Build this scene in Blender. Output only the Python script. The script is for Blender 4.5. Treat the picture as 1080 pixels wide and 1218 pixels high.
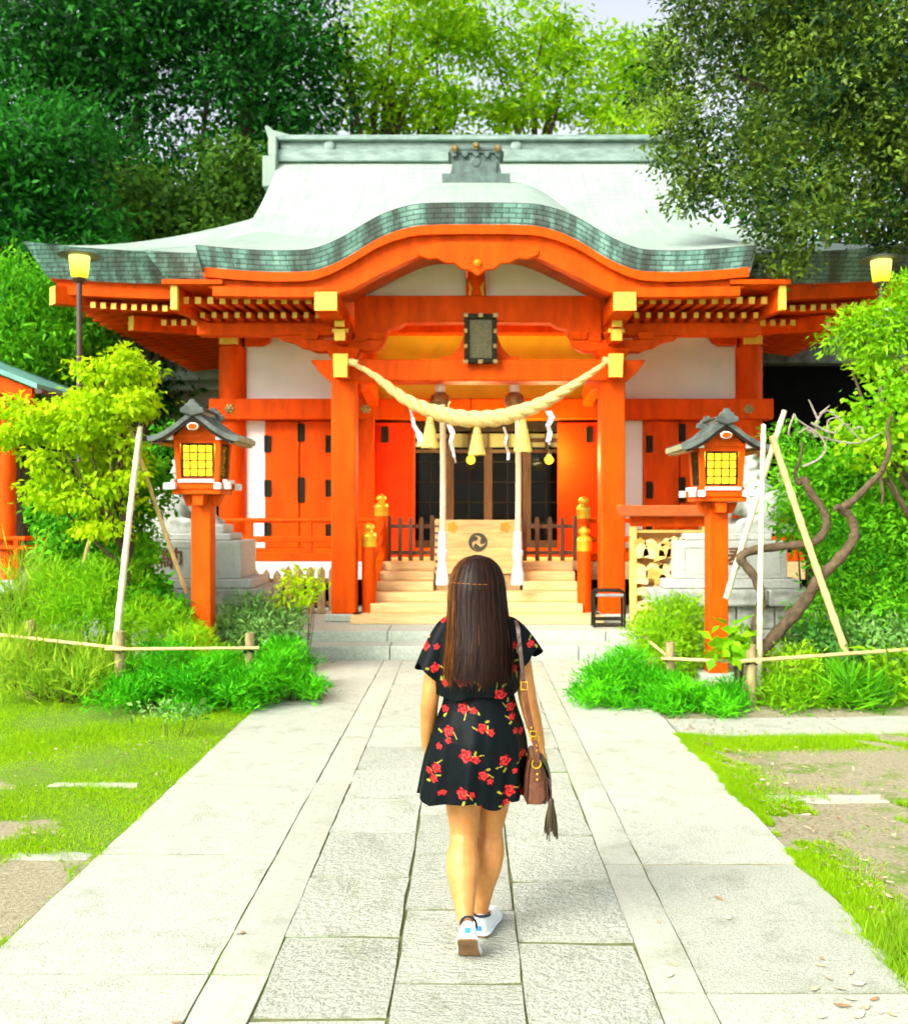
import bpy, math, random
import numpy as np
from mathutils import Vector, Matrix

for _o in list(bpy.data.objects):
    bpy.data.objects.remove(_o, do_unlink=True)
scene = bpy.context.scene
COL = scene.collection
R = math.radians
rng = np.random.default_rng(7)
random.seed(7)

# ---------------------------------------------------------------- camera
F, VX, VY, CH = 1150.0, 555.0, 608.0, 1.75      # focal length in photo pixels, vanishing point, eye height
cam_d = bpy.data.cameras.new('camera')
cam = bpy.data.objects.new('camera', cam_d); COL.objects.link(cam)
cam.location = (0, 0, CH); cam.rotation_euler = (R(90), 0, 0)
cam_d.sensor_fit = 'HORIZONTAL'; cam_d.sensor_width = 36.0
cam_d.lens = 36.0 * F / 1080.0
cam_d.shift_x = -(VX - 540) / 1080.0
cam_d.shift_y = (VY - 609) / 1080.0
cam_d.clip_start = 0.05; cam_d.clip_end = 600
cam_d.dof.use_dof = True; cam_d.dof.focus_distance = 3.95; cam_d.dof.aperture_fstop = 4.5
scene.camera = cam

# ---------------------------------------------------------------- sky, sun, exposure
SUN_EL, SUN_AZ = 38.0, 222.0        # azimuth clockwise from +Y: behind the camera, to its left
w = bpy.data.worlds.new('World'); scene.world = w; w.use_nodes = True
nt = w.node_tree; nt.nodes.clear()
sky = nt.nodes.new('ShaderNodeTexSky'); sky.sky_type = 'NISHITA'; sky.sun_disc = False
sky.sun_elevation = R(SUN_EL); sky.sun_rotation = R(SUN_AZ)
sky.air_density = 1.0; sky.dust_density = 1.5; sky.ozone_density = 1.0
hs = nt.nodes.new('ShaderNodeHueSaturation'); hs.inputs['Saturation'].default_value = 0.32
bg = nt.nodes.new('ShaderNodeBackground'); bg.inputs['Strength'].default_value = 0.072
wo = nt.nodes.new('ShaderNodeOutputWorld')
nt.links.new(sky.outputs[0], hs.inputs['Color']); nt.links.new(hs.outputs[0], bg.inputs[0]); nt.links.new(bg.outputs[0], wo.inputs[0])
sd = bpy.data.lights.new('sun', 'SUN'); sd.energy = 1.5; sd.angle = R(34); sd.color = (1.0, 0.965, 0.87)
sun = bpy.data.objects.new('sun', sd); COL.objects.link(sun)
_dir = Vector((math.sin(R(SUN_AZ)) * math.cos(R(SUN_EL)), math.cos(R(SUN_AZ)) * math.cos(R(SUN_EL)), math.sin(R(SUN_EL))))
sun.rotation_euler = _dir.to_track_quat('Z', 'Y').to_euler(); sun.location = _dir * 40
vs = scene.view_settings
vs.view_transform = 'Standard'; vs.look = 'None'; vs.gamma = 1.0; vs.use_curve_mapping = False
vs.exposure = 2.1
scene.render.engine = 'CYCLES'
scene.cycles.use_denoising = True
scene.cycles.use_adaptive_sampling = True; scene.cycles.adaptive_threshold = 0.06; scene.cycles.adaptive_min_samples = 8
scene.cycles.max_bounces = 6; scene.cycles.diffuse_bounces = 3; scene.cycles.glossy_bounces = 3
scene.cycles.transmission_bounces = 4; scene.cycles.transparent_max_bounces = 6
scene.cycles.caustics_reflective = False; scene.cycles.caustics_refractive = False

def P(px, py, Y):
    """photo pixel at depth Y (metres) -> point"""
    return ((px - VX) * Y / F, Y, CH - (py - VY) * Y / F)
def PX(px, Y): return (px - VX) * Y / F
def PZ(py, Y): return CH - (py - VY) * Y / F

# ---------------------------------------------------------------- materials
def lerp3(a, b, t): return tuple(a[i] + (b[i] - a[i]) * t for i in range(3))
class NT:
    def __init__(s, name):
        s.m = bpy.data.materials.new(name); s.m.use_nodes = True
        s.t = s.m.node_tree; s.t.nodes.clear()
        s.out = s.t.nodes.new('ShaderNodeOutputMaterial')
    def n(s, typ, **kw):
        nd = s.t.nodes.new(typ)
        for k, v in kw.items():
            if k.startswith('i_'):
                nd.inputs[k[2:].replace('_', ' ')].default_value = v
            elif k.startswith('x') and k[1:].isdigit():
                nd.inputs[int(k[1:])].default_value = v
            else: setattr(nd, k, v)
        return nd
    def l(s, a, b): s.t.links.new(a, b)
    def ramp(s, fac, stops):
        r = s.n('ShaderNodeValToRGB'); e = r.color_ramp.elements
        while len(e) < len(stops): e.new(0.5)
        for el, (p, c) in zip(e, stops):
            el.position = p; el.color = (*c, 1) if len(c) == 3 else c
        s.l(fac, r.inputs[0]); return r.outputs[0]

def mat(name, col, rough=0.6, var=0.18, scale=6.0, bump=0.0, bscale=40.0, metal=0.0, spec=0.5, col2=None, detail=5, stretch=None, dirt=0.0):
    """painted / stone / wood surface: two mixed tones by noise, fine relief, slight soiling"""
    t = NT(name)
    tc = t.n('ShaderNodeTexCoord'); co = tc.outputs['Object']
    if stretch:
        mp = t.n('ShaderNodeMapping'); mp.inputs['Scale'].default_value = stretch; t.l(co, mp.inputs[0]); co = mp.outputs[0]
    nz = t.n('ShaderNodeTexNoise', i_Scale=scale, i_Detail=detail, i_Roughness=0.6); t.l(co, nz.inputs['Vector'])
    c2 = col2 if col2 else tuple(min(1, c * (1 - var)) for c in col)
    base = t.ramp(nz.outputs['Fac'], [(0.33, c2), (0.66, tuple(min(1, c * (1 + var * .5)) for c in col))])
    if dirt > 0:
        n2 = t.n('ShaderNodeTexNoise', i_Scale=scale * .35, i_Detail=8, i_Roughness=0.7); t.l(co, n2.inputs['Vector'])
        f = t.ramp(n2.outputs['Fac'], [(0.5, (0, 0, 0)), (0.75, (1, 1, 1))])
        ml = t.n('ShaderNodeMath', operation='MULTIPLY', x1=dirt); t.l(f, ml.inputs[0])
        mx = t.n('ShaderNodeMix', data_type='RGBA'); t.l(ml.outputs[0], mx.inputs[0]); t.l(base, mx.inputs[6])
        mx.inputs[7].default_value = (col[0] * .35, col[1] * .38, col[2] * .3, 1); base = mx.outputs[2]
    b = t.n('ShaderNodeBsdfPrincipled', i_Roughness=rough, i_Metallic=metal)
    b.inputs['Specular IOR Level'].default_value = spec
    t.l(base, b.inputs['Base Color'])
    if bump > 0:
        n3 = t.n('ShaderNodeTexNoise', i_Scale=bscale, i_Detail=6); t.l(co, n3.inputs['Vector'])
        bp = t.n('ShaderNodeBump', i_Strength=bump, i_Distance=0.02); t.l(n3.outputs['Fac'], bp.inputs['Height'])
        t.l(bp.outputs[0], b.inputs['Normal'])
    t.l(b.outputs[0], t.out.inputs[0])
    return t.m

def emis(name, col, strength, col2=None):
    t = NT(name); e = t.n('ShaderNodeEmission', i_Strength=strength); e.inputs[0].default_value = (*col, 1)
    if col2:
        tc = t.n('ShaderNodeTexCoord'); sx = t.n('ShaderNodeSeparateXYZ'); t.l(tc.outputs['Generated'], sx.inputs[0])
        t.l(t.ramp(sx.outputs['Z'], [(0, col), (1, col2)]), e.inputs[0])
    t.l(e.outputs[0], t.out.inputs[0]); return t.m

def leafmat(name, dark, light, trans=0.35, rough=0.55, spec=0.12):
    t = NT(name)
    a = t.n('ShaderNodeAttribute', attribute_name='tint')
    c = t.ramp(a.outputs['Fac'], [(0.0, dark), (1.0, light)])
    b = t.n('ShaderNodeBsdfPrincipled', i_Roughness=rough); b.inputs['Specular IOR Level'].default_value = spec
    t.l(c, b.inputs['Base Color'])
    tr = t.n('ShaderNodeBsdfTranslucent'); t.l(c, tr.inputs[0])
    mx = t.n('ShaderNodeMixShader', x0=trans); t.l(b.outputs[0], mx.inputs[1]); t.l(tr.outputs[0], mx.inputs[2])
    t.l(mx.outputs[0], t.out.inputs[0]); return t.m

M = {}
M['verm'] = mat('vermilion_paint', (0.76, 0.080, 0.0008), 0.55, 0.24, 2.2, 0.22, 14, dirt=0.2, spec=0.08, stretch=(3, 3, .7))
M['verm_red'] = mat('vermilion_door', (0.74, 0.038, 0.0008), 0.55, 0.18, 3.0, 0.12, 18, dirt=0.15, spec=0.08)
M['verm_lan'] = mat('vermilion_lantern', (0.78, 0.095, 0.0008), 0.52, 0.2, 3.0, 0.2, 18, dirt=0.18, spec=0.1, stretch=(4, 4, .8))
M['yellow'] = mat('yellow_end_paint', (0.86, 0.62, 0.06), 0.5, 0.12, 9.0)
M['gold'] = mat('gilt_metal', (0.85, 0.55, 0.03), 0.28, 0.18, 14.0, metal=0.55)
M['brass'] = mat('aged_brass', (0.32, 0.22, 0.08), 0.38, 0.4, 12.0, metal=0.8)
M['iron'] = mat('black_iron', (0.020, 0.018, 0.010), 0.6, 0.3, 20.0, spec=0.12)
M['plaster'] = mat('white_plaster', (0.80, 0.88, 0.83), 0.85, 0.06, 2.0, 0.06, 60, dirt=0.06)
M['plaster_y'] = mat('lamp_warm_plaster', (0.90, 0.76, 0.04), 0.8, 0.12, 2.5, 0.05, 60)  # warm lamp light put into the yellow of the central panel
M['white'] = mat('white_paint', (0.82, 0.82, 0.78), 0.6, 0.05, 6.0)
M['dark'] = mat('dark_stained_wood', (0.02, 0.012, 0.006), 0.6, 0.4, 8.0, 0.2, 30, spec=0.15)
M['darkglass'] = mat('dark_window_glass', (0.003, 0.004, 0.005), 0.12, 0.2, 3.0, spec=0.12)
M['brownwood'] = mat('brown_fence_wood', (0.13, 0.055, 0.02), 0.6, 0.35, 5.0, 0.3, 20, stretch=(6, 6, 1))
M['oldwood'] = mat('weathered_picket_wood', (0.38, 0.25, 0.10), 0.75, 0.35, 5.0, 0.35, 20, stretch=(6, 6, 1), dirt=0.3)
M['hinoki'] = mat('pale_cypress_wood', (0.80, 0.55, 0.24), 0.55, 0.18, 3.0, 0.15, 12, stretch=(1, 6, 8), dirt=0.12)
M['boxwood'] = mat('offering_box_wood', (0.66, 0.42, 0.15), 0.55, 0.28, 3.5, 0.2, 10, stretch=(1, 6, 7), dirt=0.3)
M['emawood'] = mat('plaque_wood', (0.86, 0.52, 0.13), 0.6, 0.22, 5.0, 0.1, 20, stretch=(1, 1, 6))
M['emawood1'] = mat('plaque_wood_pale', (0.90, 0.64, 0.26), 0.6, 0.22, 5.0, 0.1, 20, stretch=(1, 1, 6)); M['emawood2'] = mat('plaque_wood_dark', (0.66, 0.33, 0.06), 0.6, 0.22, 5.0, 0.1, 20, stretch=(1, 1, 6))
M['bamboo'] = mat('bamboo', (0.66, 0.50, 0.20), 0.45, 0.25, 4.0, 0.1, 20, stretch=(8, 8, 1))
M['bamboo_pale'] = mat('bleached_bamboo', (0.72, 0.64, 0.40), 0.45, 0.16, 4.0, 0.1, 20, stretch=(8, 8, 1))
M['stake'] = mat('fence_stake_wood', (0.42, 0.32, 0.14), 0.8, 0.4, 7.0, 0.5, 30, stretch=(4, 4, 1), dirt=0.3)
M['cord'] = mat('black_hemp_cord', (0.02, 0.018, 0.014), 0.9, 0.3, 60.0)
M['bark'] = mat('bark', (0.10, 0.065, 0.035), 0.9, 0.5, 9.0, 0.9, 26, stretch=(3, 3, 1))
M['bark_pale'] = mat('gnarled_bark', (0.125, 0.082, 0.04), 0.9, 0.5, 12.0, 0.9, 40)
M['twig'] = mat('dead_twig', (0.36, 0.31, 0.24), 0.9, 0.3, 30.0)
M['granite'] = mat('komainu_granite', (0.52, 0.54, 0.48), 0.8, 0.22, 60.0, 0.25, 90, dirt=0.35)
M['granite_r'] = mat('rough_granite', (0.42, 0.44, 0.38), 0.9, 0.35, 9.0, 0.9, 14, dirt=0.35)
M['steps'] = mat('step_granite', (0.47, 0.52, 0.42), 0.75, 0.25, 40.0, 0.2, 70, dirt=0.35)
M['engrave'] = mat('engraved_brown', (0.16, 0.06, 0.02), 0.8, 0.2, 30.0)
M['rope'] = mat('rice_straw_rope', (0.82, 0.62, 0.22), 0.8, 0.25, 30.0, 0.5, 120)
M['straw'] = mat('straw_tassel', (0.85, 0.62, 0.14), 0.8, 0.3, 30.0, 0.6, 60, stretch=(6, 6, .6))
M['bellrope'] = mat('bell_rope_cotton', (0.80, 0.68, 0.42), 0.85, 0.15, 30.0, 0.3, 120)
M['cloth'] = mat('white_cotton', (0.82, 0.82, 0.80), 0.85, 0.05, 20.0, 0.2, 60)
M['greysteel'] = mat('grey_steel', (0.42, 0.45, 0.46), 0.4, 0.15, 20.0, metal=0.6)
M['poleb'] = mat('brown_lamp_pole', (0.075, 0.04, 0.03), 0.5, 0.2, 20.0)
M['darkroof'] = mat('dark_copper_roof', (0.115, 0.14, 0.12), 0.5, 0.45, 5.0, 0.15, 20, col2=(0.045, 0.052, 0.045), spec=0.3)
M['tealroof'] = mat('teal_copper_roof', (0.16, 0.40, 0.34), 0.5, 0.25, 4.0)
M['greywall'] = mat('grey_shed_wall', (0.28, 0.33, 0.30), 0.8, 0.15, 3.0)
M['shadeblack'] = mat('shade_black', (0.004, 0.005, 0.005), 0.9, 0.3, 4.0, spec=0.05)  # near-black standing in for shade behind the hall and under its floor
M['soffit'] = mat('red_brown_soffit', (0.60, 0.085, 0.010), 0.6, 0.25, 3.0)
M['concrete'] = mat('grey_platform_concrete', (0.42, 0.45, 0.42), 0.8, 0.2, 8.0, dirt=0.2)

def m_roof():
    t = NT('pale_copper_roof'); tc = t.n('ShaderNodeTexCoord'); co = tc.outputs['Object']
    nz = t.n('ShaderNodeTexNoise', i_Scale=1.3, i_Detail=6, i_Roughness=.6); t.l(co, nz.inputs['Vector'])
    c = t.ramp(nz.outputs['Fac'], [(0.3, (0.33, 0.41, 0.34)), (0.7, (0.40, 0.475, 0.40))])
    # rain streaks running down the slope
    mp = t.n('ShaderNodeMapping'); mp.inputs['Scale'].default_value = (7, .5, .5); t.l(co, mp.inputs[0])
    n2 = t.n('ShaderNodeTexNoise', i_Scale=1.5, i_Detail=5); t.l(mp.outputs[0], n2.inputs['Vector'])
    f = t.ramp(n2.outputs['Fac'], [(0.45, (1, 1, 1)), (0.72, (0.84, 0.9, 0.86))])
    mu = t.n('ShaderNodeMix', data_type='RGBA', blend_type='MULTIPLY', x0=1.0); t.l(c, mu.inputs[6]); t.l(f, mu.inputs[7])
    # sheet-copper courses laid at even heights, with staggered upright seams
    uv = t.n('ShaderNodeUVMap')
    br = t.n('ShaderNodeTexBrick', offset=0.5, i_Scale=1.0); t.l(uv.outputs[0], br.inputs['Vector'])
    br.inputs['Color1'].default_value = (1, 1, 1, 1); br.inputs['Color2'].default_value = (.93, .95, .94, 1); br.inputs['Mortar'].default_value = (.72, .79, .74, 1)
    br.inputs['Mortar Size'].default_value = 0.009; br.inputs['Mortar Smooth'].default_value = .3
    br.inputs['Brick Width'].default_value = 0.55; br.inputs['Row Height'].default_value = 0.19
    m2 = t.n('ShaderNodeMix', data_type='RGBA', blend_type='MULTIPLY', x0=1.0); t.l(mu.outputs[2], m2.inputs[6]); t.l(br.outputs['Color'], m2.inputs[7])
    b = t.n('ShaderNodeBsdfPrincipled', i_Roughness=0.5); b.inputs['Specular IOR Level'].default_value = .4
    t.l(m2.outputs[2], b.inputs['Base Color'])
    bp = t.n('ShaderNodeBump', i_Strength=0.35, i_Distance=0.01, invert=True); t.l(br.outputs['Fac'], bp.inputs['Height']); t.l(bp.outputs[0], b.inputs['Normal'])
    t.l(b.outputs[0], t.out.inputs[0]); return t.m
M['roof'] = m_roof()

def m_edge():
    """layered copper eave edge: small overlapping plates, dark and turquoise patina streaks"""
    t = NT('patina_copper_edge'); uv = t.n('ShaderNodeUVMap'); tc = t.n('ShaderNodeTexCoord')
    br = t.n('ShaderNodeTexBrick', offset=0.5, i_Scale=1.0); t.l(uv.outputs[0], br.inputs['Vector'])
    br.inputs['Color1'].default_value = (1, 1, 1, 1); br.inputs['Color2'].default_value = (.55, .6, .6, 1); br.inputs['Mortar'].default_value = (.12, .14, .13, 1)
    br.inputs['Mortar Size'].default_value = 0.006; br.inputs['Brick Width'].default_value = 0.17; br.inputs['Row Height'].default_value = 0.055
    mp = t.n('ShaderNodeMapping'); mp.inputs['Scale'].default_value = (1.7, .5, .35); t.l(tc.outputs['Object'], mp.inputs[0])
    nz = t.n('ShaderNodeTexNoise', i_Scale=2.2, i_Detail=5, i_Roughness=.65); t.l(mp.outputs[0], nz.inputs['Vector'])
    c = t.ramp(nz.outputs['Fac'], [(0.33, (0.085, 0.085, 0.07)), (0.47, (0.11, 0.17, 0.14)), (0.58, (0.20, 0.40, 0.33)), (0.72, (0.36, 0.60, 0.50))])
    mu = t.n('ShaderNodeMix', data_type='RGBA', blend_type='MULTIPLY', x0=0.85); t.l(c, mu.inputs[6]); t.l(br.outputs['Color'], mu.inputs[7])
    b = t.n('ShaderNodeBsdfPrincipled', i_Roughness=0.5); t.l(mu.outputs[2], b.inputs['Base Color'])
    bp = t.n('ShaderNodeBump', i_Strength=0.6, i_Distance=0.012, invert=True); t.l(br.outputs['Fac'], bp.inputs['Height']); t.l(bp.outputs[0], b.inputs['Normal'])
    t.l(b.outputs[0], t.out.inputs[0]); return t.m
M['edge'] = m_edge()
M['ridge'] = mat('patina_ridge', (0.24, 0.33, 0.28), 0.5, 0.3, 3.0, 0.1, 20, col2=(0.13, 0.20, 0.165), stretch=(1, 1, 3))
M['onigawara'] = mat('dark_patina_ornament', (0.09, 0.14, 0.12), 0.5, 0.4, 9.0, 0.2, 20)

def m_paver(name, c1, c2, bump, bsc, stretch):
    t = NT(name); tc = t.n('ShaderNodeTexCoord'); oi = t.n('ShaderNodeObjectInfo')
    va = t.n('ShaderNodeVectorMath', operation='ADD'); t.l(tc.outputs['Object'], va.inputs[0])
    sc = t.n('ShaderNodeVectorMath', operation='SCALE', i_Scale=37.0); t.l(oi.outputs['Location'], sc.inputs[0]); t.l(sc.outputs[0], va.inputs[1])
    co = va.outputs[0]
    sp = t.n('ShaderNodeTexNoise', i_Scale=130.0, i_Detail=3, i_Roughness=.7); t.l(co, sp.inputs['Vector'])
    speck = t.ramp(sp.outputs['Fac'], [(0.36, c2), (0.52, c1), (0.72, tuple(min(1, x * 1.25) for x in c1))])
    nz = t.n('ShaderNodeTexNoise', i_Scale=5.5, i_Detail=9, i_Roughness=.72); t.l(co, nz.inputs['Vector'])
    stain = t.ramp(nz.outputs['Fac'], [(0.30, (0.70, 0.72, 0.62)), (0.50, (1, 1, 0.98)), (0.8, (0.90, 0.88, 0.80))])
    mu = t.n('ShaderNodeMix', data_type='RGBA', blend_type='MULTIPLY', x0=1.0); t.l(speck, mu.inputs[6]); t.l(stain, mu.inputs[7])
    rv = t.ramp(oi.outputs['Random'], [(0, (0.84, 0.845, 0.82)), (1, (1.0, 1.0, 0.98))])
    m2 = t.n('ShaderNodeMix', data_type='RGBA', blend_type='MULTIPLY', x0=1.0); t.l(mu.outputs[2], m2.inputs[6]); t.l(rv, m2.inputs[7])
    b = t.n('ShaderNodeBsdfPrincipled', i_Roughness=0.75); t.l(m2.outputs[2], b.inputs['Base Color'])
    mp = t.n('ShaderNodeMapping'); mp.inputs['Scale'].default_value = stretch; t.l(co, mp.inputs[0])
    n3 = t.n('ShaderNodeTexNoise', i_Scale=bsc, i_Detail=5, i_Roughness=.62); t.l(mp.outputs[0], n3.inputs['Vector'])
    bp = t.n('ShaderNodeBump', i_Strength=bump, i_Distance=0.02 if bump > .9 else .012); t.l(n3.outputs['Fac'], bp.inputs['Height']); t.l(bp.outputs[0], b.inputs['Normal'])
    t.l(b.outputs[0], t.out.inputs[0]); return t.m
M['pav_mid'] = m_paver('rough_centre_paver', (0.54, 0.56, 0.475), (0.31, 0.325, 0.275), 1.0, 30.0, (1, 1.9, 1))
M['pav_side'] = m_paver('granite_side_paver', (0.53, 0.545, 0.465), (0.35, 0.36, 0.305), 0.5, 70.0, (1, 1, 1))
M['pav_strip'] = m_paver('smooth_strip_paver', (0.51, 0.52, 0.44), (0.41, 0.42, 0.35), 0.2, 60.0, (1, 1, 1))

# ---------------------------------------------------------------- mesh helpers
class MB:
    def __init__(s): s.v = []; s.f = []; s.m = []; s.uv = None
    def add(s, vs_, fs, mi=0):
        b = len(s.v); s.v.extend([tuple(p) for p in vs_])
        for k, f in enumerate(fs):
            s.f.append(tuple(b + i for i in f)); s.m.append(mi[k] if isinstance(mi, (list, tuple)) else mi)
        return s
    def box(s, x0, x1, y0, y1, z0, z1, mi=0, mfront=None):
        vs_ = [(x0, y0, z0), (x1, y0, z0), (x1, y1, z0), (x0, y1, z0), (x0, y0, z1), (x1, y0, z1), (x1, y1, z1), (x0, y1, z1)]
        fs = [(0, 3, 2, 1), (4, 5, 6, 7), (0, 1, 5, 4), (1, 2, 6, 5), (2, 3, 7, 6), (3, 0, 4, 7)]
        ms = [mi] * 6
        if mfront is not None: ms[2] = mfront
        return s.add(vs_, fs, ms)
    def hexa(s, b4, t4, mi=0):
        return s.add(list(b4) + list(t4), [(0, 3, 2, 1), (4, 5, 6, 7), (0, 1, 5, 4), (1, 2, 6, 5), (2, 3, 7, 6), (3, 0, 4, 7)], mi)
    def prism(s, poly, axis, a, b, mi=0, mcap=None):
        """polygon in the two other axes, extruded along axis from a to b"""
        n = len(poly)
        def pt(p, t): return (t, p[0], p[1]) if axis == 'x' else ((p[0], t, p[1]) if axis == 'y' else (p[0], p[1], t))
        vs_ = [pt(p, a) for p in poly] + [pt(p, b) for p in poly]
        area = sum(poly[i][0] * poly[(i + 1) % n][1] - poly[(i + 1) % n][0] * poly[i][1] for i in range(n))
        fwd = (area > 0) != (axis == 'y')
        c0 = tuple(reversed(range(n))) if fwd else tuple(range(n)); c1 = tuple(range(n, 2 * n)) if fwd else tuple(reversed(range(n, 2 * n)))
        fs = [c0, c1]; ms = [mi if mcap is None else mcap, mi]
        for i in range(n):
            j = (i + 1) % n
            fs.append((i, j, n + j, n + i) if fwd else (j, i, n + i, n + j)); ms.append(mi)
        if b < a: fs = [tuple(reversed(f)) for f in fs]
        return s.add(vs_, fs, ms)
    def tube(s, pts, rad, n=8, mi=0, cap=True, ell=None, roll=0.0):
        pts = [Vector(p) for p in pts]; k = len(pts)
        if not hasattr(rad, '__len__'): rad = [rad] * k
        vs_ = []; up = None
        for i, p in enumerate(pts):
            d = (pts[min(i + 1, k - 1)] - pts[max(i - 1, 0)]).normalized()
            if up is None:
                up = Vector((0, 0, 1)) if abs(d.z) < .9 else Vector((1, 0, 0))
            u = (up - d * up.dot(d)).normalized(); v_ = d.cross(u); up = u
            for j in range(n):
                a = 2 * math.pi * j / n + roll; r = rad[i]
                ru, rv = (r, r) if not hasattr(r, '__len__') else r
                vs_.append(p + u * (math.cos(a) * ru) + v_ * (math.sin(a) * rv))
        fs = []
        for i in range(k - 1):
            for j in range(n):
                j2 = (j + 1) % n
                fs.append((i * n + j, i * n + j2, (i + 1) * n + j2, (i + 1) * n + j))
        if cap:
            fs.append(tuple(reversed(range(n)))); fs.append(tuple((k - 1) * n + j for j in range(n)))
        return s.add(vs_, fs, mi)
    def lathe(s, prof, c=(0, 0, 0), n=16, mi=0, axis='z'):
        vs_ = []; k = len(prof)
        for r, z in prof:
            for j in range(n):
                a = 2 * math.pi * j / n
                if axis == 'z': vs_.append((c[0] + r * math.cos(a), c[1] + r * math.sin(a), c[2] + z))
                else: vs_.append((c[0] + r * math.cos(a), c[1] - z, c[2] + r * math.sin(a)))
        fs = []
        for i in range(k - 1):
            for j in range(n):
                j2 = (j + 1) % n; fs.append((i * n + j, i * n + j2, (i + 1) * n + j2, (i + 1) * n + j))
        fs.append(tuple(reversed(range(n)))); fs.append(tuple((k - 1) * n + j for j in range(n)))
        return s.add(vs_, fs, mi)
    def ball(s, c, r, n=12, mi=0):
        rx, ry, rz = r if hasattr(r, '__len__') else (r, r, r)
        vs_ = []; fs = []; h = n // 2
        for i in range(1, h):
            t = math.pi * i / h
            for j in range(n):
                a = 2 * math.pi * j / n
                vs_.append((c[0] + rx * math.sin(t) * math.cos(a), c[1] + ry * math.sin(t) * math.sin(a), c[2] - rz * math.cos(t)))
        for i in range(h - 2):
            for j in range(n):
                j2 = (j + 1) % n; fs.append((i * n + j, i * n + j2, (i + 1) * n + j2, (i + 1) * n + j))
        fs.append(tuple(reversed(range(n)))); fs.append(tuple((h - 2) * n + j for j in range(n)))
        return s.add(vs_, fs, mi)
    def grid(s, rows, mi=0, flip=False, close=False):
        """rows: list of equally long lists of points"""
        nr, nc = len(rows), len(rows[0]); vs_ = [p for r in rows for p in r]; fs = []
        for i in range(nr - 1):
            for j in range(nc if close else nc - 1):
                j2 = (j + 1) % nc
                f = (i * nc + j, i * nc + j2, (i + 1) * nc + j2, (i + 1) * nc + j)
                fs.append(tuple(reversed(f)) if flip else f)
        return s.add(vs_, fs, mi)
    def mesh(s, name, mats, smooth=False, uvf=None):
        me = bpy.data.meshes.new(name); me.from_pydata(s.v, [], s.f)
        for m in (mats if isinstance(mats, (list, tuple)) else [mats]): me.materials.append(M[m] if isinstance(m, str) else m)
        me.polygons.foreach_set('material_index', s.m)
        if smooth: me.polygons.foreach_set('use_smooth', [True] * len(s.f))
        if uvf:
            ul = me.uv_layers.new(name='UVMap'); co = np.array(s.v)
            li = np.empty(len(me.loops), np.int32); me.loops.foreach_get('vertex_index', li)
            ul.data.foreach_set('uv', np.array([uvf(p) for p in co], np.float32)[li].ravel())
        me.update(); return me
    def build(s, name, mats, parent=None, smooth=False, bevel=0.0, loc=None, uvf=None, seg=1):
        o = bpy.data.objects.new(name, s.mesh(name, mats, smooth, uvf)); COL.objects.link(o)
        if parent is not None:
            o.parent = parent
            if parent.parent is None and parent.type == 'EMPTY': o.matrix_parent_inverse = Matrix.Translation(-parent.location)
        if loc is not None: o.location = loc
        if bevel > 0:
            b = o.modifiers.new('bevel', 'BEVEL'); b.width = bevel; b.segments = seg; b.limit_method = 'ANGLE'; b.angle_limit = R(40)
        if smooth and bevel == 0:
            try: o.data.set_sharp_from_angle(angle=R(50))
            except Exception: pass
        return o

def tag(o, label=None, cat=None, group=None, kind=None):
    if label: o['label'] = label
    if cat: o['category'] = cat
    if group: o['group'] = group
    if kind: o['kind'] = kind
    return o
def thing(name, loc, label, cat, group=None):
    e = bpy.data.objects.new(name, None); COL.objects.link(e); e.location = loc; e.empty_display_size = .2
    return tag(e, label, cat, group)
def link_copy(o, parent=None, loc=None, rot=None, scale=None):
    c = o.copy(); COL.objects.link(c)
    if parent is not None: c.parent = parent
    if loc is not None: c.location = loc
    if rot is not None: c.rotation_euler = rot
    if scale is not None: c.scale = scale
    return c
def copy_tree(o, parent=None):
    c = link_copy(o, parent); c.parent = parent
    for ch in list(o.children): copy_tree(ch, c)
    return c
def remeshed(mb, voxel, smooth_it, name, mats, parent=None, factor=.6):
    """several overlapping closed shapes -> one continuous surface"""
    o = mb.build(name + '_raw', mats)
    r = o.modifiers.new('r', 'REMESH'); r.mode = 'VOXEL'; r.voxel_size = voxel
    sm = o.modifiers.new('s', 'SMOOTH'); sm.iterations = smooth_it; sm.factor = factor
    dg = bpy.context.evaluated_depsgraph_get()
    me = bpy.data.meshes.new_from_object(o.evaluated_get(dg)); me.name = name
    raw = o.data; bpy.data.objects.remove(o, do_unlink=True); bpy.data.meshes.remove(raw)
    me.polygons.foreach_set('use_smooth', [True] * len(me.polygons))
    n = bpy.data.objects.new(name, me); COL.objects.link(n)
    if parent is not None:
        n.parent = parent
        if parent.parent is None and parent.type == 'EMPTY': n.matrix_parent_inverse = Matrix.Translation(-parent.location)
    return n
def spline(pts, n):
    """Catmull-Rom through points -> n samples"""
    p = np.array(pts, float); k = len(p)
    q = np.vstack([2 * p[0] - p[1], p, 2 * p[-1] - p[-2]])
    out = []
    for t in np.linspace(0, k - 1 - 1e-9, n):
        i = int(t); u = t - i; a, b, c, d = q[i], q[i + 1], q[i + 2], q[i + 3]
        out.append(.5 * ((2 * b) + (-a + c) * u + (2 * a - 5 * b + 4 * c - d) * u * u + (-a + 3 * b - 3 * c + d) * u ** 3))
    return np.array(out)
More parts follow.
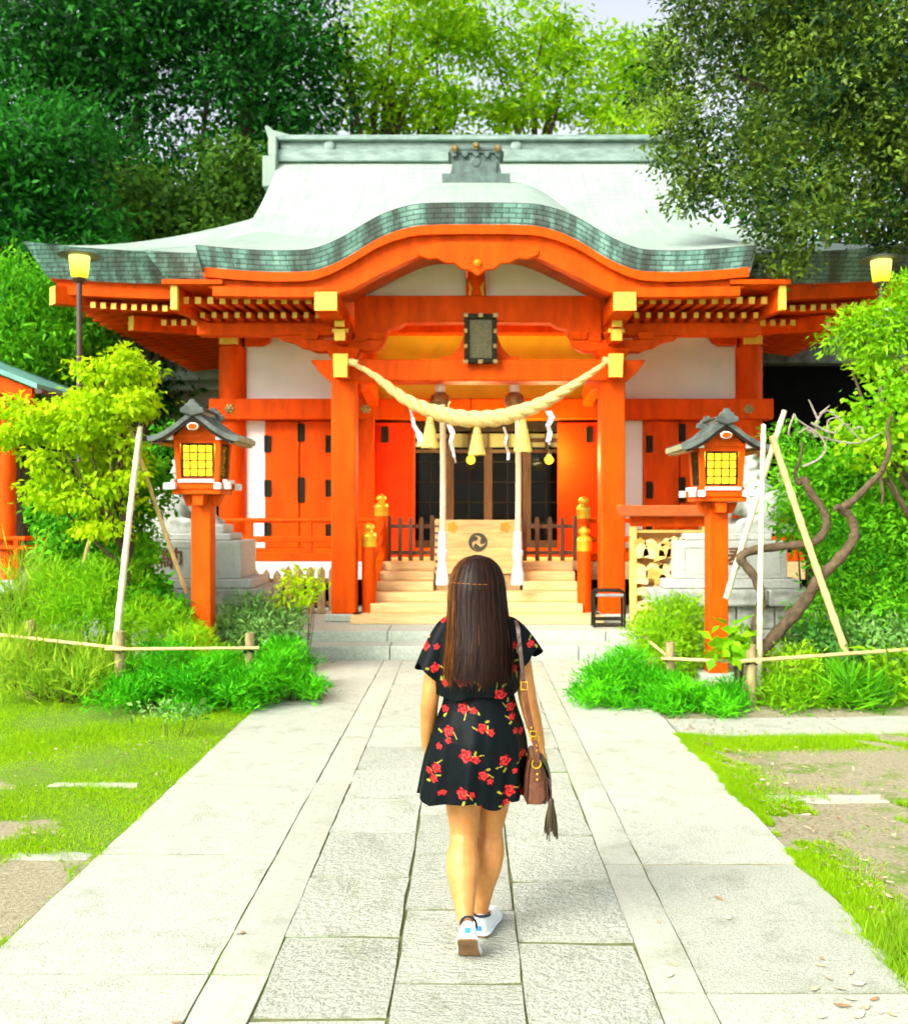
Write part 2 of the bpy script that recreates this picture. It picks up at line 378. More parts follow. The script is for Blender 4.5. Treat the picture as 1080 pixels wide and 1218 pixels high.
# ================================================================ GROUND AND PATH
def m_ground():
    t = NT('soil_and_moss'); tc = t.n('ShaderNodeTexCoord'); co = tc.outputs['Object']
    n1 = t.n('ShaderNodeTexNoise', i_Scale=1.6, i_Detail=8, i_Roughness=.65); t.l(co, n1.inputs['Vector'])
    n2 = t.n('ShaderNodeTexNoise', i_Scale=45.0, i_Detail=5, i_Roughness=.7); t.l(co, n2.inputs['Vector'])
    soil = t.ramp(n2.outputs['Fac'], [(0.3, (0.21, 0.175, 0.095)), (0.55, (0.37, 0.33, 0.20)), (0.8, (0.47, 0.43, 0.29))])
    moss = t.ramp(n2.outputs['Fac'], [(0.3, (0.07, 0.16, 0.005)), (0.7, (0.20, 0.34, 0.012))])
    # lawn grows on the left of the path; on the right it keeps to a belt beside the paving
    sx = t.n('ShaderNodeSeparateXYZ'); t.l(co, sx.inputs[0])
    lf = t.n('ShaderNodeMapRange', x1=-1.2, x2=1.2, x3=1.0, x4=0.0); t.l(sx.outputs['X'], lf.inputs[0])
    ad = t.n('ShaderNodeMath', operation='MULTIPLY_ADD', x1=0.32, x2=-0.02); t.l(lf.outputs[0], ad.inputs[0])
    sm = t.n('ShaderNodeMath', operation='ADD'); t.l(ad.outputs[0], sm.inputs[0]); t.l(n1.outputs['Fac'], sm.inputs[1])
    acc = sm.outputs[0]
    for cx_, cy_, ra, rb in ((-2.15, 4.62, .50, .50), (-2.6, 5.35, .42, .26), (-2.0, 4.1, .36, .2), (-3.3, 6.2, .4, .22)):     # worn bare patches of the lawn
        vm = t.n('ShaderNodeVectorMath', operation='SUBTRACT'); t.l(co, vm.inputs[0]); vm.inputs[1].default_value = (cx_, cy_, 0)
        vd = t.n('ShaderNodeVectorMath', operation='MULTIPLY'); t.l(vm.outputs[0], vd.inputs[0]); vd.inputs[1].default_value = (1 / ra, 1 / rb, 0)
        ln = t.n('ShaderNodeVectorMath', operation='LENGTH'); t.l(vd.outputs[0], ln.inputs[0])
        mr = t.n('ShaderNodeMapRange', x1=.35, x2=1.15, x3=.55, x4=0.0); t.l(ln.outputs['Value'], mr.inputs[0])
        sb = t.n('ShaderNodeMath', operation='SUBTRACT'); t.l(acc, sb.inputs[0]); t.l(mr.outputs[0], sb.inputs[1]); acc = sb.outputs[0]
    f = t.ramp(acc, [(0.50, (0, 0, 0)), (0.60, (1, 1, 1))])
    mx = t.n('ShaderNodeMix', data_type='RGBA'); t.l(f, mx.inputs[0]); t.l(soil, mx.inputs[6]); t.l(moss, mx.inputs[7])
    b = t.n('ShaderNodeBsdfPrincipled', i_Roughness=.95); t.l(mx.outputs[2], b.inputs['Base Color'])
    bp = t.n('ShaderNodeBump', i_Strength=.6, i_Distance=.02); t.l(n2.outputs['Fac'], bp.inputs['Height']); t.l(bp.outputs[0], b.inputs['Normal'])
    t.l(b.outputs[0], t.out.inputs[0]); return t.m
M['ground'] = m_ground()
M['joint'] = mat('mossy_joint_soil', (0.17, 0.17, 0.07), 0.95, 0.4, 30.0, 0.4, 60, col2=(0.10, 0.13, 0.03))

mb = MB()
def gz(x, y):
    return -0.022 + 0.008 * math.sin(x * 2.1 + y) + 0.006 * math.sin(y * 3.3 - x * 1.7)
xs = sorted(set([-200, -80, -40, -20] + list(np.linspace(-14, 14, 70)) + [20, 40, 80, 200]))
ys = sorted(set([-30, -10] + list(np.linspace(0, 26, 66)) + [40, 80, 140, 300]))
mb.grid([[(x, y, gz(x, y) if abs(x) < 13 and 0 < y < 26 else -0.022) for x in xs] for y in ys])
tag(mb.build('ground', 'ground', smooth=True), kind='structure')

path = MB(); path.box(-1.89, 1.68, 0.6, 11.42, -0.09, -0.014)
path = tag(path.build('path', 'joint'), kind='structure')

def slab_mesh(lx, ly, name, mname, wob, r):
    """one paving slab: worn, slightly irregular outline, gently uneven top"""
    mb = MB(); nx, ny = max(3, int(lx / .16)), max(3, int(ly / .16))
    def edge(u, v):
        x = -lx / 2 + lx * u; y = -ly / 2 + ly * v
        ex = (r.random() - .5) * wob if u in (0, 1) else 0; ey = (r.random() - .5) * wob if v in (0, 1) else 0
        return x + ex, y + ey
    top = []
    for j in range(ny + 1):
        row = []
        for i in range(nx + 1):
            x, y = edge(i / nx, j / ny); b = i in (0, nx) or j in (0, ny)
            row.append((x, y, (-0.004 if b else 0) + (r.random() - .5) * wob * .12))
        top.append(row)
    mb.grid(top)
    ring = [(0, i) for i in range(nx)] + [(j, nx) for j in range(ny)] + [(ny, nx - i) for i in range(nx)] + [(ny - j, 0) for j in range(ny)]
    pts = [top[j][i] for j, i in ring]
    mb.grid([[(p[0], p[1], -.06) for p in pts], pts], close=True)
    return mb.mesh(name, mname)
rs = random.Random(3)
def lay(x0, x1, joints, mname, gap, wob, nvar):
    gy = gap * 2.3; lx = x1 - x0 - gap; ly = joints[1] - joints[0] - gy
    var = [slab_mesh(lx, ly, 'paving_slab', mname, wob, rs) for _ in range(nvar)]
    for k, (a, b) in enumerate(zip(joints[:-1], joints[1:])):
        o = bpy.data.objects.new('paving_slab', var[k % nvar]); COL.objects.link(o); o.parent = path
        o.location = ((x0 + x1) / 2, (a + b) / 2, rs.uniform(-.003, .002))
        o.rotation_euler = (rs.uniform(-.002, .002), rs.uniform(-.003, .003), (math.pi if rs.random() < .5 else 0) + rs.uniform(-.003, .003))
        o.scale = (1, (b - a - gy) / ly, 1)
def joints(start, step, y0=1.0, y1=11.4):
    k = math.floor((start - y0) / step); a = start - k * step; out = [y0]
    while a < y1 - .2:
        if a > y0 + .1: out.append(a)
        a += step
    return out + [y1]
lay(-.75, -.27, joints(3.985, .645), 'pav_mid', .012, .013, 5)
lay(-.27, .21, joints(4.26, .665), 'pav_mid', .012, .013, 5)
lay(.21, .68, joints(3.93, .645), 'pav_mid', .012, .013, 5)
lay(-.97, -.75, joints(3.66, 1.29), 'pav_strip', .006, .006, 3)
lay(.68, .87, joints(3.52, 1.285), 'pav_strip', .006, .006, 3)
lay(-1.88, -.97, joints(3.66, 1.29), 'pav_side', .009, .009, 3)
lay(.87, 1.67, joints(3.52, 1.285), 'pav_side', .009, .009, 3)
# side walk leaving to the right in front of the planting
sw = tag(MB().build('side_walk', 'joint') if False else bpy.data.objects.new('side_walk', None), kind='structure'); COL.objects.link(sw)
for k in range(7):
    xa = 1.70 + k * 1.3
    o = bpy.data.objects.new('paving_slab', slab_mesh(1.29, .62, 'paving_slab', 'pav_side', .012, rs)); COL.objects.link(o); o.parent = sw
    o.location = (xa + .65, 7.86 + .055 * (k + .5) * 1.3 + .02 * k * k * .3, -.004); o.rotation_euler = (0, 0, .06 + .02 * k)
# stray stone strips let into the grass and the bare soil
def strip(px0, px1, py, d, label):
    Y = 1.75 * F / (py - VY); x0, x1 = PX(px0, Y), PX(px1, Y)
    o = bpy.data.objects.new('edging_stone', slab_mesh(x1 - x0, d, 'edging_stone', 'pav_strip', .03, rs)); COL.objects.link(o)
    o.location = ((x0 + x1) / 2, Y, -.008); o.rotation_euler = (0, 0, rs.uniform(-.02, .02)); tag(o, label, 'edging stone')
strip(60, 165, 931, .09, 'flush stone strip half hidden in the middle of the lawn')
strip(15, 105, 1016, .10, 'flush stone strip at the bare soil patch of the lawn')
strip(885, 1052, 947, .13, 'flush stone strip crossing bare soil beside the mossy path edge')

# stone steps in front of the shrine, block by block
steps = tag(bpy.data.objects.new('stone_steps', None), 'pair of long grey-green granite steps before the shrine porch', 'steps'); COL.objects.link(steps)
steps.location = (0, 11.4, 0)
def blocks(y0, y1, z0, z1, x0, x1, n, off):
    e = np.linspace(x0, x1, n + 1) + off; e[0] = x0; e[-1] = x1
    for a, b in zip(e[:-1], e[1:]):
        mb = MB(); mb.box(a + .004, b - .004, y0 + rs.uniform(-.004, .004), y1, z0, z1 + rs.uniform(-.002, .002)); mb.build('step_block', 'steps', steps, bevel=.012, seg=2)
blocks(11.42, 11.85, -.05, .155, -3.3, 3.4, 6, .16)
blocks(11.86, 12.5, -.05, .275, -3.3, 3.4, 5, -.35)
pl = MB(); pl.box(-5.4, 6.2, 12.505, 23.0, -.05, .270)
tag(pl.build('plinth', 'steps'), kind='structure')

# ================================================================ SHRINE HALL
hall = thing('shrine_hall', (.2, 16, 0), 'vermilion wooden shrine hall with pale green copper roof and curved porch gable', 'shrine')
XR = .2
def halfw(Y): return max(3.85, 6.54 - (Y - 13.8))
def Mz(Y):
    t = min(1.0, max(0, (Y - 13.8) / 5.1)); return 5.45 + 3.22 * (.5 * t + .5 * t * t)
def up(x, Y):
    u = abs(x - XR) / 6.54; t = (Y - 13.8) / 5.1
    return .16 * max(0, (u - .62) / .38) ** 2 * max(0, 1 - t) ** 5
mb = MB(); rows = []
SS = np.linspace(-1, 1, 73)
YY = np.concatenate([np.linspace(13.8, 16.5, 16), np.linspace(16.6, 18.9, 12)])
front = [[(XR + halfw(Y) * s_, Y, Mz(Y) + up(XR + halfw(Y) * s_, Y)) for s_ in SS] for Y in YY]
back = [[(p[0], 37.8 - p[1], p[2]) for p in r] for r in front]
mb.grid(front); mb.grid(back, flip=True)
for sg in (-1, 1):
    rows = []
    for d in np.linspace(0, 2.69, 14):
        ya, yb = 13.8 + d, 24 - d
        rr = []
        for s_ in np.linspace(0, 1, 30):
            y = ya + (yb - ya) * s_; e = 1 - min(s_, 1 - s_) / .19
            rr.append((XR + sg * (6.54 - d), y, Mz(13.8 + d) + up(XR + sg * (6.54 - d), 13.8 + d) * max(0, e) ** 2 if e > 0 else Mz(13.8 + d)))
        rows.append(rr)
    mb.grid(rows, flip=(sg > 0))
def uv_roof(p): return (p[0], math.hypot(max(0, p[1] - 11.9), 0) * 1.18)
roof = mb.build('roof', 'roof', hall, smooth=True, uvf=uv_roof)
# gable ends
for sg in (-1, 1):
    g = MB(); pts = [(y, Mz(y) - .12) for y in np.linspace(16.3, 18.9, 10)] + [(37.8 - y, Mz(y) - .12) for y in np.linspace(18.8, 16.3, 9)]
    g.prism([(16.3, 6.2)] + pts + [(21.5, 6.2)], 'x', XR + sg * 3.55, XR + sg * 3.5); g.build('gable_wall', 'plaster', roof)
    g = MB()
    for yy in (np.linspace(16.2, 18.9, 12), 37.8 - np.linspace(16.2, 18.9, 12)):
        y2 = [min(y, 37.8 - y) for y in yy]
        g.grid([[(XR + sg * 3.86, y, Mz(q) - .03) for y, q in zip(yy, y2)], [(XR + sg * 3.80, y, Mz(q) - .34) for y, q in zip(yy, y2)]])
        g.grid([[(XR + sg * 3.80, y, Mz(q) - .34) for y, q in zip(yy, y2)], [(XR + sg * 3.55, y, Mz(q) - .30) for y, q in zip(yy, y2)]])
    g.build('verge_board', 'edge', roof, uvf=lambda p: (p[1], p[2]))
# ridge: box courses, a cap and upswept end tiles
g = MB()
g.box(XR - 3.86, XR + 3.86, 18.62, 19.18, 8.50, 8.73); g.box(XR - 3.80, XR + 3.80, 18.68, 19.12, 8.73, 8.89); g.box(XR - 3.92, XR + 3.92, 18.58, 19.22, 8.895, 8.96); g.box(XR - 3.92, XR + 3.92, 18.66, 19.14, 8.963, 9.03)
g.build('roof_ridge', 'ridge', roof, bevel=.015)
for k in (-2.75, .85):
    c = MB(); c.lathe([(.10, 0), (.10, .03), (.05, .045)], (XR + k - .1, 18.66, 8.81), 14, axis='y'); c.build('ridge_crest', 'ridge', roof)
for sg in (-1, 1):
    g = MB()
    x0 = XR + sg * 3.84
    g.box(min(x0, x0 + sg * .26), max(x0, x0 + sg * .26), 18.45, 19.35, 7.95, 8.55)
    g.box(min(x0, x0 + sg * .16), max(x0, x0 + sg * .16), 18.5, 19.3, 8.55, 8.96)
    horn = [(x0 - sg * .7, 9.04), (x0 - sg * .2, 9.06), (x0 + sg * .1, 9.14), (x0 + sg * .22, 9.24), (x0 + sg * .28, 9.22), (x0 + sg * .22, 9.02), (x0 + sg * .16, 8.94), (x0 - sg * .7, 8.94)]
    g.prism(horn, 'y', 18.72, 19.08)
    g.build('ridge_end_tile', 'roof', roof, bevel=.02)
# copper eave edge all round, orange fascia, soffit
def ring_pts(ins, n=36):
    a = 6.54 - ins; y0, y1 = 13.8 + ins, 24 - ins; pts = []
    for s_ in np.linspace(-1, 1, n, endpoint=False): pts.append((XR + a * s_, y0))
    for s_ in np.linspace(0, 1, n, endpoint=False): pts.append((XR + a, y0 + (y1 - y0) * s_))
    for s_ in np.linspace(1, -1, n, endpoint=False): pts.append((XR + a * s_, y1))
    for s_ in np.linspace(1, 0, n, endpoint=False): pts.append((XR - a, y0 + (y1 - y0) * s_))
    return pts
def lift(x, y):
    u = abs(x - XR) / 6.54; v = abs(y - 18.9) / 5.1
    return .16 * max(0, (u - .62) / .38) ** 2 * max(0, (v - .62) / .38) ** 2
def band(ins0, z0, ins1, z1, name, m, uvf=None):
    mb = MB(); A = ring_pts(ins0); B = ring_pts(ins1)
    mb.grid([[(p[0], p[1], z0 + lift(*p)) for p in A], [(p[0], p[1], z1 + lift(*p)) for p in B]], close=True, flip=True)
    return mb.build(name, m, roof, uvf=uvf)
uve = lambda p: (p[0] + p[1], p[2])
band(0, 5.452, .26, 5.05, 'eave_edge', 'edge', uve)
band(.26, 5.05, .34, 5.045, 'eave_edge_underside', 'soffit')
band(.34, 5.045, .36, 4.86, 'fascia', 'verm')
band(.36, 4.86, .55, 4.87, 'fascia_lip', 'verm')
band(.55, 4.87, 2.7, 5.15, 'soffit', 'soffit')
# rafters under the eave (front and both sides), painted ends
def rafter(L, w_=.078, h=.088, rise=.0):
    mb = MB(); mb.hexa([(-w_ / 2, 0, 0), (w_ / 2, 0, 0), (w_ / 2, L, rise), (-w_ / 2, L, rise)], [(-w_ / 2, 0, h), (w_ / 2, 0, h), (w_ / 2, L, h + rise), (-w_ / 2, L, h + rise)])
    mb.m[2] = 1
    return mb.mesh('rafter', ['verm', 'yellow'])
rf_main = rafter(1.75, rise=.22); rf_side = rafter(1.6, rise=.2)
def put(me, name, parent, loc, rz=0):
    o = bpy.data.objects.new(name, me); COL.objects.link(o); o.parent = parent; o.location = loc; o.rotation_euler = (0, 0, rz); return o
PIN = Matrix.Translation(-hall.location)
def hput(me, name, loc, rz=0):
    o = put(me, name, hall, loc, rz); o.matrix_parent_inverse = PIN; return o
x = XR - 5.72
while x < XR + 5.75:
    if abs(x - XR) > 3.0:
        hput(rf_main, 'rafter', (x, 14.28, 4.70 + lift(x, 14.0)))
        if abs(x - XR) < 4.9: hput(rf_main, 'rafter', (x, 14.72, 4.58))
    x += .152
for sg in (-1, 1):
    y = 14.6
    while y < 23.4:
        hput(rf_side, 'rafter', (XR + sg * (6.54 - .48), y, 4.72 + lift(XR + 6.0, y)), rz=(-sg) * -math.pi / 2 if sg < 0 else math.pi / 2)
        y += .30
# hip rafters at the corners with yellow ends
for sg in (-1, 1):
    for (ins, z, wd, hh) in ((.30, 4.72, .20, .26), (1.15, 4.50, .17, .22)):
        a = Vector((XR + sg * (6.54 - ins), 13.8 + ins, z + .05)); d = Vector((-sg, 1, .10)).normalized(); s_ = Vector((d.y, -d.x, 0)).normalized() * wd / 2; L = 2.2
        mb = MB(); b = a + d * L; h = Vector((0, 0, hh))
        mb.hexa([a - s_, a + s_, b + s_, b - s_], [a - s_ + h, a + s_ + h, b + s_ + h, b - s_ + h]); mb.m[2] = 1
        mb.build('hip_rafter', ['verm', 'yellow'], hall)
# ---- porch roof (karahafu)
XK = .12
DZ = spline([(0, 5.549), (.487, 5.545), (.83, 5.515), (1.21, 5.385), (1.656, 5.125), (1.97, 4.995), (2.25, 4.962), (2.76, 4.969), (3.5, 5.03)], 160)
def zt(d): return float(np.interp(abs(d), DZ[:, 0], DZ[:, 1]))
def ks(d, Y):
    b = max(0, zt(d) - 4.985) / .564; yy = Y - 11.9
    return zt(d) + .33 * yy + .09 * min(yy, 3.4) * b - max(0, yy - 3.4) * .33 * b
DD = np.linspace(-3.46, 3.46, 121); KY = np.concatenate([np.linspace(11.9, 15.3, 22), np.linspace(15.5, 17.6, 10)])
mb = MB(); mb.grid([[(XK + d, Y, ks(d, Y)) for d in DD] for Y in KY])
def uvk(p):
    d = p[0] - XK; return (d * 1.05 if abs(d) < 1 else d * 1.15, (p[1] - 11.9) * 1.1 + .07)
kroof = mb.build('porch_roof', 'roof', hall, smooth=True, uvf=uvk)
for sg in (-1, 1):
    g = MB(); d = sg * 3.46
    g.grid([[(XK + d, Y, ks(d, Y)) for Y in KY[:18]], [(XK + d - sg * .09, Y, ks(d, Y) - .34) for Y in KY[:18]]], flip=(sg > 0)); g.build('verge_edge', 'edge', kroof, uvf=uve)
arc = np.concatenate([[0], np.cumsum(np.hypot(np.diff(DD), np.diff([zt(d) for d in DD])))])
g = MB(); g.grid([[(XK + d, 11.895, zt(d) + .004) for d in DD], [(XK + d * .985, 11.98, zt(d) - .26) for d in DD]], flip=True)
_uva = {}
for d, a in zip(DD, arc): _uva[round(XK + d, 4)] = a; _uva[round(XK + d * .985, 4)] = a
g.build('eave_edge', 'edge', kroof, smooth=True, uvf=lambda p: (_uva.get(round(p[0], 4), p[0]), (p[2] - zt((p[0] - XK))) if p[1] < 11.9 else -.255))
def curved(y0, y1, ztop, zbot, name, m, dm=3.36, n=101, parent=kroof):
    """board that follows the gable curve: front face, underside and back"""
    g = MB(); D = np.linspace(-dm, dm, n)
    A = [(XK + d, y0, ztop(d)) for d in D]; B = [(XK + d, y0, zbot(d)) for d in D]; C = [(XK + d, y1, zbot(d)) for d in D]; E = [(XK + d, y1, ztop(d)) for d in D]
    g.grid([A, B, C, E], flip=True); g.add([A[0], B[0], C[0], E[0]], [(0, 1, 2, 3)]); g.add([A[-1], B[-1], C[-1], E[-1]], [(3, 2, 1, 0)])
    o = g.build(name, m, parent, smooth=True); return o
ZB = spline([(0, 4.99), (.40, 4.98), (.71, 4.925), (1.2, 4.70), (1.62, 4.49), (1.95, 4.425), (2.5, 4.42), (3.5, 4.44)], 120)
def zb(d): return float(np.interp(abs(d), ZB[:, 0], ZB[:, 1]))
curved(11.975, 12.10, lambda d: zt(d) - .245, lambda d: zt(d) - .36, 'upper_gable_board', 'verm', 3.38)
curved(12.06, 12.22, lambda d: zt(d) - .355, lambda d: zb(d) + .10, 'gable_board', 'verm', 3.34)
curved(12.02, 12.20, lambda d: zb(d) + .115, lambda d: zb(d), 'lower_gable_board', 'verm', 3.28)
# ceiling under the gable
g = MB(); D = np.linspace(-3.2, 3.2, 61)
g.grid([[(XK + d, Y, zb(d) + .10 + .02 * (Y - 12)) for d in D] for Y in (12.1, 12.6, 13.2, 14.0, 15.2, 15.95)], flip=True); g.build('porch_ceiling', 'soffit', hall, smooth=True)
# yellow board ends at both porch corners
for px0, px1, cx in ((204, 212, 195), (926, 934, 866)):
    g = MB(); g.box(PX(px0, 12.1), PX(px1, 12.1), 12.05, 12.13, PZ(369, 12.1), PZ(340, 12.1)); g.build('board_end', 'yellow', kroof, bevel=.006)
    g = MB(); g.box(PX(cx, 12.1), PX(cx + 72, 12.1), 12.0, 12.6, PZ(340, 12.1) + .003, PZ(334, 12.1)); g.build('verge_cap', M['vermcap'] if 'vermcap' in M else 'verm', kroof, bevel=.004)
    sg = -1 if px0 < 500 else 1
    g = MB(); xx = PX((px0 + px1) / 2, 12.1)
    g.prism([(12.13, PZ(369, 12.1)), (12.13, PZ(342, 12.1)), (14.2, PZ(342, 12.1) + .28), (14.2, 4.42), (12.6, 4.30)], 'x', xx - .05, xx + .05); g.build('verge_beam', 'verm', kroof)
# second, lower roof lip either side behind the porch eave
l_ = lambda x: .05 * max(0, (abs(x - XK) - 3.4)) ** 2
for sg in (-1, 1):
    X4 = [XK + sg * d for d in np.linspace(2.5, 4.32, 14)]
    g = MB(); g.grid([[(x, Y, 5.11 + .30 * (Y - 12.6) + l_(x)) for x in X4] for Y in np.linspace(12.6, 14.6, 9)], flip=(sg < 0)); lip = g.build('side_roof_lip', 'roof', hall, smooth=True, uvf=uv_roof)
    g = MB(); g.grid([[(x, 12.598, 5.113 + l_(x)) for x in X4], [(XK + (x - XK) * .95, 12.72, 4.80 + l_(x)) for x in X4]], flip=(sg > 0))
    x = XK + sg * 4.32
    g.grid([[(x, Y, 5.113 + .30 * (Y - 12.6) + l_(x)) for Y in (12.6, 13.6, 14.4)], [(x - sg * .21, Y + .1, 4.80 + .2 * (Y - 12.6) + l_(x)) for Y in (12.6, 13.6, 14.4)]], flip=(sg > 0))
    g.build('eave_edge', 'edge', lip, uvf=uve)
    xa, xb = sorted((XK + sg * 2.5, XK + sg * 4.0))
    g = MB(); g.box(xa, xb, 12.74, 12.86, 4.62, 4.80); g.build('fascia', 'verm', lip)
    g = MB(); g.grid([[(q, Y, 4.66 + .1 * (Y - 12.8)) for q in (xa, xb)] for Y in (12.8, 14.4)], flip=True); g.build('soffit', 'soffit', lip)
# porch rafters, two rows each side
rf_k = rafter(1.7, rise=.12); rf_k2 = rafter(1.3, .062, .075, rise=.08)
for k in range(11):
    for px in (221 + 14.6 * k, 762 + 14.7 * k):
        hput(rf_k, 'rafter', (PX(px, 12.3), 12.3, 4.39))
    for px in (241 + 13.7 * k, 757 + 14.2 * k):
        hput(rf_k2, 'rafter', (PX(px, 12.7), 12.7, 4.29))
# eave purlin over the posts
for x0, x1 in ((-3.62, -1.55), (1.85, 3.95)):
    g = MB(); g.box(x0, x1, 12.98, 13.22, 4.12, 4.285); g.build('eave_purlin', 'verm', hall, bevel=.01)
# ridge ornament on the porch roof
orn = MB()
oc = (PX(566, 15.2), 15.2)
orn.box(oc[0] - .53, oc[0] + .53, 15.0, 15.45, 6.60, PZ(208, 15.1)); 
z0 = PZ(208, 15.1); z1 = PZ(184, 15.1)
orn.prism([(oc[0] - .40, z0), (oc[0] - .35, z1 - .05), (oc[0] - .40, z1), (oc[0] + .40, z1), (oc[0] + .35, z1 - .05), (oc[0] + .40, z0)], 'y', 15.05, 15.4)
orn.prism([(oc[0] - .44, z1), (oc[0] - .42, z1 + .05), (oc[0] + .42, z1 + .05), (oc[0] + .44, z1)], 'y', 15.02, 15.43)
orn.box(oc[0] - .33, oc[0] + .33, 15.02, 17.0, z0 - .3, z1 - .12)
for k in range(5): orn.tube([(oc[0] - .34 + .17 * k, 14.99, z1 - .02), (oc[0] - .34 + .17 * k, 15.06, z1 - .02)], .05, 10)
orn.tube([(oc[0] - .40, 15.05, z1 + .07), (oc[0] + .40, 15.05, z1 + .07)], .045, 8)
ornm = orn.build('ridge_ornament', 'onigawara', kroof, bevel=.012)
for k, dz in ((-.33, .06), (0, .10), (.33, .06)):
    g = MB(); g.lathe([(.055, 0), (.06, .03), (.04, .05)], (oc[0] + k, 15.0, z1 + dz), 14, axis='y'); g.lathe([(.045, .055), (.03, .08)], (oc[0] + k, 15.0, z1 + dz), 10, axis='y'); g.build('ornament_boss', 'brass', ornm)
g = MB(); g.lathe([(.085, 0), (.085, .03), (.06, .045)], (oc[0], 15.05, (z0 + z1) / 2 + .02), 16, axis='y'); g.build('ornament_crest', 'onigawara', ornm)
# pendant under the gable peak
pend = [(498, 303), (512, 308), (522, 307), (533, 313), (543, 313), (551, 320), (560, 321), (570, 328), (580, 321), (590, 320), (598, 313), (608, 313), (619, 307), (630, 308), (643, 303), (643, 296), (498, 296)]
g = MB(); g.prism([(PX(a - 2, 12.0), PZ(b, 12.0)) for a, b in pend], 'y', 11.99, 12.05); pd = g.build('gable_pendant', 'verm', kroof, bevel=.01)
g = MB(); g.lathe([(.045, 0), (.05, .02), (.03, .05), (.01, .07)], (PX(568, 12), 11.99, PZ(313, 12)), 6, axis='y'); g.build('pendant_boss', 'gold', pd)
# ---- porch frame
XP = (-1.65, 1.96)
for x in XP:
    g = MB(); g.box(x - .165, x + .165, 12.94, 13.27, .37, 4.0); g.build('porch_post', 'verm', hall, bevel=.025, seg=2)
    g = MB(); g.box(x - .24, x + .24, 12.87, 13.34, .275, .372); g.build('post_base', 'steps', hall, bevel=.01)
nose = lambda x0, s_: [(x0, 3.49), (x0 + s_ * .16, 3.49), (x0 + s_ * .30, 3.62), (x0 + s_ * .42, 3.78), (x0, 3.78)]
g = MB(); g.prism([(XP[0] - .02, 3.49), (XP[1] + .02, 3.49), (XP[1] + .02, 3.78), (XP[0] - .02, 3.78)], 'y', 12.90, 13.31)
g.build('tie_beam', 'verm', hall, bevel=.015)
for x, s_ in zip(XP, (-1, 1)):
    g = MB(); g.prism(nose(x + s_ * .03, s_), 'y', 12.96, 13.24); g.build('beam_nose', 'verm', hall, bevel=.012)
    g = MB(); g.hexa([(x - .095, 12.68, 3.50), (x + .095, 12.68, 3.50), (x + .095, 12.95, 3.52), (x - .095, 12.95, 3.52)], [(x - .105, 12.66, 3.82), (x + .105, 12.66, 3.82), (x + .105, 12.95, 3.80), (x - .105, 12.95, 3.80)]); g.m[2] = 1
    g.build('beam_nose', ['verm', 'yellow'], hall, bevel=.012)
    # bracket set over the post
    g = MB(); g.hexa([(x - .16, 12.95, 3.785), (x + .16, 12.95, 3.785), (x + .16, 13.26, 3.785), (x - .16, 13.26, 3.785)], [(x - .24, 12.87, 3.93), (x + .24, 12.87, 3.93), (x + .24, 13.34, 3.93), (x - .24, 13.34, 3.93)]); g.build('bearing_block', 'verm', hall, bevel=.01)
    arm = [(x - .55, 4.02), (x - .50, 3.95), (x - .38, 3.90), (x + .38, 3.90), (x + .50, 3.95), (x + .55, 4.02), (x + .55, 4.06), (x - .55, 4.06)]
    g = MB(); g.prism(arm, 'y', 13.0, 13.2); g.build('bracket_arm', 'verm', hall, bevel=.01)
    for dx in (-.45, 0, .45):
        g = MB(); g.hexa([(x + dx - .09, 12.98, 4.055), (x + dx + .09, 12.98, 4.055), (x + dx + .09, 13.22, 4.055), (x + dx - .09, 13.22, 4.055)], [(x + dx - .14, 12.94, 4.16), (x + dx + .14, 12.94, 4.16), (x + dx + .14, 13.26, 4.16), (x + dx - .14, 13.26, 4.16)]); g.build('bearing_block', 'verm', hall, bevel=.008)
    g = MB(); g.box(x - .075, x + .075, 12.60, 13.0, 3.97, 4.13, mfront=1); g.box(x - .11, x + .11, 12.63, 12.9, 4.08, 4.14, mfront=1); g.box(x - .07, x + .07, 12.57, 13.0, 4.143, 4.24, mfront=1); g.build('bracket_nose', ['verm', 'yellow'], hall, bevel=.008)
    # outer wing of the bracket and the beam whose yellow end shows below the gable
    wing = [(x - .62, 4.14), (x - .95, 4.14), (x - .85, 4.06), (x - .68, 4.02), (x - .55, 3.95), (x - .3, 3.93), (x - .3, 4.14)] if x < 0 else [(x + .3, 4.14), (x + .3, 3.93), (x + .55, 3.95), (x + .68, 4.02), (x + .85, 4.06), (x + .95, 4.14)]
    g = MB(); g.prism(wing, 'y', 13.04, 13.16); g.build('bracket_wing', 'verm', hall, bevel=.008)
    xb = PX(390.5 if x < 0 else 740.5, 12.2)
    g = MB(); g.box(xb - .145, xb + .145, 12.0, 13.9, 4.235, 4.475, mfront=1); g.build('porch_beam', ['verm', 'yellow'], hall, bevel=.01)
    # curved tie back to the hall
    g = MB(); pts = [(13.2, 3.5), (13.8, 3.62), (14.6, 3.70), (15.4, 3.66), (15.98, 3.52)]
    sp = spline(pts, 14); poly = [(a, b - .13) for a, b in sp] + [(a, b + .13) for a, b in sp[::-1]]
    g.prism(poly, 'x', x - .09 + (.12 if x < 0 else .02), x + .09 + (.12 if x < 0 else .02)); g.build('curved_tie', 'verm', hall, bevel=.012)
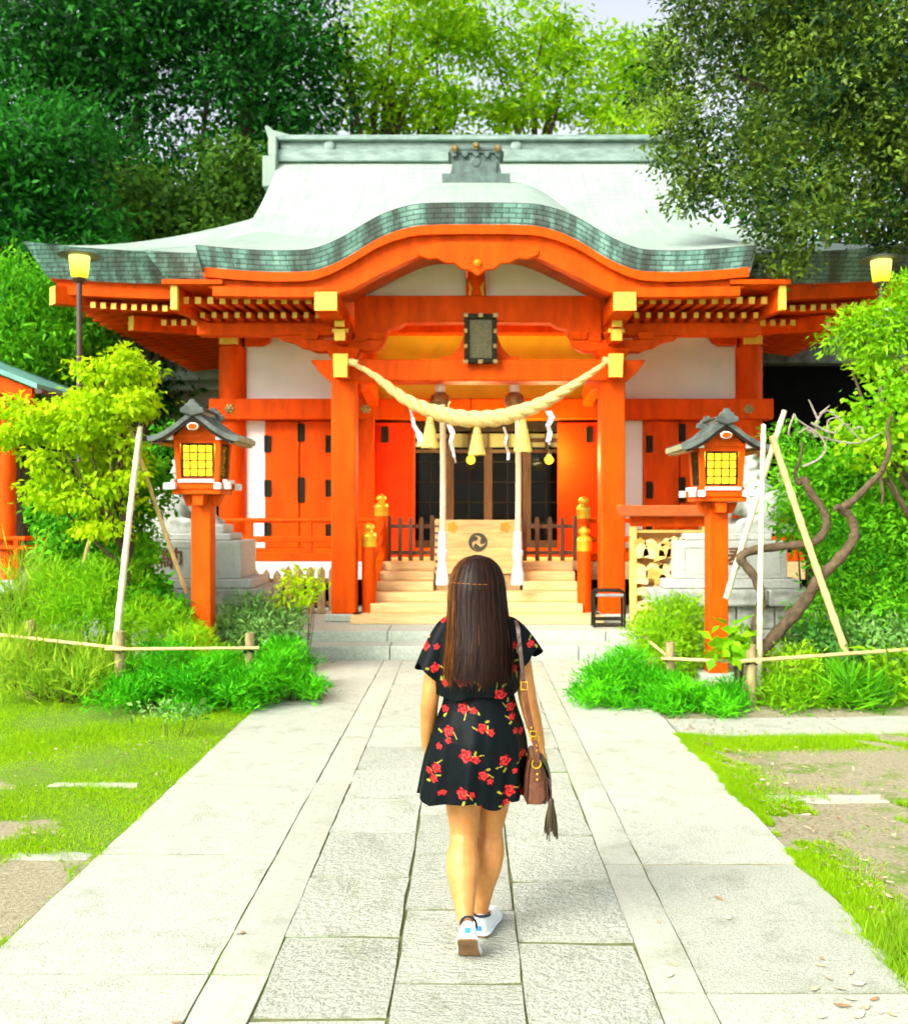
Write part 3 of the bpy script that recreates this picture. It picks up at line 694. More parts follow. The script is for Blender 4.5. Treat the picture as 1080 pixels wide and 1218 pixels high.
# rainbow beam with shaped underside
xm = (XP[0] + XP[1]) / 2; hb = 1.66
pr = [(-hb, 4.02), (-1.52, 4.03), (-1.42, 4.10), (-1.30, 4.12), (-1.2, 4.20), (-1.08, 4.225), (-.98, 4.285), (0, 4.30), (.98, 4.285), (1.08, 4.225), (1.2, 4.20), (1.30, 4.12), (1.42, 4.10), (1.52, 4.03), (hb, 4.02), (hb, 4.65), (-hb, 4.65)]
g = MB(); g.prism([(xm + a, b) for a, b in pr], 'y', 12.985, 13.215); g.build('rainbow_beam', 'verm', hall, bevel=.012)
# gable infill panels and the strut between them
for a, b in ((-1.75, -.13), (.13, 1.75)):
    g = MB(); D = np.linspace(a, b, 16); g.prism([(XK + d, 4.651) for d in D] + [(XK + d, zb(d) + .15) for d in D[::-1]], 'y', 13.08, 13.12); g.build('gable_panel', 'plaster', hall)
g = MB(); g.prism([(XK - .12, 4.651), (XK + .14, 4.651), (XK + .11, 5.2), (XK - .09, 5.2)], 'y', 12.95, 13.14); g.build('gable_strut', 'verm', hall, bevel=.01)
for s_ in (-1, 1):
    g = MB(); g.tube([(XK + .01 + s_ * .09, 12.94, 4.64), (XK + .01 + s_ * .07, 12.94, 4.74), (XK + .01 + s_ * .10, 12.94, 4.82)], [.015, .02, .006], 6); g.build('strut_trim', 'yellow', hall)
# frog-leg strut behind the plaque
fl = [(521, 431), (545, 430), (546, 423), (551, 410), (556, 395), (586, 395), (591, 410), (597, 423), (598, 430), (622, 431), (617, 424), (606, 423), (598, 414), (592, 402), (588, 390), (554, 390), (550, 402), (543, 414), (536, 423), (526, 424)]
fl = [(522, 431), (526, 425), (537, 424), (546, 414), (552, 398), (556, 386), (586, 386), (591, 398), (597, 414), (606, 424), (617, 425), (621, 431)]
g = MB(); g.prism([(PX(a, 13.05), PZ(b, 13.05)) for a, b in fl], 'y', 13.0, 13.12); g.build('frog_leg_strut', 'verm', hall, bevel=.008)

# ---- hall walls
YW = 16.0; XL, XRt = -3.88, 4.68; XI = (-1.66, 2.32)
def wall_panel(x0, x1, z0, z1, m, name='wall_panel', y=YW + .04):
    g = MB(); g.box(x0, x1, y, y + .06, z0, z1); return g.build(name, m, hall)
for x in (XL, XRt):
    g = MB(); g.lathe([(.225, 0), (.225, 3.48)], (x, YW + .05, .98), 20); g.build('main_post', 'verm', hall, smooth=True)
    g = MB(); g.box(x - .16, x + .16, YW - .22, YW + .2, 4.47, 4.64, mfront=1); g.build('post_capital', ['verm', 'yellow'], hall, bevel=.01)
    g = MB(); g.prism([(x + .23, 4.62), (x + .23, 4.48), (x + .5, 4.48), (x + .62, 4.54), (x + .66, 4.62)] if x < 0 else [(x - .23, 4.62), (x - .66, 4.62), (x - .62, 4.54), (x - .5, 4.48), (x - .23, 4.48)], 'y', YW - .12, YW + .1); g.build('bracket_arm', 'verm', hall, bevel=.01)
for x in XI:
    g = MB(); g.box(x - .15, x + .15, YW - .12, YW + .2, .98, 4.75); g.build('inner_post', 'verm', hall, bevel=.015)
def beam(x0, x1, z0, z1, y0=YW - .17, y1=YW + .1, m='verm', name='wall_beam'):
    g = MB(); g.box(x0, x1, y0, y1, z0, z1); return g.build(name, m, hall, bevel=.012)
beam(XL - .32, XRt + .32, 3.25, 3.585, YW - .26, YW + .1)
beam(XL - .3, XRt + .3, 4.66, 4.86, YW - .2, YW + .1)
beam(XL - .3, XRt + .3, 4.865, 5.2, YW - .06, YW + .1)
beam(XL + .2, XRt - .2, .98, 1.14, YW - .1, YW + .1, name='sill_beam')
for px in (273, 435, 724, 891):
    g = MB(); c = (PX(px, 15.72), YW - .262, PZ(486, 15.72))
    for k in range(6):
        a = k * math.pi / 3; g.ball((c[0] + .052 * math.cos(a), c[1], c[2] + .052 * math.sin(a)), (.035, .018, .035), 8)
    g.ball(c, (.05, .03, .05), 10); g.build('nail_cover', 'brass', hall, smooth=True)
wall_panel(XL + .2, XI[0] - .15, 3.585, 4.66, 'plaster'); wall_panel(XI[1] + .15, XRt - .2, 3.585, 4.66, 'plaster')
wall_panel(XI[0] + .15, XI[1] - .15, 3.585, 4.66, 'plaster_y')
beam(XI[0] + .15, XI[1] - .15, 3.08, 3.25, YW + .02, YW + .2, 'dark', 'door_header')
# folding doors
def door(x0, x1, z0=1.14, z1=3.24, y=YW - .03, m='verm', hinges=(), name='door_leaf'):
    g = MB(); g.box(x0 + .008, x1 - .008, y, y + .07, z0, z1); d = g.build(name, m, hall, bevel=.012)
    for hx, hz, hh in hinges:
        h = MB(); poly = [(hx - .045, hz - hh / 2), (hx + .03, hz - hh / 2), (hx + .045, hz - hh / 2 + .02), (hx + .045, hz + hh / 2 - .02), (hx + .03, hz + hh / 2), (hx - .045, hz + hh / 2)]
        h.prism(poly, 'y', y - .018, y - .001); h.tube([(hx - .055, y - .015, hz - hh / 2), (hx - .055, y - .015, hz + hh / 2)], .016, 8); h.build('hinge', 'iron', d)
    return d
wall_panel(XL + .2, -3.34, 1.14, 3.25, 'white', 'wall_strip')
zA, zB, zC, zD = 2.86, 2.14, 1.42, 2.86
door(-3.34, -2.76, hinges=((-3.27, 2.86, .28), (-3.27, 2.13, .28), (-3.27, 1.42, .28)))
door(-2.76, -2.18, hinges=((-2.72, 3.05, .30), (-2.72, 2.1, .42), (-2.26, 2.86, .28), (-2.26, 2.13, .28), (-2.26, 1.4, .28)))
wall_panel(-2.18, XI[0] - .15, 1.14, 3.25, 'verm')
wall_panel(XI[1] + .15, 2.92, 1.14, 3.25, 'plaster', 'wall_strip')
door(2.92, 3.52, hinges=((3.03, 2.86, .28), (3.03, 2.1, .28), (3.03, 1.42, .28)))
door(3.52, 4.12, hinges=((3.57, 3.05, .30), (3.57, 2.1, .42)))
wall_panel(4.12, XRt - .2, 1.14, 3.25, 'verm')
# central opening: leaves folded back
door(-1.50, -.84, .98, 3.20, YW - .22, 'verm_red', hinges=((-1.32, 3.0, .26),))
door(1.48, 2.16, .98, 3.20, YW - .22, 'verm_red', hinges=((2.02, 3.0, .26),))
# reveals beside the open leaves
for x0, x1 in ((-1.66, -1.50), (2.17, 2.30)):
    g = MB(); g.box(x0, x1, YW - .42, YW - .13, .98, 3.24); g.build('jamb', 'verm', hall)
# lattice doors and the dark room behind
for k in range(4):
    x0 = -.95 + k * .66; x1 = x0 + .66
    g = MB(); y = YW + .55 + (.04 if k in (1, 2) else 0)
    g.box(x0, x0 + .07, y, y + .05, .99, 3.0); g.box(x1 - .07, x1, y, y + .05, .99, 3.0); g.box(x0 + .07, x1 - .07, y, y + .05, 2.93, 3.0); g.box(x0 + .07, x1 - .07, y, y + .05, .99, 1.25)
    dd = g.build('lattice_door', M['latt'] if 'latt' in M else 'brownwood', hall)
    g = MB()
    for zz in (1.55, 1.9, 2.25, 2.6): g.box(x0 + .07, x1 - .07, y + .01, y + .03, zz - .012, zz + .012)
    g.box((x0 + x1) / 2 - .012, (x0 + x1) / 2 + .012, y + .032, y + .046, 1.25, 2.93); g.build('glazing_bars', 'dark', dd)
    g = MB(); g.box(x0 + .07, x1 - .07, y + .047, y + .049, 1.25, 2.93); g.build('pane', M['darkglass'] if 'darkglass' in M else 'iron', dd)
g = MB()
for k in range(9): g.box(-.95 + k * .33 - .02, -.95 + k * .33 + .02, YW + .5, YW + .56, 2.80, 3.08)
g.box(-.95, 1.69, YW + .47, YW + .53, 2.745, 2.80); g.build('transom_lattice', 'brownwood', hall)
g = MB(); g.box(-.95, 1.69, YW + .58, YW + .6, 2.85, 3.08); g.build('transom_paper', mat('aged_transom_paper', (.5, .42, .2), .8), hall)
g = MB()
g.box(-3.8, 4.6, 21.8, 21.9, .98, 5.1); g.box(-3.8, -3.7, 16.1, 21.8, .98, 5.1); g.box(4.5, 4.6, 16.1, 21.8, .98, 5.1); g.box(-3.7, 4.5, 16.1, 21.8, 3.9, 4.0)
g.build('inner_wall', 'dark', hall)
g = MB(); g.box(-4.2, 5.0, 14.62, 21.9, .86, .998); g.build('floor', 'hinoki', hall)
for x in (XL + .02, XRt - .02):
    g = MB(); g.box(x - .06, x + .06, 16.1, 21.9, .98, 5.1); g.build('side_wall', 'verm', hall)
# hall lamps hanging inside the doorway
M['bulb'] = emis('lamp_bulb', (1.0, 0.58, 0.02), 1.6)
for px in (560, 653):
    x = PX(px, 15.55); z = PZ(547, 15.55)
    lp = thing('hanging_lamp', (x, 15.55, z), 'small glowing round lamp hanging inside the shrine doorway, ' + ('near the middle tassel' if px == 560 else 'beside the right open door leaf'), 'lamp', 'doorway lamps')
    g = MB(); g.ball((x, 15.55, z), .07, 14); g.build('globe', 'bulb', lp, smooth=True)
    g = MB(); g.lathe([(.03, .07), (.05, .08), (.03, .11), (.008, .13), (.008, 1.0)], (x, 15.55, z), 10); g.build('fitting', 'iron', lp, smooth=True)
    ld = bpy.data.lights.new('lamp_light', 'POINT'); ld.energy = 30; ld.color = (1.0, .90, .36); ld.shadow_soft_size = .06
    lo = bpy.data.objects.new('lamp_light', ld); COL.objects.link(lo); lo.parent = lp; lo.matrix_parent_inverse = Matrix.Translation(-lp.location); lo.location = (x, 15.43, z + .02)
# veranda edge and railing
for x0, x1 in ((-4.3, -1.38), (1.72, 5.1)):
    g = MB(); g.box(x0, x1, 14.55, 14.62, .72, .985); g.build('veranda_fascia', 'white' if x0 < 0 else 'hinoki', hall, bevel=.008)
    for k in range(int((x1 - x0) / .95) + 1):
        xx = x0 + .12 + k * .95
        g = MB(); g.box(xx - .09, xx + .09, 14.75, 14.95, .27, .86); g.build('floor_post', 'dark', hall)
    rail = MB(); rail.tube([(x0, 14.66, PZ(619, 14.66)), (x1, 14.66, PZ(619, 14.66))], .036, 10); rail = rail.build('railing', 'verm', hall, smooth=True)
    g = MB(); g.box(x0, x1, 14.60, 14.72, 1.28, 1.37); g.build('middle_rail', 'verm', rail, bevel=.008)
    g = MB(); g.box(x0, x1, 14.58, 14.74, 1.0, 1.12); g.build('bottom_rail', 'verm', rail, bevel=.008)
    n = 3
    for k in range(n + 1):
        xx = x0 + .1 + (x1 - x0 - .2) * k / n
        g = MB(); g.box(xx - .05, xx + .05, 14.61, 14.71, 1.12, PZ(621, 14.66)); g.build('railing_post', 'verm', rail, bevel=.006)
g = MB(); g.box(-4.25, 5.05, 15.3, 15.34, .27, .86); g.build('underfloor_shade_sheet', 'shadeblack', hall)  # black sheet stands in for the shade under the veranda

# ================================================================ PORCH STAIRS
st = thing('porch_stairs', (.14, 13, .27), 'pale wooden stairs with red railings climbing to the shrine doorway', 'stairs')
x0, x1 = -1.30, 1.57
g = MB(); g.box(-1.52, 1.80, 12.62, 13.20, .272, .372); g.build('stair_base', 'hinoki', st, bevel=.008)
rise = (1.0 - .372) / 5
bx0, bx1 = -.47, .80      # gap for the offering box
for k in range(5):
    za, zb_ = .372 + k * rise, .372 + (k + 1) * rise; ya = 13.05 + k * .31; yb = 14.62
    spans = [(x0, x1)] if k < 2 else [(x0, bx0), (bx1, x1)]
    for a, b in spans:
        g = MB(); g.box(a, b, ya, yb if k >= 2 or True else ya + .31, za + .001, zb_); g.build('stair_tread', 'hinoki', st, bevel=.012, seg=2)
for (pxa, pya, pxb, pyb) in ((438.8, 622, 453.6, 588), (695, 627, 694, 591)):
    xa, xb = PX(pxa, 13.2), PX(pxb, 14.55)
    for x, y, zb0, top in ((xa, 13.2, .372, PZ(pya, 13.2)), (xb, 14.55, 1.0, PZ(pyb, 14.55))):
        n = MB(); n.lathe([(.098, 0), (.098, top - .32 - zb0)], (x, y, zb0), 16); nw = n.build('newel_post', 'verm', st, smooth=True)
        c = MB(); c.lathe([(.104, 0), (.104, .12), (.108, .13), (.108, .15), (.10, .16), (.085, .19), (.05, .205), (.045, .22), (.07, .235), (.082, .262), (.07, .295), (.03, .32), (.004, .335)], (x, y, top - .325), 18); c.build('gilt_cap', 'gold', nw, smooth=True)
    for dz, th in ((-.50, .045), (-.72, .04)):
        g = MB(); za = PZ(pya, 13.2) + dz + .08; zb2 = PZ(pyb, 14.55) + dz + .08
        g.hexa([(xa - th, 13.2, za - .05), (xa + th, 13.2, za - .05), (xb + th, 14.55, zb2 - .05), (xb - th, 14.55, zb2 - .05)], [(xa - th, 13.2, za + .05), (xa + th, 13.2, za + .05), (xb + th, 14.55, zb2 + .05), (xb - th, 14.55, zb2 + .05)]); g.build('hand_rail', 'verm', st, bevel=.01)
    g = MB(); g.hexa([(xa - .05, 13.25, .38), (xa + .05, 13.25, .38), (xb + .05, 14.6, .95), (xb - .05, 14.6, .95)], [(xa - .05, 13.25, .56), (xa + .05, 13.25, .56), (xb + .05, 14.6, 1.16), (xb - .05, 14.6, 1.16)]); g.build('stair_stringer', 'verm', st)

# low brown gates at the head of the stairs
def picket_gate(xa, xb, label):
    fn = thing('picket_fence', ((xa + xb) / 2, 14.62, 1.0), label, 'fence', 'low brown pickets at the stair head')
    n = 5
    for k in range(n):
        x = xa + (xb - xa) * k / (n - 1); top = 1.66 + (.03 if k in (0, n - 1) else 0)
        g = MB(); g.prism([(x - .032, 1.0), (x + .032, 1.0), (x + .032, top - .04), (x + .015, top), (x - .015, top), (x - .032, top - .04)], 'y', 14.60, 14.64); g.build('picket', 'brownwood', fn, bevel=.005)
    for z in (1.12, 1.52):
        g = MB(); g.box(xa - .03, xb + .03, 14.642, 14.68, z - .03, z + .03); g.build('rail', 'brownwood', fn, bevel=.005)
picket_gate(PX(463, 14.62), PX(514, 14.62), 'low brown picket fence left of the offering box')
picket_gate(PX(624, 14.62), PX(684, 14.62), 'low brown picket fence right of the offering box')

# ================================================================ OFFERING BOX
ob = thing('offering_box', (.165, 13.7, .62), 'pale wooden offering box with dark round swirl crest on the stairs', 'offering box')
bx, by = .165, 13.70; W = .615
g = MB()
for k in range(4):
    z0 = .86 + k * .192; g.box(bx - W + .06, bx + W - .06, by, by + .04, z0, z0 + .19)
    p = g.build('front_board', 'boxwood', ob, bevel=.004); g = MB()
for s_ in (-1, 1):
    g = MB(); xa = bx + s_ * (W - .03); g.box(xa - .03, xa + .03, by - .008, by + .75, .86, 1.632); sp_ = g.build('side_board', 'boxwood', ob, bevel=.006)
    for k in range(7):
        h = MB(); h.box(xa - .028, xa + .028, by - .012, by - .0085, .92 + k * .1, .955 + k * .1); h.build('joint_tenon', 'brownwood', sp_)
g = MB(); g.box(bx - W + .06, bx + W - .06, by + .70, by + .74, .86, 1.6); g.build('back_board', 'boxwood', ob)
for k in range(9):
    g = MB(); yy = by + .06 + k * .075; g.prism([(yy - .025, 1.575), (yy + .025, 1.575), (yy, 1.612)], 'x', bx - W + .06, bx + W - .06); g.build('slat', 'boxwood', ob)
g = MB(); g.box(bx - W + .02, bx + W - .02, by + .03, by + .72, .625, .855); g.build('pedestal', 'oldwood', ob, bevel=.006)
# swirl crest (three commas) painted dark
def comma(cx, cz, r, a0):
    pts = []
    hr = r * .42
    head = [(cx + math.cos(a0) * r * .52 + math.cos(t) * hr, cz + math.sin(a0) * r * .52 + math.sin(t) * hr) for t in np.linspace(a0 - 2.6, a0 + .2, 12)]
    outer = [(cx + math.cos(a0 + t) * r * .96, cz + math.sin(a0 + t) * r * .96) for t in np.linspace(.25, 2.0, 14)]
    inner = [(cx + math.cos(a0 + t) * r * (.96 - .52 * (1 - t / 2.0)), cz + math.sin(a0 + t) * r * (.96 - .52 * (1 - t / 2.0))) for t in np.linspace(1.9, .55, 10)]
    return head + outer + inner
cr = MB(); cz = PZ(645, 13.7); cxx = PX(568.5, 13.7)
for k in range(3): cr.prism(comma(cxx, cz, .125, k * 2 * math.pi / 3 + .4), 'y', by - .006, by - .001)
ringp = []
g = MB()
for k in range(40):
    a, b = 2 * math.pi * k / 40, 2 * math.pi * (k + 1) / 40
    cr.prism([(cxx + .118 * math.cos(a), cz + .118 * math.sin(a)), (cxx + .134 * math.cos(a), cz + .134 * math.sin(a)), (cxx + .134 * math.cos(b), cz + .134 * math.sin(b)), (cxx + .118 * math.cos(b), cz + .118 * math.sin(b))], 'y', by - .006, by - .001)
cr.build('swirl_crest', mat('crest_ink', (.05, .045, .02), .6), ob)
for px in (538, 601):
    g = MB(); c = (PX(px, 13.7), PZ(627, 13.7))
    g.prism([(c[0] + .075 * (1 + .16 * math.cos(5 * t)) * math.cos(t), c[1] + .07 * (1 + .16 * math.cos(5 * t)) * math.sin(t)) for t in np.linspace(0, 2 * math.pi, 40, endpoint=False)], 'y', by - .008, by - .001); g.build('corner_flower_plate', mat('orange_lacquer', (.75, .25, .01), .4), ob)

# ================================================================ ROPES, BELLS, PLAQUE
# plaque
pq = thing('name_plaque', (.18, 12.8, 3.75), 'dark framed name plaque on the porch beam under the gable', 'plaque')
YQ = 12.80; qx0, qx1, qz0, qz1 = PX(554, YQ), PX(589, YQ), PZ(430, YQ), PZ(377, YQ); tl = .10
def qp(x, z, d=0): return (x, YQ - (z - qz0) * .18 - d, z)
g = MB(); g.hexa([qp(qx0, qz0), qp(qx1, qz0), qp(qx1, qz0, -.05), qp(qx0, qz0, -.05)], [qp(qx0, qz1), qp(qx1, qz1), qp(qx1, qz1, -.05), qp(qx0, qz1, -.05)]); g.build('board', mat('plaque_bronze', (.10, .085, .03), .5, .4, 30, .6, 50), pq)
for (a, b, c, d) in ((qx0 - .02, qx1 + .02, qz1 - .045, qz1 + .02), (qx0 - .02, qx1 + .02, qz0 - .02, qz0 + .045), (qx0 - .02, qx0 + .045, qz0 + .045, qz1 - .045), (qx1 - .045, qx1 + .02, qz0 + .045, qz1 - .045)):
    g = MB(); g.hexa([qp(a, c, .03), qp(b, c, .03), qp(b, c, -.055), qp(a, c, -.055)], [qp(a, d, .03), qp(b, d, .03), qp(b, d, -.055), qp(a, d, -.055)]); g.build('frame_bar', 'iron', pq, bevel=.008)
for cx in (qx0, (qx0 + qx1) / 2, qx1):
    for czz in (qz0, qz1):
        g = MB(); p = qp(cx, czz, .035); g.box(p[0] - .035, p[0] + .035, p[1] - .008, p[1] + .01, p[2] - .03, p[2] + .03); g.build('brass_fitting', 'brass', pq, bevel=.01)
for czz in (.33, .66):
    for cx in (qx0, qx1):
        p = qp(cx, qz0 + (qz1 - qz0) * czz, .035); g = MB(); g.box(p[0] - .028, p[0] + .028, p[1] - .008, p[1] + .01, p[2] - .03, p[2] + .03); g.build('brass_fitting', 'brass', pq, bevel=.01)

# sacred straw rope
YS = 12.72
cl = spline([P(a, b, YS) for a, b in ((420, 432), (446, 447), (478, 472), (508, 487), (540, 496), (570, 498.5), (606, 494), (648, 478), (690, 453), (722, 430))], 130)
sr = thing('sacred_straw_rope', tuple(cl[65]), 'thick twisted pale straw rope slung across the porch posts', 'rope')
def twist(curve, rad, turns, nstr, off, n, name, m, parent, phase=0):
    k = len(curve); L = np.concatenate([[0], np.cumsum(np.linalg.norm(np.diff(curve, axis=0), axis=1))]); L /= L[-1]
    for s_ in range(nstr):
        pts = []; rr = []
        for i in range(k):
            t = curve[min(i + 1, k - 1)] - curve[max(i - 1, 0)]; t /= np.linalg.norm(t)
            u = np.cross(t, (0, 1, 0)); u /= np.linalg.norm(u); v_ = np.cross(t, u)
            a = 2 * math.pi * (turns * L[i] + s_ / nstr) + phase; r = rad(L[i])
            pts.append(curve[i] + (u * math.cos(a) + v_ * math.sin(a)) * r * off); rr.append(r * (1 - off) * 1.12)
        g = MB(); g.tube(pts, rr, n); g.build(name, m, parent, smooth=True)
rfun = lambda t: .028 + .083 * math.sin(math.pi * min(1, max(0, t))) ** 1.15
twist(cl, rfun, 7.0, 3, .46, 12, 'strand', 'rope', sr)
for e in (0, -1):
    g = MB(); p = cl[e]; g.tube([(p[0] - .06, p[1], p[2] + .02), (p[0] + .06, p[1], p[2] - .0)], .05, 10); g.tube([(p[0] - (.1 if e == 0 else -.1), 12.75, p[2] + .03), (p[0], p[1], p[2])], .03, 8); g.build('lashing', 'rope', sr, smooth=True)
def tassel(px, py0, h, wd, label):
    x, y, z = P(px, py0, YS - .02)
    t = thing('straw_tassel', (x, y, z), label, 'tassel', 'straw tassels of the sacred rope')
    n = 44; rows = []
    prof = [(0.30, 0.0), (.38, .04), (.42, .12), (.36, .20), (.52, .30), (.68, .55), (.84, .8), (1.0, 1.0)]
    g = MB()
    for r, q in prof:
        rows.append([(x + (wd * r * (1 + (.07 if k % 2 else -.03) * (q > .25)) + 0) * math.cos(2 * math.pi * k / n), y + wd * r * math.sin(2 * math.pi * k / n), z - h * q + (rs.uniform(-.02, .02) if q == 1.0 else 0)) for k in range(n)])
    g.grid(rows, close=True, flip=True); g.add([rows[-1][k] for k in range(n)], [tuple(range(n))]); g.build('straw_skirt', 'straw', t)
    g = MB(); g.tube([(x + wd * .42 * math.cos(a), y + wd * .42 * math.sin(a), z - h * .19) for a in np.linspace(0, 2 * math.pi, 17)], .012, 6); g.build('binding', 'rope', t, smooth=True)
tassel(511.5, 496, .40, .112, 'straw tassel of the rope beside the left bell rope')
tassel(567.5, 508, .36, .112, 'straw tassel hanging at the lowest middle point of the rope')
tassel(622, 499, .42, .118, 'straw tassel of the rope beside the right bell rope')
def shide(px, py, seq, label):
    x, y, z = P(px, py, YS - .03); sh = thing('paper_streamer', (x, y, z), label, 'paper streamer', 'white zigzag paper streamers')
    cx, cz_ = x, z
    for k, (dx, dz, w_) in enumerate(seq):
        g = MB(); yy = y - .006 * (k % 2) - .003 * k
        tw = .03 * (1 if k % 2 else -1)
        g.hexa([(cx + dx - w_ / 2, yy + tw, cz_ - dz), (cx + dx + w_ / 2, yy - tw, cz_ - dz + .01), (cx + dx + w_ / 2, yy + .002 - tw, cz_ - dz + .01), (cx + dx - w_ / 2, yy + .002 + tw, cz_ - dz)], [(cx - w_ / 2, yy + tw, cz_), (cx + w_ / 2, yy - tw, cz_ + .01), (cx + w_ / 2, yy + .002 - tw, cz_ + .01), (cx - w_ / 2, yy + .002 + tw, cz_)])
        g.build('paper_fold', 'cloth', sh); cx += dx; cz_ -= dz * .93
shide(488, 487, [(.03, .12, .03), (.02, .11, .045), (.06, .10, .06), (.03, .11, .08), (-.02, .08, .08)], 'white paper streamer hanging beside the left porch post')
shide(534, 505, [(.05, .12, .07), (-.03, .12, .05), (.03, .12, .05), (.02, .10, .03), (.02, .08, .02)], 'white paper streamer beside the left bell rope, near the box crest')
shide(599, 508, [(.04, .12, .035), (-.02, .12, .03), (.04, .12, .03), (.0, .10, .03)], 'thin white paper streamer beside the right bell rope')
shide(652, 489, [(.05, .09, .09), (-.05, .11, .07), (.02, .10, .06), (-.02, .12, .06), (.02, .06, .04)], 'white paper streamer hanging beside the right porch post')
# bells with ropes
def bell(px, label1, label2):
    YB = 13.32; x, y, z = P(px, 477, YB)
    b = thing('shrine_bell', (x, y, z), label1, 'bell', 'shrine bells')
    prof = [(.02, .13), (.07, .12), (.125, .07), (.14, .0), (.148, -.012), (.14, -.025), (.12, -.08), (.06, -.12), (.01, -.13)]
    g = MB(); g.lathe(prof[::-1], (x, y, z), 20); g.build('bell_shell', 'brass', b, smooth=True)
    g = MB(); g.lathe([(.05, .11), (.075, .16), (.06, .22), (.09, .29), (.10, .33)], (x, y, z), 14); g.build('cloth_wrap', 'cloth', b, smooth=True)
    r = thing('bell_rope', (x, y, PZ(694, YB)), label2, 'rope', 'bell ropes over the offering box')
    pts = np.array([(x + .035 + .01 * math.sin(q * 3), y - .16 + .0, PZ(484 + (657 - 484) * q, YB)) for q in np.linspace(0, 1, 150)])
    twist(pts, lambda t: .041, 17, 3, .46, 8, 'strand', 'bellrope', r)
    xx = pts[-1][0]; yy = pts[-1][1]
    g = MB(); g.lathe([(.05, -.36), (.06, -.2), (.055, 0)], (xx, yy, PZ(632, YB)), 12); g.build('sleeve', 'cloth', r, smooth=True)
    zt0 = PZ(653, YB); n = 26
    prof = [(.055, 0), (.075, -.02), (.07, -.08), (.06, -.12), (.05, -.18), (.07, -.32), (.085, -.48)]
    g = MB(); rows = [[(xx + rr * (1 + .1 * (k % 2) * (q < -.15)) * math.cos(2 * math.pi * k / n), yy + rr * math.sin(2 * math.pi * k / n), zt0 + q) for k in range(n)] for rr, q in prof]
    g.grid(rows, close=True, flip=True); g.add(rows[-1], [tuple(range(n))]); g.add(rows[0], [tuple(reversed(range(n)))]); g.build('white_tassel', 'cloth', r)
bell(523.5, 'dull brass bell in white wrapping, left of the plaque above the offering box', 'twisted white bell rope hanging before the left end of the offering box')
bell(612, 'dull brass bell in white wrapping, right of the plaque above the offering box', 'twisted white bell rope hanging before the right end of the offering box')

# ================================================================ THINGS BESIDE THE STAIRS
# picket fence under the veranda
pf = thing('picket_fence', (-3, 13.9, .27), 'weathered pointed picket fence in front of the dark gap under the veranda', 'fence')
for k in range(9):
    x = PX(300 + 13.2 * k, 13.9) - .12; hgt = .66 + rs.uniform(-.04, .04)
    g = MB(); g.prism([(x - .055, .28), (x + .055, .28), (x + .055, .28 + hgt - .08), (x, .28 + hgt), (x - .055, .28 + hgt - .08)], 'y', 13.88, 13.91 + rs.uniform(0, .01)); g.build('picket', 'oldwood', pf, bevel=.005)
for z in (.42, .75):
    g = MB(); g.box(PX(297, 13.9) - .15, PX(395, 13.9) + .2, 13.925, 13.96, z - .03, z + .03); g.build('rail', 'oldwood', pf)
# votive plaque rack
YE = 12.25
er = thing('votive_rack', (2.45, YE, .27), 'red roofed rack of wooden votive plaques beside the right porch post', 'rack')
ex0, ex1 = PX(740, YE), PX(842, YE)
g = MB(); g.hexa([(ex0 - .02, YE - .2, PZ(614, YE)), (ex1, YE - .2, PZ(614, YE)), (ex1, YE + .2, PZ(614, YE)), (ex0 - .02, YE + .2, PZ(614, YE))], [(ex0 - .05, YE - .22, PZ(601, YE)), (ex1 + .03, YE - .22, PZ(601, YE)), (ex1 + .03, YE + .22, PZ(601, YE)), (ex0 - .05, YE + .22, PZ(601, YE))]); g.build('rack_roof', mat('dull_red_board', (.50, .11, .02), .5), er, bevel=.008)
g = MB(); g.box(ex0 + .1, ex1 - .02, YE - .04, YE + .04, PZ(626, YE), PZ(614, YE) - .002); g.build('top_beam', 'verm', er)
for px in (753, 838):
    xx = PX(px, YE); g = MB(); g.box(xx - .042, xx + .042, YE - .045, YE + .045, .27, PZ(626, YE) - .002); g.build('rack_post', 'emawood', er, bevel=.006)
for py in (632, 662, 691, 707, 722, 735):
    g = MB(); g.box(PX(757, YE), PX(834, YE), YE - .02, YE + .02, PZ(py + 1.5, YE), PZ(py - 1.5, YE)); g.build('hanging_rail', 'emawood', er)
g = MB(); g.box(PX(757, YE), PX(834, YE), YE + .10, YE + .13, PZ(745, YE), PZ(630, YE)); g.build('back_panel', mat('rack_back', (.55, .28, .05), .7), er)
kk = 0
rowname = {632: 'top rail of the votive rack', 662: 'second rail of the votive rack', 691: 'third rail of the votive rack', 707: 'lower rails of the votive rack', 722: 'lower rails of the votive rack'}
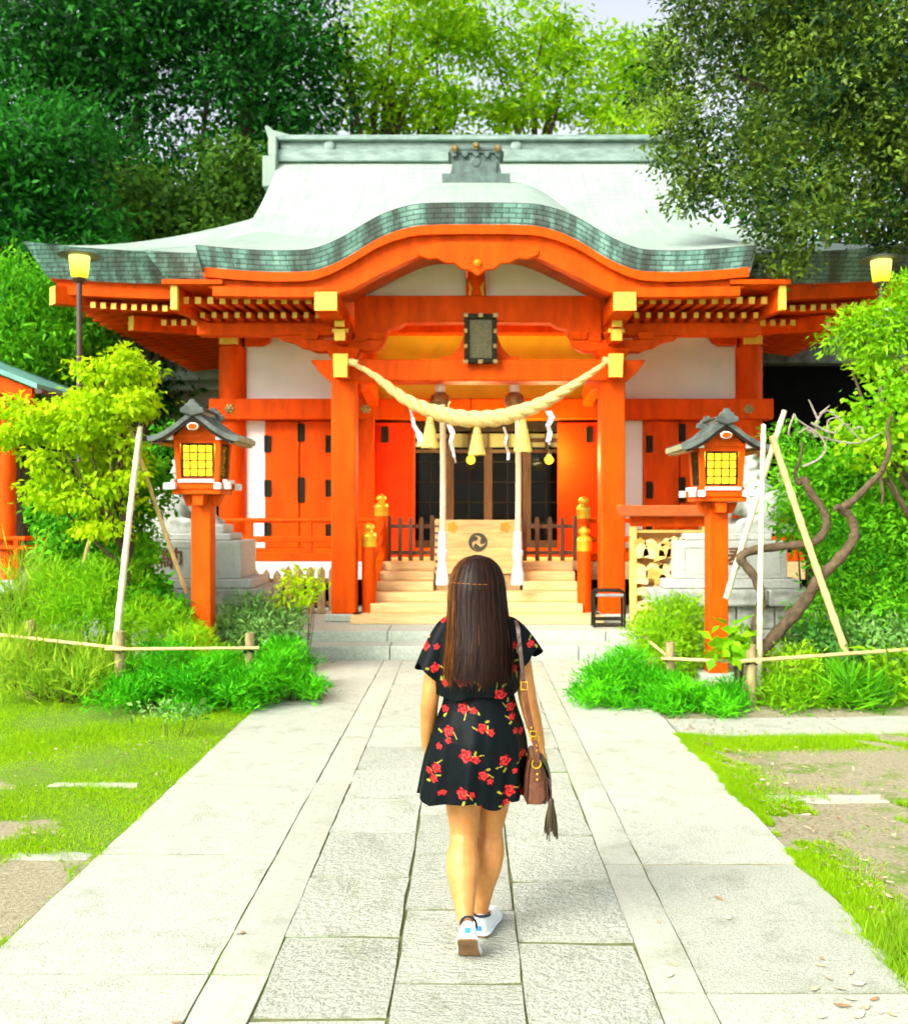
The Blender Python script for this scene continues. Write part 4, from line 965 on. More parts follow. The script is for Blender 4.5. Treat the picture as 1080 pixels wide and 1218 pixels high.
for py in (632, 662, 691, 707, 722):
    for px in np.arange(762, 832, 9.5):
        for layer in range(3 if py < 680 else 2):
            if rs.random() < .12: continue
            cx = px + rs.uniform(-3, 3); cyy = py + 4 + rs.uniform(0, 5) + layer * (6 if py < 680 else 2); wd = .075; hh = .10 if py < 680 else .075; a = rs.uniform(-.35, .35)
            x, z = PX(cx, YE), PZ(cyy, YE); y = YE - .05 - .018 * layer - .012 * (kk % 3) - (.02 if layer else 0)
            pts = [(-wd, 0), (wd, 0), (wd, -hh * .0 + .01), (0, .055), (-wd, .01)]; poly = [(-wd, -hh), (wd, -hh), (wd, 0), (0, .045), (-wd, 0)]
            poly = [(x + u * math.cos(a) - v_ * math.sin(a), z - .04 + u * math.sin(a) + v_ * math.cos(a)) for u, v_ in poly]
            g = MB(); g.prism(poly, 'y', y - .006, y); e = g.build('votive_plaque', ('emawood', 'emawood1', 'emawood2', 'emawood1')[rs.randint(0, 3)])
            tag(e, 'small house-shaped wooden votive plaque hung on the ' + rowname[py], 'plaque', 'votive plaques on the ' + rowname[py]); kk += 1
# small steel stand by the right porch post
ms = thing('steel_stand', (1.8, 12.2, .27), 'small black and grey steel frame stand at the foot of the right porch post', 'stand')
YM = 12.2; a, b = PX(707, YM), PX(743, YM)
for yy in (YM, YM + .22):
    g = MB(); g.tube([(a, yy, .28), (a, yy, PZ(706, YM)), (a + .03, yy, PZ(703, YM)), (b - .03, yy, PZ(703, YM)), (b, yy, PZ(706, YM)), (b, yy, .28)], .016, 8); g.build('frame', 'iron', ms, smooth=True)
g = MB(); g.tube([(a + .02, YM - .02, PZ(708, YM)), (b - .02, YM - .02, PZ(708, YM))], .02, 8); g.build('cross_bar', 'greysteel', ms, smooth=True)
for z in (.30, .38):
    g = MB(); g.tube([(a, YM, z), (b, YM, z)], .012, 6); g.tube([(a, YM + .22, z), (b, YM + .22, z)], .012, 6); g.build('foot_bar', 'iron', ms)
# ================================================================ WOODEN LANTERNS
M['lampglass'] = emis('lit_paper', (1.0, 0.46, 0.015), 1.05, (0.95, 0.42, 0.012))
M['lampbulb'] = emis('lantern_bulb', (1.0, 0.8, 0.25), 4.0)
def lantern(loc, label):
    t = thing('wooden_lantern', (0, 0, 0), label, 'lantern', 'pair of vermilion wooden lanterns beside the path')
    g = MB(); g.box(-.112, .112, -.112, .112, -.05, 1.86); g.build('post', 'verm_lan', t, bevel=.018, seg=2)
    g = MB(); g.box(-.21, .21, -.21, .21, -.06, .05); g.build('base_stone', 'steps', t, bevel=.02)
    # corbels and deck, white painted ends
    for a, b, c, d in ((-.23, .23, -.07, .07), (-.07, .07, -.23, .23)):
        g = MB(); zz = 1.80 if b > .2 else 1.803
        g.hexa([(a * .75, c if b < .2 or 1 else c, zz), (b * .75, c, zz), (b * .75, d, zz), (a * .75, d, zz)], [(a, c, zz + .12), (b, c, zz + .12), (b, d, zz + .12), (a, d, zz + .12)]); g.build('corbel', 'verm_lan', t, bevel=.006)
    g = MB(); g.box(-.27, .27, -.27, .27, 1.925, 1.975); g.build('lower_deck', 'verm_lan', t, bevel=.006)
    for sx in (-1, 1):
        g = MB(); g.box(sx * .25 - .035, sx * .25 + .035, -.33, .33, 1.977, 2.045); g.build('deck_beam', 'verm_lan', t, bevel=.004)
        g = MB(); g.box(-.33, .33, sx * .25 - .035, sx * .25 + .035, 1.979, 2.043); g.build('deck_beam', 'verm_lan', t, bevel=.004)
        for sy in (-1, 1):
            for (ax, ay) in ((sx * .25, sy * .335), (sx * .335, sy * .25)):
                g = MB(); g.box(ax - .037, ax + .037, ay - .037, ay + .037, 1.975, 2.048); g.build('white_beam_end', 'white', t, bevel=.008)
        g = MB(); g.box(-.20, .20, sx * .29 - .02, sx * .29 + .02, 2.046, 2.085); g.build('white_sill', 'white', t, bevel=.006)
        g = MB(); g.box(sx * .29 - .02, sx * .29 + .02, -.20, .20, 2.046, 2.085); g.build('white_sill', 'white', t, bevel=.006)
    # tapered light box: corner posts, rails, lit panes with black bars on four sides
    b0, b1, z0, z1 = .235, .265, 2.045, 2.52
    def at(u, v_, side, off=0):
        r = b0 + (b1 - b0) * (v_ - z0) / (z1 - z0) + off
        return {0: (u, -r, v_), 1: (r, u, v_), 2: (-u, r, v_), 3: (-r, -u, v_)}[side]
    core = MB(); core.hexa([(-.15, -.15, z0), (.15, -.15, z0), (.15, .15, z0), (-.15, .15, z0)], [(-.15, -.15, z1), (.15, -.15, z1), (.15, .15, z1), (-.15, .15, z1)])
    for sx in (-1, 1):
        for sy in (-1, 1):
            g = MB(); w_ = .03
            c0 = (sx * (b0 - w_), sy * (b0 - w_)); c1 = (sx * (b1 - w_), sy * (b1 - w_))
            g.hexa([(c0[0] - w_, c0[1] - w_, z0), (c0[0] + w_, c0[1] - w_, z0), (c0[0] + w_, c0[1] + w_, z0), (c0[0] - w_, c0[1] + w_, z0)], [(c1[0] - w_, c1[1] - w_, z1), (c1[0] + w_, c1[1] - w_, z1), (c1[0] + w_, c1[1] + w_, z1), (c1[0] - w_, c1[1] + w_, z1)]); g.build('corner_post', 'verm_lan', t, bevel=.005)
    for s_ in range(4):
        def bar(u0, u1, v0, v1, o0, o1):
            return [at(u0, v0, s_, o1), at(u1, v0, s_, o1), at(u1, v0, s_, o0), at(u0, v0, s_, o0)], [at(u0, v1, s_, o1), at(u1, v1, s_, o1), at(u1, v1, s_, o0), at(u0, v1, s_, o0)]
        g = MB(); g.hexa(*bar(-.20, .20, z0, z0 + .055, -.055, -.006)); g.hexa(*bar(-.22, .22, z1 - .05, z1, -.055, -.006)); wf = g.build('panel_frame', 'verm_lan', t)
        g = MB(); g.hexa(*bar(-.185, .185, z0 + .056, z1 - .051, -.047, -.04)); g.build('lit_pane', 'lampglass', wf)
        for k in range(5):
            u = -.172 + .086 * k; th = .011 if k in (0, 4) else .0055
            g = MB(); g.hexa(*bar(u - th, u + th, z0 + .056, z1 - .051, -.03, -.012)); g.build('lattice_bar', 'iron', wf)
        for k in range(5):
            v_ = z0 + .066 + k * (z1 - z0 - .127) / 4; th = .011 if k in (0, 4) else .0055
            g = MB(); g.hexa(*bar(-.172, .172, v_ - th, v_ + th, -.028, -.014)); g.build('lattice_bar', 'iron', wf)
    # curved gable roof, ridge front to back
    prof = spline([(0, 2.80), (.10, 2.735), (.22, 2.645), (.34, 2.575), (.43, 2.54), (.50, 2.535)], 20)
    L = .44
    g = MB(); xs_ = [(-a, b) for a, b in prof[::-1]] + [(a, b) for a, b in prof[1:]]
    top = [(x, z) for x, z in xs_]; bot = [(x * .985, z - .055) for x, z in xs_]
    g.grid([[(x, y, z) for x, z in top] for y in (-L, -L * .3, L * .3, L)])
    g.grid([[(x, y, z) for x, z in bot] for y in (-L, L)], flip=True)
    for y, fl in ((-L, True), (L, False)): g.grid([[(x, y, z) for x, z in top], [(x, y, z) for x, z in bot]], flip=not fl)
    for e in (0, -1): g.grid([[(top[e][0], y, top[e][1]) for y in (-L, L)], [(bot[e][0], y, bot[e][1]) for y in (-L, L)]], flip=(e == 0))
    rf = g.build('roof', 'darkroof', t, smooth=True)
    # batten seams down the roof, barge boards, eave boards
    for y in (-.28, -.14, 0, .14, .28):
        for s_ in (-1, 1):
            g = MB(); g.tube([(s_ * a, y, b + .004) for a, b in prof[1:]], .010, 6); g.build('roof_batten', 'darkroof', rf, smooth=True)
    for y0 in (-L - .012, L - .05):
        for s_ in (-1, 1):
            g = MB(); pp = prof[:17]
            poly = [(s_ * a, b - .045) for a, b in pp] + [(s_ * a * .97, b - .10 + .02 * (k / 16)) for k, (a, b) in list(enumerate(pp))[::-1]]
            g.prism(poly, 'y', y0 + .02, y0 + .055); g.build('barge_board', 'dark', rf)
    for s_ in (-1, 1):
        g = MB(); g.box(min(s_ * .38, s_ * .465), max(s_ * .38, s_ * .465), -L + .03, L - .03, 2.455, 2.482); g.build('eave_board', 'oldwood', rf)
        g = MB(); g.box(s_ * .27 - .03, s_ * .27 + .03, -L + .08, L - .08, 2.50, 2.555); ev = g.build('purlin', 'verm_lan', t)
        for y in (-L + .07, L - .07): g = MB(); g.box(s_ * .27 - .034, s_ * .27 + .034, y - .012, y + .012, 2.497, 2.558); g.build('white_purlin_end', 'white', t)
    g = MB(); g.prism([(-.26, 2.521), (.26, 2.521), (.12, 2.655), (0, 2.70), (-.12, 2.655)], 'y', -.29, .29); g.build('gable_panel', 'verm_lan', t)
    g = MB(); g.box(-.30, .30, -.27, .27, 2.50, 2.52); g.build('top_rail', 'verm_lan', t)
    for y in (-.44, .40):
        pend = [(-.062, 2.65), (-.062, 2.62), (-.04, 2.60), (0, 2.594), (.04, 2.60), (.062, 2.62), (.062, 2.65), (.025, 2.672), (-.025, 2.672)]
        g = MB(); g.prism(pend, 'y', y, y + .03); g.build('gable_pendant', 'white', rf, bevel=.006)
        g = MB(); g.prism([(a * .80, (b - 2.633) * .78 + 2.633) for a, b in pend], 'y', y - .006, y + .036); g.build('pendant_inset', 'verm_lan', rf, bevel=.004)
    g = MB(); g.box(-.045, .045, -L - .01, L + .01, 2.77, 2.83); g.box(-.06, .06, -L - .02, L + .02, 2.832, 2.852); g.build('ridge', 'darkroof', rf, bevel=.008)
    for y in (-L - .03, L - .03):
        o = [(-.13, 2.775), (-.12, 2.83), (-.085, 2.835), (-.075, 2.87), (-.04, 2.878), (-.03, 2.915), (.03, 2.915), (.04, 2.878), (.075, 2.87), (.085, 2.835), (.12, 2.83), (.13, 2.775), (0, 2.74)]
        g = MB(); g.prism(o, 'y', y, y + .06); g.build('ridge_end', 'darkroof', rf, bevel=.008)
    # bulb in each box, in its own lamp
    g = MB(); g.lathe([(.02, 0), (.035, .03), (.04, .07), (.02, .11)], (0, 0, 2.06), 10); g.build('bulb', 'lampbulb', t, smooth=True)
    t.location = loc; t.scale = (.92, .92, .96)
    return t
lan1 = lantern((PX(242, 10.1), 10.1, .075), 'vermilion wooden lantern lit yellow, standing among shrubs beside the young maple')
lan2 = lantern((PX(852, 10.25), 10.25, 0.0), 'vermilion wooden lantern lit yellow, standing by the bare gnarled tree')

# ================================================================ GUARDIAN STATUES
def komainu(loc, mir, label, plabel, char, cx):
    g = MB()
    def b(c, r): g.ball(c, r, 16)
    g.box(-.50, .50, -.24, .24, 0.0, .10)
    b((-.18, 0, .30), (.26, .22, .24)); b((-.05, 0, .42), (.24, .19, .26)); b((.10, 0, .56), (.20, .18, .28)); b((.15, 0, .42), (.17, .17, .24))
    for s_ in (-1, 1):
        b((-.14, s_ * .17, .24), (.19, .09, .19)); g.tube([(-.08, s_ * .19, .16), (.02, s_ * .19, .12), (.10, s_ * .19, .125)], [.075, .06, .05], 10)
        g.tube([(.17, s_ * .12, .52), (.25, s_ * .13, .36), (.27, s_ * .13, .20), (.30, s_ * .13, .13), (.37, s_ * .13, .12)], [.09, .075, .06, .065, .05], 10)
        b((.35, s_ * .13, .125), (.075, .06, .045)); b((.10, s_ * .2, .12), (.08, .06, .045))
        b((.10, s_ * .15, .93), (.06, .035, .05)); b((.30, s_ * .085, .90), (.04, .03, .035)); b((.02, s_ * .18, .86), (.05, .05, .08))
    b((.20, 0, .80), (.18, .165, .17)); b((.34, 0, .75), (.11, .12, .075)); b((.32, 0, .665), (.09, .10, .045)); b((.43, 0, .79), (.035, .05, .03)); b((.36, 0, .845), (.06, .10, .03))
    for k in range(26):
        a = k * 2.4; q = k / 26; b((.02 - .05 * math.cos(a) - .08 * (1 - q), .19 * math.sin(a), .50 + .42 * q), .058)
    for k in range(8): b((.30 - .01 * k, .12 * math.sin(k * 2.1), .60 - .03 * k), .05)
    # flame-like tail with a scroll
    for pts, rr in (([(-.36, 0, .18), (-.46, 0, .34), (-.46, 0, .52), (-.40, 0, .66), (-.43, 0, .80)], [.08, .11, .10, .07, .015]), ([(-.40, 0, .3), (-.52, 0, .42), (-.56, 0, .55), (-.52, 0, .68)], [.08, .09, .06, .012])):
        g.tube(pts, rr, 12)
    for s_ in (-1, 1):
        sp_ = [(-.45 + (.12 - .012 * k) * math.cos(.55 * k), s_ * (.06 + .006 * k), .28 + (.12 - .012 * k) * math.sin(.55 * k)) for k in range(10)]
        g.tube(sp_, [.045] * 10, 8)
    o = remeshed(g, .017, 2, 'guardian_statue', 'granite')
    o.location = loc; o.scale = (mir * 1.14, 1.1, 1.14); tag(o, label, 'statue', 'pair of stone guardian lion dogs')
    # pedestal
    p = thing('statue_pedestal', (cx, 12.3, 0), plabel, 'pedestal', 'pedestals of the stone guardians')
    y0 = 11.72; y1 = 12.95
    for (a, b_, z0, z1) in ((-1.01, -.32, .62 - .03, .80), (-.315, .40, .59, .795), (.405, 1.01, .592, .80)):
        q = MB(); q.box(cx + a, cx + b_, y0, y1, z0, z1); q.build('rough_slab', 'granite_r', p, bevel=.03, seg=2)
    n = 0
    for zr in ((-.04, .30), (.304, .588)):
        e = [-.88, -.30, .22, .86] if n == 0 else [-.86, -.52, .05, .52, .87]; n += 1
        for a, b_ in zip(e[:-1], e[1:]):
            q = MB(); q.box(cx + a + .006, cx + b_ - .006, y0 + .12 + rs.uniform(-.012, .012), y1 - .1, zr[0], zr[1]); q.build('base_block', 'granite_r', p, bevel=.02, seg=2)
    q = MB(); q.box(cx - .84, cx + .84, y0 + .10, y1 - .1, .802, .915); q.build('plinth_slab', 'granite', p, bevel=.012)
    q = MB(); q.box(cx - .69, cx + .69, y0 + .18, y1 - .18, .917, 1.385); blk = q.build('inscribed_block', 'granite', p, bevel=.015, seg=2)
    q = MB(); q.box(cx - .54, cx + .54, y0 + .30, y1 - .30, 1.387, loc[2] + .002); q.build('top_slab', 'granite', p, bevel=.015)
    # raised border round the inscription
    q = MB(); f = y0 + .18
    q.box(cx - .60, cx + .60, f - .008, f - .0005, 1.30, 1.325); q.box(cx - .60, cx + .60, f - .008, f - .0005, .975, 1.0); q.box(cx - .60, cx - .575, f - .008, f - .0005, 1.0, 1.30); q.box(cx + .575, cx + .60, f - .008, f - .0005, 1.0, 1.30); q.build('panel_border', 'granite', blk)
    tc = bpy.data.curves.new('char', 'FONT'); tc.body = char; tc.size = .30; tc.align_x = 'CENTER'; tc.align_y = 'CENTER'; tc.extrude = .003; tc.offset = .004
    to = bpy.data.objects.new('char', tc); COL.objects.link(to)
    dg = bpy.context.evaluated_depsgraph_get(); me = bpy.data.meshes.new_from_object(to.evaluated_get(dg)); bpy.data.objects.remove(to, do_unlink=True)
    me.materials.clear(); me.materials.append(M['engrave'])
    c = bpy.data.objects.new('inscription', me); COL.objects.link(c); c.parent = blk
    c.rotation_euler = (math.pi / 2, 0, 0)
    c.location = (PX(204, y0 + .17) if char == '納' else PX(878, y0 + .17), f - .004, 1.16)
komainu((-3.60, 12.32, 1.47), 1, 'pale granite guardian lion dog seated on the pedestal behind the maple-side lantern', 'tall granite pedestal with dark carved character, behind the maple-side lantern', '納', -3.47)
komainu((3.58, 12.32, 1.47), -1, 'pale granite guardian lion dog with scrolled tail above the bare gnarled tree', 'tall granite pedestal with dark carved character, behind the bare gnarled tree', '奉', 3.26)

# ================================================================ LAMP POSTS
M['lampwhite'] = emis('street_lamp_glass', (0.60, 0.52, 0.006), .55, (1.0, .92, .20))
def lamp_post(px, py, Y, label, hat):
    x, y, z = P(px, py, Y); t = thing('lamp_post', (x, y, 0), label, 'lamp post', 'slim lamp posts beside the shrine')
    g = MB(); g.lathe([(.055, -.05), (.05, .3), (.038, .32), (.034, z - .19)], (x, y, 0), 12); g.build('pole', 'poleb', t, smooth=True)
    g = MB(); g.lathe([(.03, -.22), (.075, -.19), (.09, -.165), (.085, -.155)], (x, y, z), 14); g.build('lamp_collar', 'poleb', t, smooth=True)
    g = MB(); g.lathe([(.075, -.155), (.10, -.13), (.118, .0), (.125, .115), (.06, .125)], (x, y, z), 18); g.build('lamp_glass', 'lampwhite', t, smooth=True)
    g = MB(); g.lathe([(.03, .125), (.26, .118), (.265, .125), (.22, .145), (.10, .18), (.03, .19)], (x, y, z), 22); g.build('lamp_hat', 'darkroof', t, smooth=True)
lamp_post(94.5, 316, 12.0, 'slim brown post with a glowing lamp rising behind the young maple', True)
lamp_post(1048, 321, 12.0, 'slim brown post with a glowing lamp rising from shrubs under the big evergreen', True)

# ================================================================ SIDE PAVILION (left edge)
pv = thing('side_pavilion', (-8.0, 14, 0), 'red pavilion with teal roof and railing beyond the maple', 'pavilion')
YP = 13.5
g = MB(); g.box(-10.5, PX(30, YP), YP - .25, YP + 3.2, .62, .80); g.build('floor_slab', 'concrete', pv, bevel=.01)
for xx in (-6.4, -8.6, -10.3):
    for yy in (YP, YP + 2.8):
        g = MB(); g.lathe([(.10, 0), (.10, 2.55)], (xx, yy, .80), 14); g.build('post', 'verm', pv, smooth=True)
        g = MB(); g.box(xx - .12, xx + .12, yy - .12, yy + .12, -.05, .62); g.build('footing', 'dark', pv)
for z in (1.37, 1.24):
    g = MB(); g.tube([(-10.4, YP - .12, z), (PX(35, YP), YP - .12, z)], .035, 8); g.tube([(PX(33, YP), YP - .12, z), (PX(33, YP), YP + 3, z)], .035, 8); g.build('rail', 'verm', pv, smooth=True)
g = MB(); g.box(PX(22, YP), PX(27, YP), YP - .15, YP - .09, .8, 1.37); g.build('rail_post', 'verm', pv)
g = MB(); ex = PX(78, YP); ez = PZ(472, YP)
g.hexa([(ex, YP - .9, ez), (ex, YP + 3.8, ez), (-8.4, YP + 3.8, ez + 1.12), (-8.4, YP - .9, ez + 1.12)], [(ex, YP - .9, ez + .07), (ex, YP + 3.8, ez + .07), (-8.4, YP + 3.8, ez + 1.19), (-8.4, YP - .9, ez + 1.19)]); g.m = [0, 0, 0, 0, 0, 0]
g.hexa([(-8.41, YP - .9, ez + 1.12), (-8.41, YP + 3.8, ez + 1.12), (-11.2, YP + 3.8, ez), (-11.2, YP - .9, ez)], [(-8.41, YP - .9, ez + 1.19), (-8.41, YP + 3.8, ez + 1.19), (-11.2, YP + 3.8, ez + .07), (-11.2, YP - .9, ez + .07)])
prf = g.build('roof', 'tealroof', pv)
g = MB(); g.hexa([(ex - .15, YP - .8, ez - .20), (-8.4, YP - .8, ez + .88), (-8.4, YP - .7, ez + .88), (ex - .15, YP - .7, ez - .20)], [(ex - .1, YP - .8, ez + .015), (-8.4, YP - .8, ez + 1.10), (-8.4, YP - .7, ez + 1.10), (ex - .1, YP - .7, ez + .015)]); g.build('barge_board', 'verm', prf)
g = MB(); g.box(ex - .02, ex + .07, YP - .92, YP + 3.8, ez - .06, ez - .005); g.build('gutter', 'poleb', prf)
g = MB(); g.box(-10.4, -6.3, YP - .06, YP + .06, 3.20, 3.38); g.box(-6.46, -6.34, YP + .06, YP + 2.8, 3.2, 3.38); g.build('beam', 'verm', pv)
# grey store house behind, seen under the eave
sh = thing('store_house', (-7.6, 22, 0), 'grey walled store house with green roof edge, half hidden under the shrine eave', 'building')
g = MB(); g.box(-9.3, -5.4, 21.0, 25.5, -.05, 4.35); g.build('wall', 'greywall', sh)
g = MB(); g.box(-9.7, -5.0, 20.6, 25.8, 4.55, 4.78); g.box(-9.55, -5.1, 20.75, 25.7, 4.35, 4.55); g.prism([(-9.7, 4.782), (-5.0, 4.782), (-7.3, 5.7)], 'y', 20.8, 25.6); g.build('roof', 'ridge', sh)
g = MB(); g.box(-9.32, -5.38, 20.97, 20.998, -.05, 3.55); g.build('dado', 'shadeblack', sh)
# black block added for the dark shade behind the right end of the hall
db = thing('shade_block', (7.6, 22, 0), 'black block added as shade behind the far end of the shrine hall', 'building')
g = MB(); g.box(5.3, 9.4, 19.0, 24.5, -.05, 4.6); g.build('wall', 'shadeblack', db)
g = MB(); g.prism([(5.0, 4.602), (9.8, 4.602), (7.4, 5.5)], 'y', 18.6, 24.9); g.build('roof', 'darkroof', db)
g = MB(); g.box(6.4, 7.4, 18.9, 18.99, 3.2, 3.4); g.build('sign_rail', 'darkroof', db)

# ================================================================ LOW BAMBOO FENCES AND TREE STAKES
def bamboo(p0, p1, r, m, name, parent=None, label=None, group=None, cat='stake', nn=7):
    p0, p1 = Vector(p0), Vector(p1); L = (p1 - p0).length; pts = []; rr = []
    k = max(2, int(L / .24))
    for i in range(k * 4 + 1):
        t = i / (k * 4); b = Vector((math.sin(t * 3 + p0.x) * .008, math.cos(t * 2.3 + p0.x) * .006, 0))
        pts.append(p0.lerp(p1, t) + b); rr.append(r * (1.16 if i % 4 == 2 else 1.0) * (1.05 - .12 * t))
    g = MB(); g.tube(pts, rr, 9); o = g.build(name, m, parent, smooth=True)
    if label: tag(o, label, cat, group)
    return o
def fence(posts, rails, label):
    t = thing('bamboo_fence', (posts[0][0], posts[0][1], 0), label, 'fence')
    for (x, y, h, r) in posts:
        g = MB(); g.tube([(x, y, -.1), (x + .004, y, h * .5), (x, y, h)], [r * 1.04, r, r * .98], 11); ps = g.build('fence_post', 'stake', t, smooth=True)
        g = MB(); g.tube([(x + (r + .008) * math.cos(a), y + (r + .008) * math.sin(a), h - .16 + .012 * math.sin(3 * a)) for a in np.linspace(0, 2 * math.pi, 15)], .011, 6); g.build('cord_lashing', 'cord', ps, smooth=True)
    for a, b, r in rails: bamboo(a, b, r, 'bamboo', 'bamboo_rail', t)
def fp(px, ptop, pbot, Y): return (PX(px, Y), Y, PZ(ptop, Y))
a1 = fp(37, 738, 0, 9.1); a2 = fp(142.5, 751, 0, 8.75); a3 = fp(297, 753, 0, 8.9)
fence([(a1[0], a1[1], a1[2], .045), (a2[0], a2[1], a2[2], .048), (a3[0], a3[1], a3[2], .042)],
      [((a1[0] - .8, a1[1] - .08, a1[2] - .07), (a2[0] + .1, a2[1] - .07, a2[2] - .15), .017), ((a2[0] - .1, a2[1] - .09, a2[2] - .15), (a3[0] + .1, a3[1] - .07, a3[2] - .13), .015)], 'low bamboo rail fence on wooden stakes before the young maple')
b0 = fp(764, 757, 0, 10.6); b1 = fp(797, 764, 0, 9.45); b2 = fp(893, 767, 0, 8.75); b3 = (PX(1120, 9.0), 9.0, PZ(770, 9.0))
fence([(b1[0], b1[1], b1[2], .047), (b2[0], b2[1], b2[2], .045), b3 + (.045,)],
      [(b0, (b1[0], b1[1] - .06, b1[2] - .15), .017), ((b1[0] - .1, b1[1] - .065, b1[2] - .15), (b2[0] + .08, b2[1] - .07, b2[2] - .15), .017), ((b2[0] - .1, b2[1] - .06, b2[2] - .14), b3, .018)], 'low bamboo rail fence on wooden stakes before the bare gnarled tree')
G1 = 'bamboo stakes propping the young trees'
bamboo(P(138, 772, 8.9), P(167, 508, 9.75), .030, 'bamboo_pale', 'bamboo_stake', None, 'bleached bamboo stake leaning against the young maple beside the fence post', G1)
bamboo(P(222, 705, 10.3), P(155, 510, 9.9), .022, 'bamboo', 'bamboo_stake', None, 'thin yellow bamboo stake crossing the carved pedestal character', G1)
bamboo(P(98, 675, 10.2), P(126, 575, 10.1), .022, 'bamboo', 'bamboo_stake', None, 'yellow bamboo stake on the pavilion side of the young maple', G1)
bamboo(P(902, 820, 8.9), P(909, 505, 9.4), .026, 'bamboo_pale', 'bamboo_stake', None, 'upright pale bamboo stake rising behind the fence post by the gnarled tree', G1)
bamboo(P(863, 712, 9.6), P(934, 488, 9.5), .028, 'bamboo_pale', 'bamboo_stake', None, 'pale bamboo stake leaning from the lantern post across the gnarled tree', G1)
bamboo(P(1008, 780, 9.3), P(918, 518, 9.5), .034, 'bamboo', 'bamboo_stake', None, 'thick tan bamboo stake slanting down into the shrubs beyond the gnarled trunk', G1)
# ================================================================ PLANTS
LM = {
    'dark': leafmat('dark_foliage', (0.0025, 0.028, 0.008), (0.035, 0.27, 0.016), .3),
    'dark2': leafmat('dark_foliage_warm', (0.012, 0.05, 0.008), (0.10, 0.24, 0.015), .3),
    'light': leafmat('light_foliage', (0.12, 0.36, 0.003), (0.52, 0.78, 0.008), .5),
    'olive': leafmat('olive_foliage', (0.005, 0.036, 0.012), (0.19, 0.31, 0.022), .25, .4),
    'maple': leafmat('maple_foliage', (0.34, 0.62, 0.003), (0.70, 0.86, 0.008), .45),
    'mid': leafmat('shrub_foliage', (0.03, 0.26, 0.004), (0.22, 0.66, 0.012), .35),
    'fresh': leafmat('fresh_foliage', (0.14, 0.46, 0.004), (0.46, 0.80, 0.012), .4),
    'pale': leafmat('pale_foliage', (0.06, 0.26, 0.03), (0.32, 0.58, 0.14), .35),
    'juniper': leafmat('juniper_foliage', (0.012, 0.28, 0.003), (0.17, 0.80, 0.008), .3),
    'grass': leafmat('grass_blades', (0.20, 0.46, 0.002), (0.50, 0.74, 0.008), .4),
    'drygrass': leafmat('mixed_grass', (0.14, 0.38, 0.005), (0.50, 0.68, 0.04), .4),
    'litter': leafmat('dry_leaves', (0.26, 0.15, 0.06), (0.62, 0.50, 0.30), .15),
}
def norm(a): return a / np.maximum(1e-9, np.linalg.norm(a, axis=1, keepdims=True))
def leafmesh(name, A, D, S, wr, m, tint, upb=1.0, curl=.25, blade=False, face=None):
    """one quad leaf per row: base A, axis D, length S; named parts stay one mesh"""
    N = len(A); r = rng.normal(size=(N, 3)); ref = np.array([[0, 0, 1.0]]) * upb + r * .7 if face is None else face + np.array([[0, 0, .45]]) + r * .4
    side = norm(np.cross(D, ref)); nrm = np.cross(side, D)
    S = S[:, None]
    v = np.empty((N, 4, 3), np.float32)
    mid = .42 if not blade else .25
    v[:, 0] = A; v[:, 1] = A + D * S * mid + side * S * wr * .5 + nrm * S * curl * .25
    v[:, 2] = A + D * S - nrm * S * curl * .35; v[:, 3] = A + D * S * mid - side * S * wr * .5 + nrm * S * curl * .25
    me = bpy.data.meshes.new(name)
    me.vertices.add(N * 4); me.vertices.foreach_set('co', v.ravel())
    me.loops.add(N * 4); me.loops.foreach_set('vertex_index', np.arange(N * 4, dtype=np.int32))
    me.polygons.add(N); me.polygons.foreach_set('loop_start', np.arange(0, N * 4, 4, dtype=np.int32)); me.polygons.foreach_set('loop_total', np.full(N, 4, np.int32))
    at = me.attributes.new('tint', 'FLOAT', 'POINT'); at.data.foreach_set('value', np.repeat(np.clip(tint, 0, 1), 4).astype(np.float32))
    me.materials.append(LM[m]); me.update(calc_edges=True)
    return me
def lobes_of(ls):
    """(px, py, depth, radius px, [depth radius m]) -> centre and radii in metres"""
    out = []
    for l in ls:
        px, py, Y, r = l[:4]; ry = l[4] if len(l) > 4 else r * Y / F; rz = l[5] if len(l) > 5 else 1.0
        out.append((*P(px, py, Y), r * Y / F, ry, r * Y / F * rz))
    return np.array(out)
